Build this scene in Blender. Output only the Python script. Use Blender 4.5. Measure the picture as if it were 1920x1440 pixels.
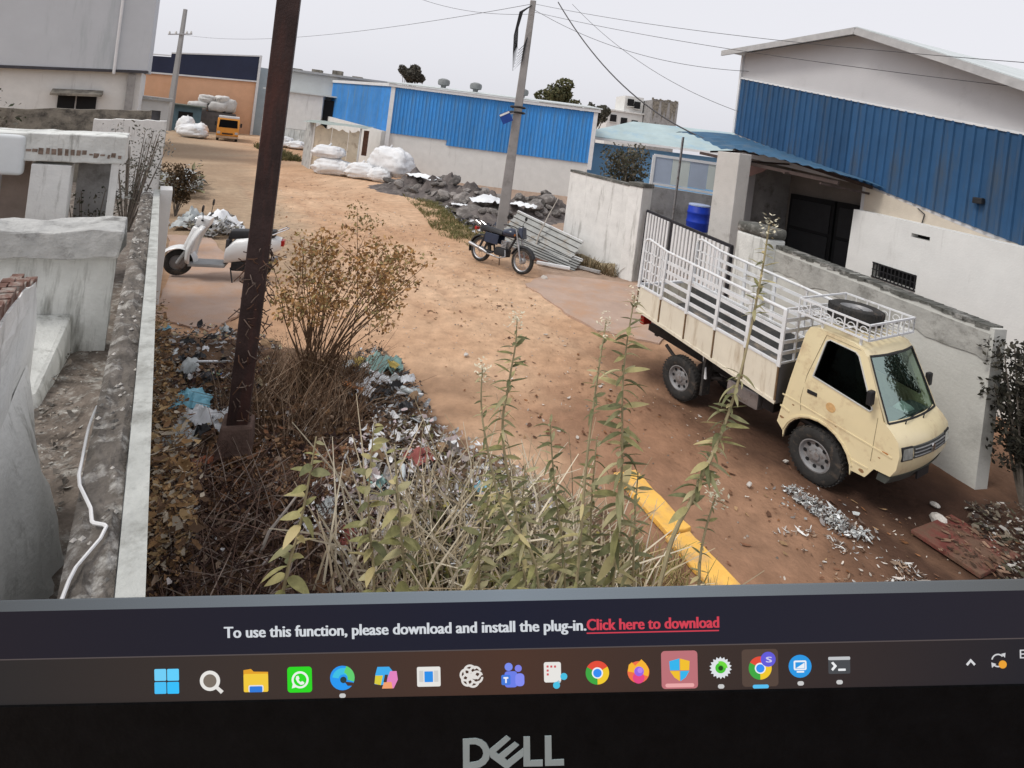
import bpy, bmesh, math, random
from math import sin, cos, pi, radians, sqrt, atan2
from mathutils import Vector, Matrix, noise
from mathutils.geometry import tessellate_polygon

for _o in list(bpy.data.objects):
    bpy.data.objects.remove(_o, do_unlink=True)
scene = bpy.context.scene
COL = scene.collection

# ------------------------------------------------------------------ camera
# a wall camera 3.8 m up, level, rolled 7.2 degrees, with a shifted lens
EYE = 3.8
ROLL = radians(7.2)
cam_data = bpy.data.cameras.new('camera')
cam = bpy.data.objects.new('camera', cam_data)
COL.objects.link(cam)
cr, sr = cos(ROLL), sin(ROLL)
cam.matrix_world = Matrix(((cr, -sr, 0, 0), (0, 0, -1, 0), (sr, cr, 0, EYE), (0, 0, 0, 1)))
cam_data.sensor_width = 36.0
cam_data.lens = 36.0 * 1000.0 / 1920.0
cam_data.shift_y = -(720.0 - 250.0) / 1920.0
cam_data.clip_start = 0.05
cam_data.clip_end = 3000.0
scene.camera = cam

# ------------------------------------------------------------------ sky and sun (bright overcast)
SUN_EL, SUN_AZ = radians(52), radians(-118)       # azimuth from +Y towards +X
world = bpy.data.worlds.new('World')
scene.world = world
world.use_nodes = True
wn, wl = world.node_tree.nodes, world.node_tree.links
wn.clear()
w_out = wn.new('ShaderNodeOutputWorld')
w_bg = wn.new('ShaderNodeBackground')
w_sky = wn.new('ShaderNodeTexSky')
w_sky.sky_type = 'NISHITA'
w_sky.sun_disc = False
w_sky.sun_elevation = SUN_EL
w_sky.sun_rotation = SUN_AZ
w_sky.air_density = 1.0
w_sky.dust_density = 6.0
w_sky.ozone_density = 1.0
w_hs = wn.new('ShaderNodeHueSaturation')
w_hs.inputs['Saturation'].default_value = 0.12
w_mix = wn.new('ShaderNodeMix')
w_mix.data_type = 'RGBA'
w_mix.inputs[0].default_value = 0.72           # an even cloud deck over the sky
w_mix.inputs[7].default_value = (6.5, 6.5, 6.95, 1)
w_bg.inputs['Strength'].default_value = 0.15
wl.new(w_sky.outputs[0], w_hs.inputs['Color'])
wl.new(w_hs.outputs[0], w_mix.inputs[6])
wl.new(w_mix.outputs[2], w_bg.inputs['Color'])
wl.new(w_bg.outputs[0], w_out.inputs['Surface'])
sun_data = bpy.data.lights.new('sun', 'SUN')
sun_data.energy = 1.5
sun_data.angle = radians(14)
sun_data.color = (1.0, 0.95, 0.88)
sun = bpy.data.objects.new('sun', sun_data)
COL.objects.link(sun)
sdir = Vector((sin(SUN_AZ) * cos(SUN_EL), cos(SUN_AZ) * cos(SUN_EL), sin(SUN_EL)))
sun.rotation_euler = sdir.to_track_quat('Z', 'Y').to_euler()
sun.location = (-10, 10, 30)

scene.render.engine = 'CYCLES'
scene.view_settings.view_transform = 'Standard'
scene.view_settings.look = 'None'
scene.view_settings.exposure = 0.0
scene.view_settings.gamma = 1.0
scene.view_settings.use_curve_mapping = False

rng = random.Random(7)

# ------------------------------------------------------------------ materials
def lin(c):
    return tuple((x / 12.92 if x <= 0.04045 else ((x + 0.055) / 1.055) ** 2.4) for x in [v / 255.0 for v in c])

MATS = {}
def mat(name, col, rough=0.75, var=0.18, scale=6.0, bump=0.0, bscale=40.0, metal=0.0, dirt=None, dirt_amt=0.0,
        dirt_scale=2.0, streak=False, spec=0.3, detail=6.0, attr=None, trans=0.0, coat=0.0, rnd=0.0, rnd_col=None):
    """procedural surface: base colour broken up by noise, optional dirt patches or vertical streaks, optional fine relief"""
    if name in MATS:
        return MATS[name]
    m = bpy.data.materials.new(name)
    m.use_nodes = True
    nt = m.node_tree
    N, L = nt.nodes, nt.links
    b = N['Principled BSDF']
    tc = N.new('ShaderNodeTexCoord')
    nz = N.new('ShaderNodeTexNoise')
    nz.inputs['Scale'].default_value = scale
    nz.inputs['Detail'].default_value = detail
    nz.inputs['Roughness'].default_value = 0.65
    L.new(tc.outputs['Object'], nz.inputs['Vector'])
    rp = N.new('ShaderNodeValToRGB')
    rp.color_ramp.elements[0].position = 0.3
    rp.color_ramp.elements[1].position = 0.7
    c0 = tuple(max(0, c * (1 - var)) for c in col[:3]) + (1,)
    c1 = tuple(min(1, c * (1 + var)) for c in col[:3]) + (1,)
    rp.color_ramp.elements[0].color = c0
    rp.color_ramp.elements[1].color = c1
    L.new(nz.outputs['Fac'], rp.inputs['Fac'])
    out = rp.outputs['Color']
    if attr:
        at = N.new('ShaderNodeAttribute')
        at.attribute_name = attr
        mx = N.new('ShaderNodeMix')
        mx.data_type = 'RGBA'
        mx.blend_type = 'MULTIPLY'
        mx.inputs[0].default_value = 1.0
        L.new(out, mx.inputs[6])
        L.new(at.outputs['Color'], mx.inputs[7])
        out = mx.outputs[2]
    if rnd_col is not None:
        oi = N.new('ShaderNodeObjectInfo')
        rr = N.new('ShaderNodeValToRGB')
        rr.color_ramp.elements[0].position = 0.35
        rr.color_ramp.elements[1].position = 1.0
        L.new(oi.outputs['Random'], rr.inputs['Fac'])
        mx = N.new('ShaderNodeMix')
        mx.data_type = 'RGBA'
        L.new(rr.outputs['Color'], mx.inputs[0])
        L.new(out, mx.inputs[6])
        mx.inputs[7].default_value = tuple(rnd_col) + (1,)
        out = mx.outputs[2]
    if rnd > 0:
        oi = N.new('ShaderNodeObjectInfo')
        mr = N.new('ShaderNodeMapRange')
        mr.inputs[3].default_value = 1 - rnd
        mr.inputs[4].default_value = 1 + rnd
        L.new(oi.outputs['Random'], mr.inputs[0])
        mx = N.new('ShaderNodeVectorMath')
        mx.operation = 'SCALE'
        L.new(out, mx.inputs[0])
        L.new(mr.outputs[0], mx.inputs['Scale'])
        out = mx.outputs[0]
    if dirt is not None:
        mp = N.new('ShaderNodeMapping')
        mp.inputs['Scale'].default_value = (3.0, 3.0, 0.35) if streak else (1, 1, 1)
        L.new(tc.outputs['Object'], mp.inputs['Vector'])
        dn = N.new('ShaderNodeTexNoise')
        dn.inputs['Scale'].default_value = dirt_scale
        dn.inputs['Detail'].default_value = 8
        dn.inputs['Roughness'].default_value = 0.7
        L.new(mp.outputs[0], dn.inputs['Vector'])
        dr = N.new('ShaderNodeValToRGB')
        dr.color_ramp.elements[0].position = max(0.0, 0.62 - 0.3 * dirt_amt)
        dr.color_ramp.elements[1].position = min(1.0, 0.80 - 0.3 * dirt_amt)
        L.new(dn.outputs['Fac'], dr.inputs['Fac'])
        mx = N.new('ShaderNodeMix')
        mx.data_type = 'RGBA'
        L.new(dr.outputs['Color'], mx.inputs[0])
        L.new(out, mx.inputs[6])
        mx.inputs[7].default_value = tuple(dirt[:3]) + (1,)
        out = mx.outputs[2]
    L.new(out, b.inputs['Base Color'])
    b.inputs['Roughness'].default_value = rough
    b.inputs['Metallic'].default_value = metal
    b.inputs['Specular IOR Level'].default_value = spec
    if coat:
        b.inputs['Coat Weight'].default_value = coat
        b.inputs['Coat Roughness'].default_value = 0.12
    if bump > 0:
        bn = N.new('ShaderNodeTexNoise')
        bn.inputs['Scale'].default_value = bscale
        bn.inputs['Detail'].default_value = 8
        L.new(tc.outputs['Object'], bn.inputs['Vector'])
        bp = N.new('ShaderNodeBump')
        bp.inputs['Strength'].default_value = bump
        bp.inputs['Distance'].default_value = 0.03
        L.new(bn.outputs['Fac'], bp.inputs['Height'])
        L.new(bp.outputs[0], b.inputs['Normal'])
    if trans > 0:
        tl = N.new('ShaderNodeBsdfTranslucent')
        L.new(out, tl.inputs['Color'])
        ms = N.new('ShaderNodeMixShader')
        ms.inputs[0].default_value = trans
        L.new(b.outputs[0], ms.inputs[1])
        L.new(tl.outputs[0], ms.inputs[2])
        L.new(ms.outputs[0], N['Material Output'].inputs['Surface'])
    MATS[name] = m
    return m

def glass(name, tint, gloss=0.35, rough=0.03):
    if name in MATS:
        return MATS[name]
    m = bpy.data.materials.new(name)
    m.use_nodes = True
    N, L = m.node_tree.nodes, m.node_tree.links
    N.clear()
    o = N.new('ShaderNodeOutputMaterial')
    t = N.new('ShaderNodeBsdfTransparent')
    t.inputs[0].default_value = tuple(tint) + (1,)
    g = N.new('ShaderNodeBsdfGlossy')
    g.inputs['Roughness'].default_value = rough
    g.inputs['Color'].default_value = tuple(min(1, c * 1.1) for c in tint) + (1,)
    ms = N.new('ShaderNodeMixShader')
    ms.inputs[0].default_value = gloss
    L.new(t.outputs[0], ms.inputs[1])
    L.new(g.outputs[0], ms.inputs[2])
    L.new(ms.outputs[0], o.inputs['Surface'])
    MATS[name] = m
    return m

def lit(name, col, strength=1.0):
    """a lit pixel colour of a display"""
    if name in MATS:
        return MATS[name]
    m = bpy.data.materials.new(name)
    m.use_nodes = True
    N, L = m.node_tree.nodes, m.node_tree.links
    b = N['Principled BSDF']
    b.inputs['Base Color'].default_value = (0.01, 0.01, 0.01, 1)
    b.inputs['Roughness'].default_value = 0.6
    b.inputs['Specular IOR Level'].default_value = 0.05
    b.inputs['Emission Color'].default_value = tuple(col) + (1,)
    b.inputs['Emission Strength'].default_value = strength
    MATS[name] = m
    return m

# ------------------------------------------------------------------ mesh builder
class MB:
    def __init__(s):
        s.v, s.f, s.m, s.c = [], [], [], []

    def add(s, vs, fs, mi=0, col=None):
        o = len(s.v)
        s.v.extend((float(a), float(b), float(c)) for a, b, c in vs)
        s.f.extend(tuple(i + o for i in f) for f in fs)
        s.m.extend([mi] * len(fs))
        if col is not None:
            s.c.extend([col] * len(vs))
        return s

    def box(s, lo, hi, mi=0, col=None):
        x0, y0, z0 = lo
        x1, y1, z1 = hi
        return s.add([(x0, y0, z0), (x1, y0, z0), (x1, y1, z0), (x0, y1, z0), (x0, y0, z1), (x1, y0, z1), (x1, y1, z1), (x0, y1, z1)],
                     [(0, 3, 2, 1), (4, 5, 6, 7), (0, 1, 5, 4), (1, 2, 6, 5), (2, 3, 7, 6), (3, 0, 4, 7)], mi, col)

    def hexa(s, bottom, top, mi=0):
        """bottom and top: four corners each, counter-clockwise from above"""
        return s.add(list(bottom) + list(top), [(0, 3, 2, 1), (4, 5, 6, 7), (0, 1, 5, 4), (1, 2, 6, 5), (2, 3, 7, 6), (3, 0, 4, 7)], mi)

    def bar(s, p, q, w, h=None, up=(0, 0, 1), mi=0):
        h = h or w
        p, q = Vector(p), Vector(q)
        d = (q - p).normalized()
        u = Vector(up)
        if abs(d.dot(u)) > 0.98:
            u = Vector((1, 0, 0))
        r = d.cross(u).normalized() * (w / 2)
        u = r.cross(d).normalized() * (h / 2)
        vs = [p - r - u, p + r - u, p + r + u, p - r + u, q - r - u, q + r - u, q + r + u, q - r + u]
        return s.add(vs, [(0, 1, 2, 3), (7, 6, 5, 4), (0, 4, 5, 1), (1, 5, 6, 2), (2, 6, 7, 3), (3, 7, 4, 0)], mi)

    def tube(s, pts, r, n=6, mi=0, cap=True, col=None):
        pts = [Vector(p) for p in pts]
        rs = r if isinstance(r, (list, tuple)) else [r] * len(pts)
        vs, fs = [], []
        prev = None
        for i, p in enumerate(pts):
            d = (pts[min(i + 1, len(pts) - 1)] - pts[max(i - 1, 0)])
            d = d.normalized() if d.length > 1e-9 else Vector((0, 0, 1))
            if prev is None:
                a = Vector((0, 0, 1)) if abs(d.z) < 0.9 else Vector((1, 0, 0))
                u = d.cross(a).normalized()
            else:
                u = (prev - d * prev.dot(d))
                u = u.normalized() if u.length > 1e-6 else d.orthogonal().normalized()
            prev = u
            w = d.cross(u)
            for k in range(n):
                a = 2 * pi * k / n
                vs.append(p + (u * cos(a) + w * sin(a)) * rs[i])
        for i in range(len(pts) - 1):
            for k in range(n):
                fs.append((i * n + k, i * n + (k + 1) % n, (i + 1) * n + (k + 1) % n, (i + 1) * n + k))
        if cap:
            fs.append(tuple(range(n - 1, -1, -1)))
            fs.append(tuple((len(pts) - 1) * n + k for k in range(n)))
        return s.add(vs, fs, mi, col)

    def lathe(s, prof, n=24, c=(0, 0, 0), axis='z', mi=0, close=False):
        """prof: (radius, height) pairs turned about an axis through c"""
        vs, fs = [], []
        for r, h in prof:
            for k in range(n):
                a = 2 * pi * k / n
                x, y = r * cos(a), r * sin(a)
                if axis == 'z':
                    p = (x, y, h)
                elif axis == 'y':
                    p = (y, h, x)
                else:
                    p = (h, x, y)
                vs.append((p[0] + c[0], p[1] + c[1], p[2] + c[2]))
        m = len(prof)
        rng_ = range(m if close else m - 1)
        for i in rng_:
            j = (i + 1) % m
            for k in range(n):
                fs.append((i * n + k, i * n + (k + 1) % n, j * n + (k + 1) % n, j * n + k))
        if not close:
            if prof[0][0] > 1e-5:
                fs.append(tuple(range(n - 1, -1, -1)))
            if prof[-1][0] > 1e-5:
                fs.append(tuple((m - 1) * n + k for k in range(n)))
        return s.add(vs, fs, mi)

    def plate(s, outer, holes, t, fn, mi=0):
        """flat plate from a 2-D outline with holes; fn(u, v, w) gives the point, w from 0 to t"""
        loops = [list(outer)] + [list(h) for h in holes]
        flat = [p for lp in loops for p in lp]
        tris = tessellate_polygon([[Vector((p[0], p[1], 0)) for p in lp] for lp in loops])
        n = len(flat)
        vs = [fn(p[0], p[1], 0) for p in flat] + [fn(p[0], p[1], t) for p in flat]
        fs = []
        for a, b, c in tris:
            A, B, Cc = flat[a], flat[b], flat[c]
            ar = (B[0] - A[0]) * (Cc[1] - A[1]) - (B[1] - A[1]) * (Cc[0] - A[0])
            if abs(ar) < 1e-12:
                continue
            if ar < 0:
                a, c = c, a
            fs.append((a, b, c))
            fs.append((c + n, b + n, a + n))
        o = 0
        for lp in loops:
            k = len(lp)
            for i in range(k):
                j = (i + 1) % k
                fs.append((o + i, o + i + n, o + j + n, o + j))
            o += k
        return s.add(vs, fs, mi)

    def data(s, name):
        me = bpy.data.meshes.new(name)
        me.from_pydata(s.v, [], s.f)
        if s.c and len(s.c) == len(s.v):
            at = me.color_attributes.new('tone', 'FLOAT_COLOR', 'POINT')
            flat = []
            for c in s.c:
                flat.extend((c[0], c[1], c[2], 1.0))
            at.data.foreach_set('color', flat)
        return me

    def build(s, name, mats, parent=None, smooth=False, bevel=0.0, fix=True, angle=40, bseg=2):
        me = s.data(name)
        ms = mats if isinstance(mats, (list, tuple)) else [mats]
        for m in ms:
            me.materials.append(m)
        if len(ms) > 1:
            me.polygons.foreach_set('material_index', s.m)
        if fix and len(me.polygons) < 20000:
            bm = bmesh.new()
            bm.from_mesh(me)
            bmesh.ops.recalc_face_normals(bm, faces=bm.faces)
            if bevel > 0:
                es = [e for e in bm.edges if len(e.link_faces) == 2 and e.calc_face_angle(0) > radians(30)]
                bmesh.ops.bevel(bm, geom=es, offset=bevel, segments=bseg, affect='EDGES', profile=0.6, clamp_overlap=True)
            bm.to_mesh(me)
            bm.free()
        if smooth:
            me.polygons.foreach_set('use_smooth', [True] * len(me.polygons))
            try:
                me.set_sharp_from_angle(angle=radians(angle))
            except Exception:
                pass
        me.update()
        o = bpy.data.objects.new(name, me)
        COL.objects.link(o)
        if parent is not None:
            o.parent = parent
        return o

def thing(name, label, cat, loc=(0, 0, 0), rz=0.0, group=None, scale=1.0):
    o = bpy.data.objects.new(name, None)
    o.empty_display_size = 0.2
    COL.objects.link(o)
    o.location = loc
    o.rotation_euler = (0, 0, rz)
    if scale != 1.0:
        o.scale = (scale,) * 3
    o['label'] = label
    o['category'] = cat
    if group:
        o['group'] = group
    return o

def tag(o, label, cat, group=None, kind=None):
    o['label'] = label
    o['category'] = cat
    if group:
        o['group'] = group
    if kind:
        o['kind'] = kind
    return o

def struct(o):
    o['kind'] = 'structure'
    return o

def stuff(o, label=None, cat=None):
    o['kind'] = 'stuff'
    if label:
        o['label'] = label
        o['category'] = cat
    return o

def share(src, parent, loc=(0, 0, 0), rot=(0, 0, 0), scale=(1, 1, 1), name=None):
    """another part with the same mesh"""
    o = bpy.data.objects.new(name or src.name.split('.')[0], src.data)
    COL.objects.link(o)
    o.parent = parent
    o.location = loc
    o.rotation_euler = rot
    o.scale = scale
    return o

def copy_thing(root, loc, rz, label, scale=None):
    r = root.copy()
    COL.objects.link(r)
    r.location = loc
    r.rotation_euler = (0, 0, rz)
    r['label'] = label
    if scale:
        r.scale = (scale,) * 3
    for ch in list(root.children):
        c = ch.copy()
        COL.objects.link(c)
        c.parent = r
        for g in ch.children:
            d = g.copy()
            COL.objects.link(d)
            d.parent = c
    return r

def fbm(x, y, z=0.0, s=1.0, o=4):
    return noise.fractal(Vector((x * s, y * s, z * s)), 1.0, 2.0, o)

def roughen(o, cuts=6, amp=0.012, scale=5.0, maxlen=0.25):
    """break up straight masonry edges: split long edges and push the points about"""
    bm = bmesh.new()
    bm.from_mesh(o.data)
    bmesh.ops.triangulate(bm, faces=[f for f in bm.faces if len(f.verts) > 4])
    for _ in range(5):
        es = [e for e in bm.edges if e.calc_length() > maxlen]
        if not es or len(bm.verts) > 9000:
            break
        bmesh.ops.subdivide_edges(bm, edges=es, cuts=1, use_grid_fill=True)
    for v in bm.verts:
        p = v.co * scale
        v.co += Vector((noise.noise(p), noise.noise(p + Vector((9, 4, 1))), noise.noise(p + Vector((3, 8, 5))))) * amp + Vector((noise.noise(p * 3), noise.noise(p * 3 + Vector((5, 1, 7))), noise.noise(p * 3 + Vector((2, 2, 9))))) * amp * 0.6
    bm.to_mesh(o.data)
    bm.free()
    return o

# ---- palette
PLASTER = mat('plaster_white', (0.68, 0.68, 0.66), 0.9, 0.10, 3, 0.25, 30, dirt=(0.25, 0.24, 0.22), dirt_amt=0.25, dirt_scale=1.6, streak=True)
PLASTER_CLEAN = mat('plaster_clean', (0.66, 0.66, 0.64), 0.9, 0.06, 2, 0.12, 30, dirt=(0.45, 0.44, 0.42), dirt_amt=0.1, dirt_scale=0.9, streak=True)
PLASTER_OLD = mat('plaster_old', (0.60, 0.61, 0.585), 0.95, 0.16, 2, 0.4, 22, dirt=(0.20, 0.20, 0.18), dirt_amt=0.35, dirt_scale=1.7, streak=True)
PLASTER_GREY = mat('plaster_grey', (0.30, 0.295, 0.29), 0.95, 0.2, 2.5, 0.35, 25, dirt=(0.12, 0.11, 0.10), dirt_amt=0.3, dirt_scale=1.5)
CONCRETE = mat('concrete', (0.42, 0.42, 0.405), 0.95, 0.22, 4, 0.5, 30, dirt=(0.09, 0.085, 0.08), dirt_amt=0.35, dirt_scale=2.4)
CONC_DARK = mat('weathered_concrete', (0.23, 0.21, 0.175), 0.95, 0.3, 3, 0.6, 20, dirt=(0.06, 0.055, 0.05), dirt_amt=0.5, dirt_scale=2.5)
MOSS = mat('blackened_coping', (0.10, 0.10, 0.09), 0.97, 0.35, 5, 0.8, 18, dirt=(0.38, 0.37, 0.35), dirt_amt=0.35, dirt_scale=4)
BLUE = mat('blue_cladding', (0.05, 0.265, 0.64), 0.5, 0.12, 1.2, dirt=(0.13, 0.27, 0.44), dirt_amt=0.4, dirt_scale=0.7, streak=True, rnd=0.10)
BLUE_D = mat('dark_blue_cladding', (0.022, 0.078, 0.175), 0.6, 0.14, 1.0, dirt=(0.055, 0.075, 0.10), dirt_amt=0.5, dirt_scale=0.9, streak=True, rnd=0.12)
NAVY = mat('navy_cladding', (0.022, 0.028, 0.060), 0.6, 0.15, 0.6)
WHITE_M = mat('white_painted_metal', (0.66, 0.67, 0.68), 0.5, 0.08, 3)
PALE_M = mat('pale_roof_metal', (0.52, 0.56, 0.56), 0.5, 0.10, 0.8, dirt=(0.34, 0.36, 0.36), dirt_amt=0.3, dirt_scale=1.2)
TEAL_M = mat('pale_teal_roof', (0.36, 0.45, 0.46), 0.65, 0.12, 0.6, dirt=(0.26, 0.40, 0.50), dirt_amt=0.3, dirt_scale=0.5)
GALV = mat('galvanised_sheet', (0.22, 0.225, 0.22), 0.5, 0.18, 4, metal=0.35, dirt=(0.16, 0.13, 0.10), dirt_amt=0.3, dirt_scale=3)
DARK = mat('dark_interior', (0.012, 0.012, 0.013), 0.9, 0.2, 2)
BLACKP = mat('black_plastic', (0.018, 0.018, 0.02), 0.5, 0.2, 12)
RUBBER = mat('tyre_rubber', (0.028, 0.027, 0.026), 0.85, 0.25, 14, 0.2, 60, dirt=(0.11, 0.085, 0.065), dirt_amt=0.3, dirt_scale=9)
STEEL = mat('dull_steel', (0.36, 0.36, 0.37), 0.4, 0.2, 9, metal=0.7, dirt=(0.16, 0.11, 0.08), dirt_amt=0.3, dirt_scale=8)
RUST = mat('rusty_steel', (0.12, 0.06, 0.04), 0.85, 0.4, 8, 0.3, 30)
CHROME = mat('chrome', (0.6, 0.6, 0.6), 0.15, 0.05, 3, metal=0.95)

# ================================================================== ground
def in_poly(x, y, P):
    c = False
    j = len(P) - 1
    for i in range(len(P)):
        if (P[i][1] > y) != (P[j][1] > y) and x < (P[j][0] - P[i][0]) * (y - P[i][1]) / (P[j][1] - P[i][1]) + P[i][0]:
            c = not c
        j = i
    return c

def smooth01(t):
    t = max(0.0, min(1.0, t))
    return t * t * (3 - 2 * t)

def mixc(a, b, t):
    return tuple(a[i] + (b[i] - a[i]) * t for i in range(3))

LITTER = [(-5.4, 8.25), (-3.85, 8.43), (-1.53, 8.32), (-0.66, 7.09), (-0.11, 6.48), (0.72, 5.94), (1.45, 5.5), (1.7, 4.65), (1.5, 2.4), (0.4, 1.2), (-1.5, 2.9)]

def ground_h(x, y):
    if y > 60 or abs(x) > 40:
        return 0.0
    h = 0.022 * fbm(x, y, 0, 0.55) + 0.008 * fbm(x, y, 3, 2.2)
    if in_poly(x, y, LITTER):
        h += 0.05
    # wheel ruts along the track
    n = (x + 1.0) * 0.835 + (y - 10.5) * 0.55 + 0.35 * fbm(x, y, 7, 0.25)
    for c_ in (-1.5, -0.1, 0.8, 2.1):
        h -= 0.035 * math.exp(-((n - c_) / 0.14) ** 2) * max(0.15, 0.55 + fbm(x, y, 11 + c_, 0.5))
        h += 0.018 * math.exp(-((abs(n - c_) - 0.27) / 0.10) ** 2)
    return h + 0.010 * fbm(x, y, 6, 3.5)

def soil(x, y):
    """what the ground is made of: orange earth on the track, dark damp earth by the parked truck, grey silt near the rubble"""
    tan, brown, dark, silt, green = (0.64, 0.435, 0.285), (0.52, 0.32, 0.195), (0.15, 0.075, 0.045), (0.33, 0.25, 0.20), (0.20, 0.17, 0.07)
    c = mixc(tan, brown, smooth01(0.5 + 0.9 * fbm(x, y, 1, 0.35)))
    n = fbm(x, y, 5, 0.6) * 0.8 + fbm(x, y, 8, 2.5) * 0.35
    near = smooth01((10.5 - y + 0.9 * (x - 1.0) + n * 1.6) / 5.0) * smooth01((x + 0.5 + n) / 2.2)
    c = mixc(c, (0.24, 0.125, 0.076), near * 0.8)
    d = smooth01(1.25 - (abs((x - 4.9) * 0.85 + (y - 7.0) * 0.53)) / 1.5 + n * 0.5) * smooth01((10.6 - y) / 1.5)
    c = mixc(c, (0.06, 0.031, 0.021), d * 0.92)  # shade beneath the truck, painted into the damp soil colour
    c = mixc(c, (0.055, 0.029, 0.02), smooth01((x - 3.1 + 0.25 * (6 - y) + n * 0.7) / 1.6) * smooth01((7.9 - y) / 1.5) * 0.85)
    if y > 12:
        e = smooth01((x - 0.30 * (20 - y) + 1.6 + n * 1.2) / 2.0)
        c = mixc(c, silt, e * 0.8 * smooth01((y - 12) / 3))
        g = smooth01(1 - abs(x + 0.36 * (y - 22) + 1.7 + n) / 1.6) * smooth01((y - 15) / 4) * smooth01((33 - y) / 5)
        c = mixc(c, green, g * 0.7 * smooth01(0.5 + 1.5 * fbm(x, y, 9, 0.9)))
        c = mixc(c, (0.30, 0.25, 0.18), smooth01((x + 0.62 * y - 5.5 + n) / -2.2) * 0.6)
    if in_poly(x, y, LITTER):
        c = mixc(c, (0.10, 0.06, 0.04), 0.8)
    if y < 40:
        n2 = (x + 1.0) * 0.835 + (y - 10.5) * 0.55 + 0.35 * fbm(x, y, 7, 0.25)
        for c_ in (-1.5, -0.1, 0.8, 2.1):
            c = mixc(c, (0.40, 0.23, 0.14), 0.35 * math.exp(-((n2 - c_) / 0.16) ** 2) * max(0, 0.5 + fbm(x, y, 11 + c_, 0.5)))
    v = 0.86 + 0.28 * (0.5 + fbm(x, y, 12, 4.0) * 0.8)
    return tuple(max(0.01, k * v) for k in c)

def spread(a0, a1, step, far, grow=1.22):
    xs = [a0 + i * step for i in range(int((a1 - a0) / step) + 1)]
    s = step
    while xs[-1] < far[1]:
        s *= grow
        xs.append(xs[-1] + s)
    s = step
    while xs[0] > far[0]:
        s *= grow
        xs.insert(0, xs[0] - s)
    return xs

gx = spread(-12, 9, 0.14, (-700, 700))
gy = spread(1.0, 24, 0.14, (-60, 1400))
mb = MB()
nx, ny = len(gx), len(gy)
for yy in gy:
    for xx in gx:
        mb.v.append((xx, yy, ground_h(xx, yy)))
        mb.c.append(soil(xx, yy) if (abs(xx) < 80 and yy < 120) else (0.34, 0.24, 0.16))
mb.f = [(j * nx + i, j * nx + i + 1, (j + 1) * nx + i + 1, (j + 1) * nx + i) for j in range(ny - 1) for i in range(nx - 1)]
GROUND = mat('earth', (0.95, 0.95, 0.95), 0.95, 0.22, 5.0, 0.9, 12, attr='tone', spec=0.15, detail=9)
ground = struct(mb.build('ground', GROUND, smooth=True, fix=False, angle=180))

# concrete aprons by the gate and by the scooter
APRON = mat('dusty_concrete', (0.42, 0.31, 0.25), 0.95, 0.12, 1.5, 0.25, 30, dirt=(0.44, 0.28, 0.19), dirt_amt=0.5, dirt_scale=1.2, spec=0.15)
def slab(name, poly, z0, z1, jag=0.06):
    P = []
    for i in range(len(poly)):
        a, b = poly[i], poly[(i + 1) % len(poly)]
        for k in range(6):
            t = k / 6
            P.append((a[0] + (b[0] - a[0]) * t + rng.uniform(-jag, jag), a[1] + (b[1] - a[1]) * t + rng.uniform(-jag, jag)))
    return struct(MB().plate(P, [], z1 - z0, lambda u, v, w: (u, v, z0 + w)).build(name, APRON))
slab('concrete_apron', [(1.5, 14.9), (4.05, 15.1), (4.6, 12.2), (3.4, 10.6), (2.2, 10.9), (1.45, 12.2), (0.8, 13.6)], -0.05, 0.034)
slab('concrete_slab', [(-8.6, 14.0), (-7.7, 14.3), (-5.3, 11.6), (-4.35, 9.3), (-4.4, 8.6), (-5.6, 8.9), (-6.4, 10.6)], -0.05, 0.034)
# inner yard of the left compound, half a metre higher
RUBBLE_E = mat('rubble_earth', (0.15, 0.125, 0.105), 0.97, 0.45, 6, 1.0, 14, dirt=(0.40, 0.39, 0.36), dirt_amt=0.35, dirt_scale=7)
mb = MB()
S_, N_ = Vector((-0.55, 0.835, 0)), Vector((0.835, 0.55, 0))
for i in range(41):
    for j in range(13):
        s, n = -1 + i * 0.6, -0.08 - j * 0.28
        p = Vector((0.16, 0, 0)) + S_ * s + N_ * n
        mb.v.append((p.x, p.y, 0.5 + 0.10 * fbm(p.x, p.y, 2, 2.0) + 0.04 * fbm(p.x, p.y, 4, 7)))
for i in range(40):
    for j in range(12):
        mb.f.append((i * 13 + j, i * 13 + j + 1, (i + 1) * 13 + j + 1, (i + 1) * 13 + j))
struct(mb.build('yard_ground', RUBBLE_E, smooth=True, angle=180))

# ================================================================== walls
def wall_block(name, label, p, q, h0, h1, t, m, coping=None, cap_t=0.06, over=0.02, cat='wall', z0=-0.1, rough_top=0.0, seg=14):
    """a masonry wall from p to q; its top follows h0 to h1 and may be ragged"""
    p, q = Vector((p[0], p[1])), Vector((q[0], q[1]))
    L = (q - p).length
    root = thing(name, label, cat, (p.x, p.y, 0), atan2(q.y - p.y, q.x - p.x))
    prof = [(0, z0), (L, z0)]
    top = []
    for i in range(seg + 1):
        u = L * i / seg
        top.append((u, h0 + (h1 - h0) * i / seg + (rng.uniform(-rough_top, rough_top) if 0 < i < seg else 0)))
    prof += list(reversed(top))
    MB().plate(prof, [], t, lambda u, v, w: (u, w, v)).build('masonry', m, root)
    if coping:
        b = MB()
        for (u0, a), (u1, c) in zip(top[:-1], top[1:]):
            b.hexa([(u0, -over, a), (u1, -over, c), (u1, t + over, c), (u0, t + over, a)],
                   [(u0, -over, a + cap_t), (u1, -over, c + cap_t), (u1, t + over, c + cap_t), (u0, t + over, a + cap_t)])
        b.build('coping', coping, root)
    return root

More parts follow.
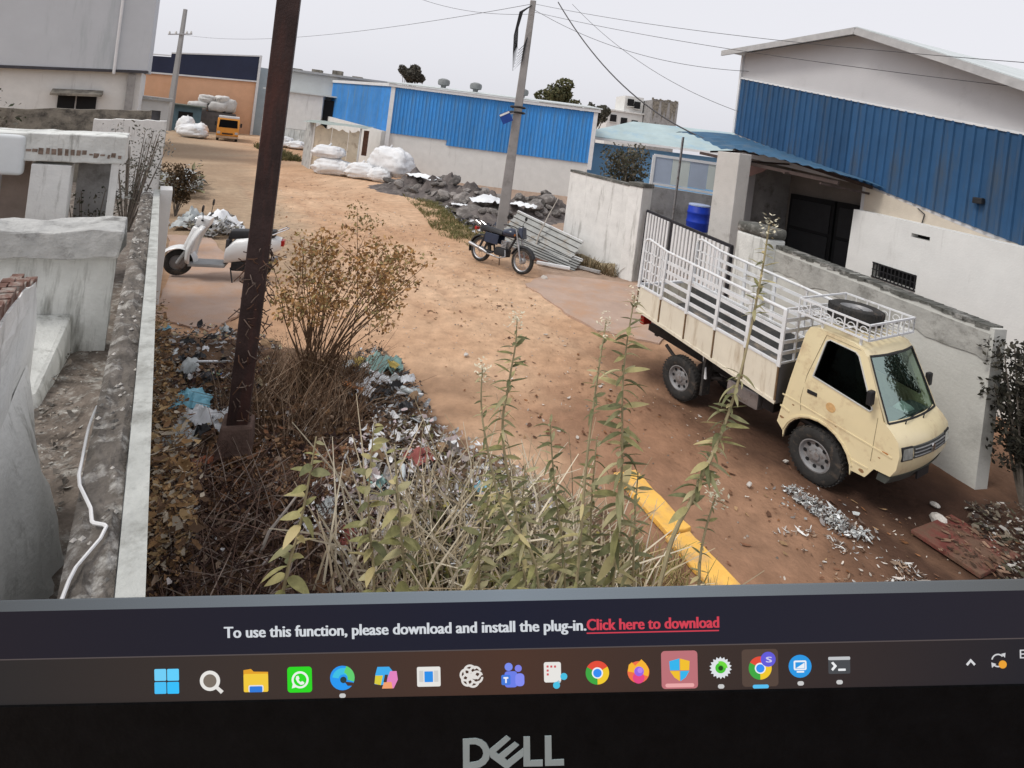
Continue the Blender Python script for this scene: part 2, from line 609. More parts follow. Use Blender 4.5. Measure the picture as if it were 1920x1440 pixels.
# white wall left of the gate, with its gate post
w = wall_block('compound_wall', 'white plastered compound wall with blackened top left of the gate', (2.07, 17.52), (3.72, 15.69), 2.80, 2.68, 0.28, PLASTER, MOSS, 0.07)
MB().plate([(0.05, 0.0), (2.2, 0.0), (2.2, 0.34), (1.7, 0.22), (0.9, 0.30), (0.4, 0.16)], [], 0.012, lambda u, v, w_: (u, -0.004 - w_, v)).build('damp_stain', mat('ochre_stain', (0.44, 0.37, 0.24), 0.95, 0.25, 5), w)
gp = thing('gate_post', 'square white gate post with black streaked cap beside the barred gate', 'gate post', (3.95, 15.62, 0), radians(-50))
MB().box((-0.24, -0.24, -0.1), (0.24, 0.24, 2.72)).build('shaft', PLASTER, gp, bevel=0.02)
MB().box((-0.27, -0.27, 2.72), (0.27, 0.27, 2.84)).build('cap', MOSS, gp, bevel=0.02)

# right compound wall behind the truck
w = wall_block('boundary_wall', 'long stained plaster boundary wall behind the pale yellow truck', (5.42, 10.7), (6.47, 6.85), 2.26, 2.08, 0.22, mat('plaster_faded', (0.52, 0.52, 0.485), 0.92, 0.10, 1.4, 0.2, 22, dirt=(0.34, 0.335, 0.31), dirt_amt=0.2, dirt_scale=0.8, streak=False), None, rough_top=0.012)
b = MB()
for i in range(26):
    u = 0.15 * i + rng.uniform(0, .05)
    h = 2.26 - 0.2 * u / 4.56
    b.plate([(u, h - rng.uniform(0.02, 0.07)), (u + 0.17, h - rng.uniform(0.02, 0.07)), (u + 0.17, h + 0.008), (u, h + 0.008)], [], 0.25, lambda a, v, w_: (a, w_ - 0.012, v))
b.build('blackened_edge', MOSS, w)
# darker weathered band under the top, as a render coat with a broken lower edge
pts = [(0, 2.15)]
for i in range(31):
    u = 3.95 * i / 30
    pts.append((u, 1.72 - 0.06 * i / 30 + 0.10 * fbm(u, 0, 2, 2.2) + rng.uniform(-.03, .03)))
pts += [(3.95, 2.0)]
MB().plate(pts, [], 0.012, lambda a, v, w_: (a, -0.004 - w_, v)).build('weathered_band', mat('weathered_render', (0.36, 0.355, 0.33), 0.95, 0.2, 3, 0.4, 16, dirt=(0.13, 0.125, 0.11), dirt_amt=0.35, dirt_scale=2.5), w)
gp = thing('gate_pillar', 'rounded blackened pillar top at the end of the boundary wall', 'gate pillar', (5.33, 11.0, 0), radians(-75))
MB().box((-0.42, -0.22, -0.1), (0.48, 0.22, 2.36)).build('shaft', PLASTER_OLD, gp, bevel=0.04)
MB().box((-0.44, -0.24, 2.36), (0.5, 0.24, 2.58)).build('cap', MOSS, gp, bevel=0.09, smooth=True, bseg=3)

# barred gate: black frame with white bars
def gate(p, q, z0, z1a, z1b, label):
    p, q = Vector((p[0], p[1])), Vector((q[0], q[1]))
    L = (q - p).length
    r = thing('barred_gate', label, 'gate', (p.x, p.y, 0), atan2(q.y - p.y, q.x - p.x))
    black = mat('black_gate_paint', (0.02, 0.02, 0.025), 0.55, 0.3, 6)
    f = MB()
    f.bar((0, 0, z0), (L, 0, z0), 0.06, 0.06).bar((0, 0, z1a), (L, 0, z1b), 0.06, 0.07)
    f.bar((0.02, 0, z0), (0.02, 0, z1a), 0.07, 0.05)
    f.bar((L - 0.02, 0, z0), (L - 0.02, 0, z1b), 0.07, 0.05)
    f.build('frame', black, r)
    MB().bar((L * 0.36, 0.01, z0), (L * 0.36, 0.01, z1a - 0.08), 0.17, 0.04, up=(0, 1, 0)).build('lock_stile', black, r)
    MB().bar((0, 0.01, z0 + 0.85), (L, 0.01, z0 + 0.82), 0.03, 0.06).build('cross_rail', black, r)
    MB().tube([(L * .36 + 0.02, -0.05, 0.95), (L * .36 + 0.06, -0.12, 1.0), (L * .36 + 0.1, -0.12, 1.15), (L * .36 + .06, -0.05, 1.2)], 0.014, 6).build('latch', black, r)
    n = int(L / 0.155)
    first = None
    for i in range(n):
        u = 0.12 + (L - 0.24) * i / (n - 1)
        if abs(u - L * .36) < 0.1:
            continue
        zt = z1a + (z1b - z1a) * u / L
        if first is None:
            first = MB().box((-0.042, -0.05, 0), (0.042, -0.025, 1)).build('bar', WHITE_M, r)
            o = first
        else:
            o = share(first, r)
        o.location = (u, 0, z0 + 0.03)
        o.scale = (1, 1, zt - z0 - 0.06)
    return r
gate((4.14, 15.32), (5.12, 11.72), 0.12, 2.08, 1.93, 'black framed gate of upright white bars behind the truck bed')

# grey yard wall behind the gate, panelled parapet above, blue drum
wall_block('yard_wall', 'plain grey yard wall behind the barred gate and the blue drum', (4.6, 18.2), (9.2, 18.9), 2.62, 2.44, 0.25, PLASTER_GREY, None)
wall_block('raised_step', 'rough grey block carrying the blue drum behind the gate', (5.9, 17.0), (7.4, 17.2), 1.42, 1.42, 0.8, CONCRETE, None, cat='block')
d = thing('plastic_drum', 'blue plastic drum standing on a block behind the gate', 'drum', (6.35, 17.35, 1.42))
MB().lathe([(0.33, 0), (0.35, 0.03), (0.35, 0.24), (0.365, 0.26), (0.365, 0.30), (0.35, 0.32), (0.35, 0.54), (0.365, 0.56), (0.365, 0.60), (0.35, 0.62), (0.34, 0.78), (0.31, 0.82)], 28).build('body', mat('blue_plastic', (0.012, 0.045, 0.42), 0.4, 0.12, 5), d, smooth=True)
MB().lathe([(0.335, 0.80), (0.345, 0.80), (0.345, 0.84), (0.30, 0.86), (0.0, 0.86)], 28).build('lid', mat('pale_blue_lid', (0.35, 0.42, 0.6), 0.5, 0.1, 5), d, smooth=True)

pn = thing('panel_parapet', 'pale striped sheet parapet above the grey yard wall', 'parapet', (5.4, 20.0, 0))
fr = MB()
fr.bar((0, 0, 3.66), (2.75, 0, 3.62), 0.08, 0.1).bar((0, 0, 2.6), (2.75, 0, 2.5), 0.08, 0.08)
for u in (0.0, 2.75):
    fr.bar((u, 0, -0.05), (u, 0, 3.66), 0.1, 0.1)
fr.build('frame', WHITE_M, pn)
cols = [mat('pale_blue_sheet', (0.36, 0.42, 0.52), 0.55, 0.06, 2), mat('pale_green_sheet', (0.52, 0.57, 0.55), 0.55, 0.05, 2)]
for i in range(4):
    u0 = 0.04 + i * 0.675
    MB().hexa([(u0, -0.012, 2.64), (u0 + 0.66, -0.012, 2.6), (u0 + 0.66, 0.012, 2.6), (u0, 0.012, 2.64)], [(u0, -0.012, 3.6), (u0 + 0.66, -0.012, 3.58), (u0 + 0.66, 0.012, 3.58), (u0, 0.012, 3.6)]).build('panel', cols[i % 2], pn)

# porch column at the right building
c = thing('porch_column', 'tall square plastered column carrying the blue sheet awning', 'column', (5.78, 13.75, 0), radians(-70))
MB().box((-0.42, -0.2, -0.1), (0.36, 0.2, 4.02)).build('shaft', mat('plaster_cream', (0.50, 0.485, 0.46), 0.92, 0.08, 2, 0.2, 25, dirt=(0.3, 0.28, 0.26), dirt_amt=0.15, dirt_scale=3), c, bevel=0.02)
MB().box((-0.46, -0.24, -0.1), (0.40, 0.24, 0.3)).build('plinth', CONCRETE, c, bevel=0.02)

# ================================================================== corrugated sheets
def corrugated(width, z0a, z0b, z1a, z1b, pitch=0.2, depth=0.03, t=0.004):
    """one upright sheet of trapezoid ribs from u=0 to width, ragged top and bottom allowed to slope"""
    b = MB()
    us = []
    n = max(1, int(round(width / pitch)))
    pw = width / n
    for i in range(n):
        for f, dd in ((0.0, 0), (0.55, 0), (0.65, -depth), (0.90, -depth), (1.0, 0)):
            us.append(((i + f) * pw, dd))
    vs, fs = [], []
    for u, dd in us:
        k = u / width
        vs += [(u, dd, z0a + (z0b - z0a) * k), (u, dd, z1a + (z1b - z1a) * k)]
    for i in range(len(us) - 1):
        if us[i + 1][0] - us[i][0] < 1e-6:
            continue
        fs.append((2 * i, 2 * i + 2, 2 * i + 3, 2 * i + 1))
    b.add(vs, fs)
    return b

# ================================================================== right building
rb = thing('warehouse', 'tall grey gabled warehouse with dark blue cladding band and sheet awning', 'building', (6.88, 16.6, 0), radians(-70))
ROOF = [(-0.1, 7.20), (1.5, 7.24), (4.0, 7.30), (6.0, 6.45), (9.6, 4.85)]
wall_up = mat('grey_render', (0.50, 0.50, 0.51), 0.92, 0.05, 0.8, 0.1, 25, dirt=(0.36, 0.36, 0.36), dirt_amt=0.2, dirt_scale=0.6)
outer = [(0, -0.1), (9.5, -0.1), (9.5, 4.85)] + [(u, z - 0.02) for u, z in reversed(ROOF[:-1])]
outer[-1] = (0, 7.18)
MB().plate(outer, [[(0.79, 1.0), (4.3, 1.0), (4.3, 3.62), (0.79, 3.95)]], 0.25, lambda u, v, w_: (u, w_, v)).build('front_wall', wall_up, rb)
MB().plate([(0.25, -0.1), (14, -0.1), (14, 7.1), (0.25, 7.1)], [], 0.25, lambda u, v, w_: (w_, u, v)).build('side_wall', wall_up, rb)
# recessed porch and dark doors
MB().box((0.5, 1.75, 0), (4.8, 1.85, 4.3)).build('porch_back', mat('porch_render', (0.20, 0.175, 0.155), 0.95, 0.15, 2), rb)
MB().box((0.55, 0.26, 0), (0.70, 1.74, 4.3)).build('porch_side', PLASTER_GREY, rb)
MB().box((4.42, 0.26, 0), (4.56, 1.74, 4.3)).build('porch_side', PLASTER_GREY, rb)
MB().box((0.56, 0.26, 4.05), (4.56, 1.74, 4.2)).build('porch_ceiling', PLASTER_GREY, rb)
for u0, u1 in ((0.9, 2.4), (2.46, 4.1)):
    dd = MB().box((u0, 1.60, 0.1), (u1, 1.72, 3.05)).build('door', DARK, rb)
    for k in range(3):
        MB().box((u0 + 0.1, 1.575, 0.3 + k * 0.9), (u1 - 0.1, 1.60, 1.1 + k * 0.9)).build('door_panel', mat('dark_door', (0.018, 0.018, 0.02), 0.6, 0.2, 4), dd)
# blue sheets
for i in range(10):
    u0 = 0.02 + i * 0.95
    f = lambda u: (6.39 - 0.1986 * u, 4.67 - 0.233 * u)
    ta, ba = f(u0)
    tb, bb = f(u0 + 0.95)
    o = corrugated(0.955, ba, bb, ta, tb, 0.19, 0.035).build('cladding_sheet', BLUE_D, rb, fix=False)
    o.location = (u0, -0.02 - 0.003 * (i % 2), 0)
MB().bar((0, -0.03, 6.4), (9.5, -0.03, 4.52), 0.05, 0.05).build('flashing', WHITE_M, rb)
MB().bar((-0.02, -0.03, 4.67), (-0.02, -0.03, 7.1), 0.07, 0.07).build('corner_trim', WHITE_M, rb)
# roof edge sheets
for (u0, z0), (u1, z1) in zip([(-0.45, 7.20)] + ROOF[1:-1], ROOF[1:]):
    MB().hexa([(u0, -0.45, z0), (u1, -0.45, z1), (u1, 12, z1), (u0, 12, z0)], [(u0, -0.45, z0 + 0.05), (u1, -0.45, z1 + 0.05), (u1, 12, z1 + 0.05), (u0, 12, z0 + 0.05)]).build('roof_sheet', PALE_M, rb)
    MB().bar((u0, -0.5, z0 - 0.06), (u1, -0.5, z1 - 0.06), 0.05, 0.16).build('barge_board', mat('grey_board', (0.40, 0.40, 0.40), 0.8, 0.15, 4), rb)
# projecting white room in front of the facade
wr = PLASTER_CLEAN
MB().plate([(4.55, -0.1), (9.6, -0.1), (9.6, 2.88), (4.62, 3.07)], [[(5.9, 2.73), (6.25, 2.72), (6.25, 2.80), (5.9, 2.81)], [(5.2, 1.72), (6.1, 1.68), (6.1, 1.98), (5.2, 2.02)]], 0.2, lambda u, v, w_: (u, -0.62 + w_, v)).build('lower_wall', wr, rb)
MB().hexa([(4.6, -0.42, 2.9), (9.6, -0.42, 2.7), (9.6, 0, 2.7), (4.6, 0, 2.9)], [(4.6, -0.42, 3.05), (9.6, -0.42, 2.86), (9.6, 0, 2.86), (4.6, 0, 3.05)]).build('ledge', wr, rb)
MB().box((4.56, -0.42, -0.1), (4.7, 0, 2.9)).build('return_wall', wr, rb)
MB().box((5.85, -0.41, 1.5), (6.35, -0.36, 2.85)).build('vent_back', DARK, rb)
MB().box((5.1, -0.40, 1.6), (6.2, -0.35, 2.1)).build('vent_back', DARK, rb)
gr = MB()
for k in range(12):
    u = 5.22 + k * 0.078
    gr.bar((u, -0.63, 1.70), (u, -0.63, 2.0), 0.018)
gr.bar((5.2, -0.63, 1.72), (6.1, -0.63, 1.68), 0.03).bar((5.2, -0.63, 2.02), (6.1, -0.63, 1.98), 0.03).bar((5.2, -0.63, 1.88), (6.1, -0.63, 1.84), 0.02)
gr.build('vent_grille', BLACKP, rb)
MB().plate([(4.4, 3.05), (7.5, 2.95), (7.5, 2.85), (6.6, 3.05), (5.0, 3.45), (4.4, 3.6)], [], 0.02, lambda u, v, w_: (u, -0.006 - w_, v)).build('render_patch', mat('cream_render', (0.52, 0.46, 0.38), 0.92, 0.1, 2, 0.2), rb)
MB().tube([(5.6, -0.05, 3.3), (5.75, -0.06, 3.2), (5.72, -0.07, 2.95)], 0.012, 5).build('cable', BLACKP, rb)
l = MB().box((6.62, -0.16, 3.58), (6.78, -0.05, 3.7)).build('wall_lamp', BLACKP, rb, bevel=0.02)
# awning: ribbed sheet with a sagging left end
aw = MB()
N1, N2 = 34, 5
for i in range(N1 + 1):
    k = i / N1
    rib = 0.035 * (1 if i % 2 else 0)
    for j in range(N2):
        t = j / (N2 - 1)
        u = -0.25 + k * 5.1
        zb = 4.62 - 0.205 * max(0, u) - (0.02 if u < 0 else 0)
        zf = 4.36 - 0.115 * u + 0.10 * math.exp(-((u - 0.2) / 0.6) ** 2) - 0.10 * math.exp(-((u - 1.55) / 0.35) ** 2)
        y = -0.06 - t * (1.95 - 0.55 * k)
        aw.v.append((u, y, zb + (zf - zb) * t + rib + 0.03 * sin(t * pi)))
for i in range(N1):
    for j in range(N2 - 1):
        aw.f.append((i * N2 + j, (i + 1) * N2 + j, (i + 1) * N2 + j + 1, i * N2 + j + 1))
aw.build('awning_sheet', mat('weathered_blue_sheet', (0.055, 0.13, 0.22), 0.7, 0.2, 2, dirt=(0.12, 0.16, 0.20), dirt_amt=0.3, dirt_scale=1.8), rb, fix=False)
f = MB()
f.bar((0.6, -1.7, 3.92), (4.7, -1.3, 3.62), 0.06, 0.08).bar((0.6, -0.1, 4.3), (4.6, -0.1, 3.6), 0.05, 0.08)
for u in (0.9, 2.2, 3.5, 4.5):
    f.bar((u, -0.05, 4.35 - 0.2 * u), (u, -1.6, 4.10 - 0.12 * u), 0.04, 0.05)
f.build('awning_frame', mat('brown_timber', (0.07, 0.05, 0.045), 0.8, 0.3, 6), rb)
MB().plate([(1.75, 3.86), (2.5, 3.72), (2.35, 3.62), (1.85, 3.42)], [], 0.02, lambda u, v, w_: (u, -1.1 + w_, v)).build('hanging_board', mat('pinkish_board', (0.28, 0.17, 0.15), 0.85, 0.15, 4), rb)
MB().bar((0.0, -1.9, 0), (0.0, -1.9, 4.33), 0.05).build('awning_prop', STEEL, rb)

# ================================================================== blue shed across the track
sh = thing('blue_shed', 'long bright blue corrugated shed on a white wall beyond the rubble', 'building', (-8.5, 36.5, 0), 0)
WIDE = 14.1
MB().plate([(0.2, -0.1), (WIDE - 0.2, -0.1), (WIDE - 0.2, 2.44), (4.1, 2.44), (4.1, 2.80), (0.2, 2.80)], [], 0.3, lambda u, v, w_: (u, w_ - 0.1, v)).build('base_wall', PLASTER_CLEAN, sh)
for i in range(14):
    u0 = 0.25 + i * 0.975
    zb = 2.78 if u0 < 4.0 else 2.42
    o = corrugated(0.98, zb, zb, 5.92, 5.92, 0.245, 0.05).build('cladding_sheet', BLUE, sh, fix=False)
    o.location = (u0, -0.16 - 0.004 * (i % 2), 0)
for u in (0.12, WIDE - 0.1):
    MB().box((u - 0.14, -0.26, 1.4 if u < 1 else 2.0), (u + 0.14, -0.02, 6.0)).build('corner_trim', WHITE_M, sh)
MB().box((-0.2, -0.35, 5.93), (WIDE + 0.2, -0.2, 6.12)).build('gutter', WHITE_M, sh)
MB().hexa([(-0.3, -0.4, 6.14), (WIDE + 0.3, -0.4, 6.14), (WIDE + 0.3, 7, 6.75), (-0.3, 7, 6.75)], [(-0.3, -0.4, 6.22), (WIDE + 0.3, -0.4, 6.22), (WIDE + 0.3, 7, 6.83), (-0.3, 7, 6.83)]).build('roof', PALE_M, sh)
# left flank, running back along the track
ang = atan2(15.5, -9.85)
LEN = 18.4
def flank(u, v, w_):
    return (u * cos(ang) + w_ * sin(ang), u * sin(ang) - w_ * cos(ang), v)
MB().plate([(0.1, -0.1), (LEN, -0.1), (LEN, 3.3), (0.1, 2.85)], [], 0.25, lambda u, v, w_: flank(u, v, -0.1 - w_)).build('flank_wall', PLASTER_CLEAN, sh)
for i in range(18):
    u0 = 0.2 + i * 1.0
    b = corrugated(1.0, 2.85 + 0.025 * i, 2.875 + 0.025 * i, 5.95 + 0.03 * i, 5.98 + 0.03 * i, 0.25, 0.05)
    b.v = [flank(u0 + x, z, -y) for x, y, z in b.v]
    b.build('cladding_sheet', BLUE, sh, fix=False)
MB().plate([(0, 5.95), (LEN, 6.5), (LEN, 6.75), (0, 6.16)], [], 0.2, lambda u, v, w_: flank(u, v, 0.1 - w_)).build('fascia', WHITE_M, sh)
vent0 = None
for u in (2.2, 4.6, 8.1):
    v = MB()
    v.lathe([(0.18, 0), (0.2, 0.25), (0.42, 0.3), (0.46, 0.5), (0.42, 0.68), (0.2, 0.78), (0.0, 0.8)], 14, (u + 0.8, 3.2, 6.42))
    v.build('roof_ventilator', mat('grey_vent', (0.20, 0.21, 0.21), 0.6, 0.2, 5), sh, smooth=True)

# low pale building left of the blue shed
pb = thing('pale_shed', 'low pale grey flat roofed shed between the pole and the blue shed', 'building', (-22.3, 50, 0), radians(6))
MB().box((0, 0, -0.1), (10.2, 8, 7.0)).build('upper_wall', mat('pale_grey_wall', (0.50, 0.51, 0.50), 0.9, 0.06, 1), pb)
MB().box((-0.3, -0.3, 7.0), (10.6, 8.2, 7.2)).build('roof', mat('grey_roof', (0.33, 0.34, 0.35), 0.8, 0.1, 2), pb)
MB().box((-0.5, -1.6, 1.7), (4.6, -0.02, 5.0)).build('lean_to_wall', PLASTER_CLEAN, pb)
MB().box((-0.7, -1.8, 5.0), (6.2, -0.02, 5.12)).build('lean_to_roof', PALE_M, pb)
MB().box((-0.5, -1.6, -0.1), (4.6, -0.02, 1.68)).build('lean_to_base', PLASTER_OLD, pb)
MB().box((4.62, -1.2, 0), (6.0, -0.02, 4.7)).build('doorway', DARK, pb)
for k in range(4):
    MB().box((0.8 + k * 1.9, 0.5, 7.2), (1.7 + k * 1.9, 1.2, 7.35 + 0.15 * (k % 3))).build('roof_lump', CONC_DARK, pb)

# ================================================================== big orange and navy factory at the end of the track
ob = thing('factory', 'orange walled factory with navy cladding band at the end of the track', 'building', (-37.6, 54.0, 0), atan2(5.7, 8.6))
W2 = 10.4
MB().plate([(-6, -0.1), (W2, -0.1), (W2, 6.0), (-6, 4.8)], [], 0.3, lambda u, v, w_: (u, w_, v)).build('wall', mat('orange_render', (0.68, 0.40, 0.25), 0.9, 0.10, 0.5, dirt=(0.66, 0.36, 0.20), dirt_amt=0.3, dirt_scale=0.3), ob)
MB().plate([(-6, 4.95), (W2 - 0.2, 6.0), (W2 - 0.2, 8.75), (2.0, 7.55), (2.0, 7.2), (-6, 6.4)], [], 0.12, lambda u, v, w_: (u, w_ - 0.15, v)).build('cladding_band', NAVY, ob)
MB().bar((-6, -0.2, 4.90), (W2, -0.2, 5.98), 0.1, 0.16).build('lower_trim', WHITE_M, ob)
MB().bar((-6, -0.2, 6.55), (2.0, -0.2, 7.35), 0.1, 0.12).build('upper_trim', WHITE_M, ob)
MB().bar((2.0, -0.2, 7.62), (W2, -0.2, 8.85), 0.1, 0.14).build('upper_trim', WHITE_M, ob)
MB().box((W2 - 0.2, -0.3, 0), (W2 + 0.05, -0.02, 8.9)).build('corner_trim', WHITE_M, ob)
MB().box((W2 + 0.06, 0, -0.1), (W2 + 2.4, 6, 7.6)).build('annex', mat('blue_grey_render', (0.30, 0.36, 0.40), 0.9, 0.1, 1), ob)
MB().box((-6, 0.31, 0), (W2, 12, 6.3)).build('hall', PLASTER_GREY, ob)

# far low roofs between the shed and the warehouse
fr_ = thing('teal_roof_shed', 'low shed with pale teal metal roof between blue shed and warehouse', 'building', (6.0, 44, 0), radians(-14))
MB().box((0, 0, -0.1), (16, 8, 3.9)).build('wall', mat('blue_wall_pale', (0.18, 0.38, 0.62), 0.7, 0.1, 1), fr_)
MB().hexa([(-0.6, -1.2, 4.35), (16.5, -1.2, 4.1), (16.5, 4, 6.1), (3.6, 4, 6.1)], [(-0.6, -1.2, 4.43), (16.5, -1.2, 4.18), (16.5, 4, 6.18), (3.6, 4, 6.18)]).build('roof', TEAL_M, fr_)
MB().box((-0.6, -1.24, 4.15), (16.5, -1.18, 4.33)).build('fascia', WHITE_M, fr_)
MB().box((0.3, -0.9, 0), (0.5, -0.7, 4.3)).build('post', PLASTER_GREY, fr_)
# far houses
hs = thing('far_house', 'white two storey house far behind the low sheds', 'building', (15.6, 90, 0), radians(8))
MB().box((0, 0, -0.1), (6.2, 6, 9.8)).build('wall', PLASTER_CLEAN, hs)
MB().box((2.8, 0.2, 9.8), (6.1, 5, 12.6)).build('upper_floor', PLASTER_CLEAN, hs)
MB().box((-0.2, -0.2, 9.7), (6.4, 6.2, 9.95)).build('roof_slab', PLASTER, hs)
for u, z in ((0.5, 7.9), (2.4, 7.6), (4.3, 7.4), (4.4, 10.6), (3.2, 10.9)):
    wdw = MB().box((u, -0.12, z), (u + 1.1, -0.02, z + 1.2)).build('window', DARK, hs)
    MB().box((u - 0.1, -0.2, z - 0.12), (u + 1.2, -0.02, z - 0.02)).build('sill', PLASTER, wdw)
ft = thing('grey_tower', 'grey weathered windowless block beside the far white house', 'building', (22.3, 88, 0), radians(8))
MB().box((0, 0, -0.1), (4.6, 5, 12.2)).build('wall', PLASTER_GREY, ft)
b = MB()
for k in range(14):
    b.box((k * 0.33, -0.05, 12.2), (k * 0.33 + 0.22, 0.3, 12.35 + 0.25 * rng.random()))
b.build('broken_parapet', CONC_DARK, ft)
for k in range(3):
    MB().plate([(k * 1.5 + .1, 12.1), (k * 1.5 + 1.3, 12.1), (k * 1.5 + 1.1, 9.6 - k * .4), (k * 1.5 + .8, 10.8), (k * 1.5 + .4, 8.8)], [], 0.02, lambda u, v, w_: (u, -0.004 - w_, v)).build('soot_streak', CONC_DARK, ft)

# ================================================================== left compound
def sn(s, n, z=0.0):
    """point s metres along the track-side wall and n metres across it (to the right)"""
    p = Vector((0.148, 0, 0)) + S_ * s + N_ * n
    return (p.x, p.y, z)
RS = atan2(S_.y, S_.x)
bw = thing('side_wall', 'low white topped boundary wall running along the left of the track', 'wall', sn(-1.2, 0), RS)
# local frame: x along the wall, +y to the left (into the compound)
MB().box((0, 0.0, -0.1), (12.7, 0.24, 1.96)).build('masonry', PLASTER, bw)
b = MB()
k = 0.0
while k < 12.6:
    l = rng.uniform(0.5, 0.9)
    b.hexa([(k, -0.012, 1.962), (min(k + l, 12.7), -0.012, 1.962), (min(k + l, 12.7), 0.078, 1.962), (k, 0.078, 1.962)],
           [(k, -0.012, 2.0 + rng.uniform(-.004, .004)), (min(k + l, 12.7), -0.012, 2.0), (min(k + l, 12.7), 0.078, 2.0), (k, 0.078, 2.0)])
    k += l
b.build('coping', mat('coping_plaster', (0.44, 0.45, 0.425), 0.9, 0.16, 5, 0.3, 40, dirt=(0.22, 0.22, 0.20), dirt_amt=0.45, dirt_scale=3.5), bw)
b = MB()
NB_ = 150
for i in range(NB_ + 1):
    x = 12.28 * i / NB_
    for j in range(6):
        y = 0.082 + 0.033 * j
        b.v.append((x, y, 1.968 + 0.05 * max(0, 0.6 + fbm(x, y * 3, 1, 3.0)) * (0.35 if j in (0, 5) else 1) + 0.02 * fbm(x, y, 6, 14)))
for i in range(NB_):
    for j in range(5):
        b.f.append((i * 6 + j, (i + 1) * 6 + j, (i + 1) * 6 + j + 1, i * 6 + j + 1))
b.build('crumbled_top', mat('crumbled_top', (0.13, 0.115, 0.10), 0.97, 0.5, 7, 1.0, 22, dirt=(0.48, 0.47, 0.44), dirt_amt=0.32, dirt_scale=6), bw, fix=False)
b = MB()
for i in range(420):
    x, y = rng.uniform(0, 12.2), rng.uniform(0.08, 0.24)
    q = rng.uniform(0.004, 0.016)
    g_ = rng.choice((0.12, 0.2, 0.45, 0.6))
    z = 1.985 + rng.uniform(0, 0.02)
    b.add([(x - q, y, z), (x, y - q, z), (x + q, y, z), (x, y + q, z), (x, y, z + q)], [(0, 1, 4), (1, 2, 4), (2, 3, 4), (3, 0, 4)], 0, (g_, g_ * .95, g_ * .88))
b.build('plaster_crumbs', mat('crumb', (1, 1, 1), 0.95, 0.2, 20, attr='tone'), bw, fix=False)['kind'] = 'stuff'
MB().box((12.3, -0.20, -0.1), (12.75, -0.014, 2.06)).build('end_pillar', PLASTER_CLEAN, bw, bevel=0.012)
cab = [(1.55, 0.27, 2.0), (2.0, 0.29, 2.02), (2.3, 0.20, 2.02), (2.55, 0.13, 2.04), (2.62, 0.17, 2.04), (2.9, 0.27, 2.01), (3.3, 0.29, 2.0), (3.62, 0.22, 2.02), (3.82, 0.13, 2.05), (3.9, 0.18, 2.03), (4.3, 0.26, 2.0), (4.9, 0.27, 1.9), (5.5, 0.26, 1.75)]
cpts = []
for (a0, a1) in zip(cab[:-1], cab[1:]):
    for k in range(4):
        t = k / 4
        t2 = t * t * (3 - 2 * t)
        cpts.append((a0[0] + (a1[0] - a0[0]) * t, a0[1] + (a1[1] - a0[1]) * t2, a0[2] + (a1[2] - a0[2]) * t))
MB().tube(cpts, 0.007, 6).build('white_cable', mat('white_cable', (0.72, 0.72, 0.72), 0.5, 0.05), bw, smooth=True)

cw = thing('cross_wall', 'stained plaster cross wall with grey slab top inside the left compound', 'wall', (-4.62, 6.62, 0), atan2(N_.y, N_.x) + pi)
# local x runs left from the boundary wall, y towards the viewer
MB().box((0.05, -0.25, 0.3), (5, 0.0, 1.70)).build('masonry', PLASTER_OLD, cw)
MB().hexa([(0.0, -0.45, 1.70), (5, -0.45, 1.70), (5, 0.16, 1.70), (0.0, 0.16, 1.70)], [(0.0, -0.45, 2.06), (5, -0.45, 2.04), (5, 0.14, 2.02), (0.0, 0.14, 2.03)]).build('slab', CONCRETE, cw, bevel=0.02)
roughen(cw.children[-1], amp=0.02)
roughen(cw.children[0], amp=0.012)
MB().hexa([(0.36, 0.0, 0.3), (3, 0.0, 0.3), (3, 1.5, 0.3), (0.42, 1.3, 0.3)], [(0.40, 0.002, 1.0), (3, 0.002, 1.2), (3, 1.5, 1.1), (0.52, 1.2, 0.62)]).build('plaster_footing', PLASTER_OLD, cw, bevel=0.05)
roughen(cw.children[-1], amp=0.05, scale=2.5)

sw = thing('broken_wall', 'broken white wall stub with rough rusty brick top in the left compound', 'wall', (-3.32, 3.94, 0), atan2(-1.14, 0.8))
# runs towards the viewer and to the lower left
prof = [(-0.1, 0.3), (4.4, 0.3), (4.4, 2.55), (2.4, 2.55), (1.2, 2.48), (0.6, 2.42), (0.12, 2.30), (-0.1, 1.9)]
roughen(MB().plate(prof, [], 0.17, lambda u, v, w_: (u, -w_, v)).build('masonry', PLASTER, sw), amp=0.015)
b = MB()
for i in range(16):
    u = 0.02 + i * 0.095
    for j in range(2):
        z = 2.28 + 0.22 * min(1, u / 1.2)
        b.box((u, -0.155 + j * 0.075, z - 0.05), (u + 0.085, -0.09 + j * 0.075, z + rng.uniform(0.02, 0.08)))
b.build('exposed_brick', mat('old_brick', (0.16, 0.085, 0.065), 0.95, 0.5, 9, 0.6, 30, dirt=(0.30, 0.29, 0.26), dirt_amt=0.45, dirt_scale=9), sw)
lp = MB()
NP = 30
for i in range(NP + 1):
    u = 0.2 + 4.2 * i / NP
    for j in range(9):
        t = j / 8
        off = 0.002 + t * (0.20 + 0.05 * sin(u * 2.3) + 0.14 * fbm(u, t, 3, 2.5))
        lp.v.append((u, off * 1.35, 1.75 - 1.35 * t ** 1.25 + 0.05 * fbm(u, t * 2, 1, 1.6)))
for i in range(NP):
    for j in range(8):
        lp.f.append((i * 9 + j, (i + 1) * 9 + j, (i + 1) * 9 + j + 1, i * 9 + j + 1))
lp.build('plaster_apron', PLASTER, sw, smooth=True, fix=False, angle=180)

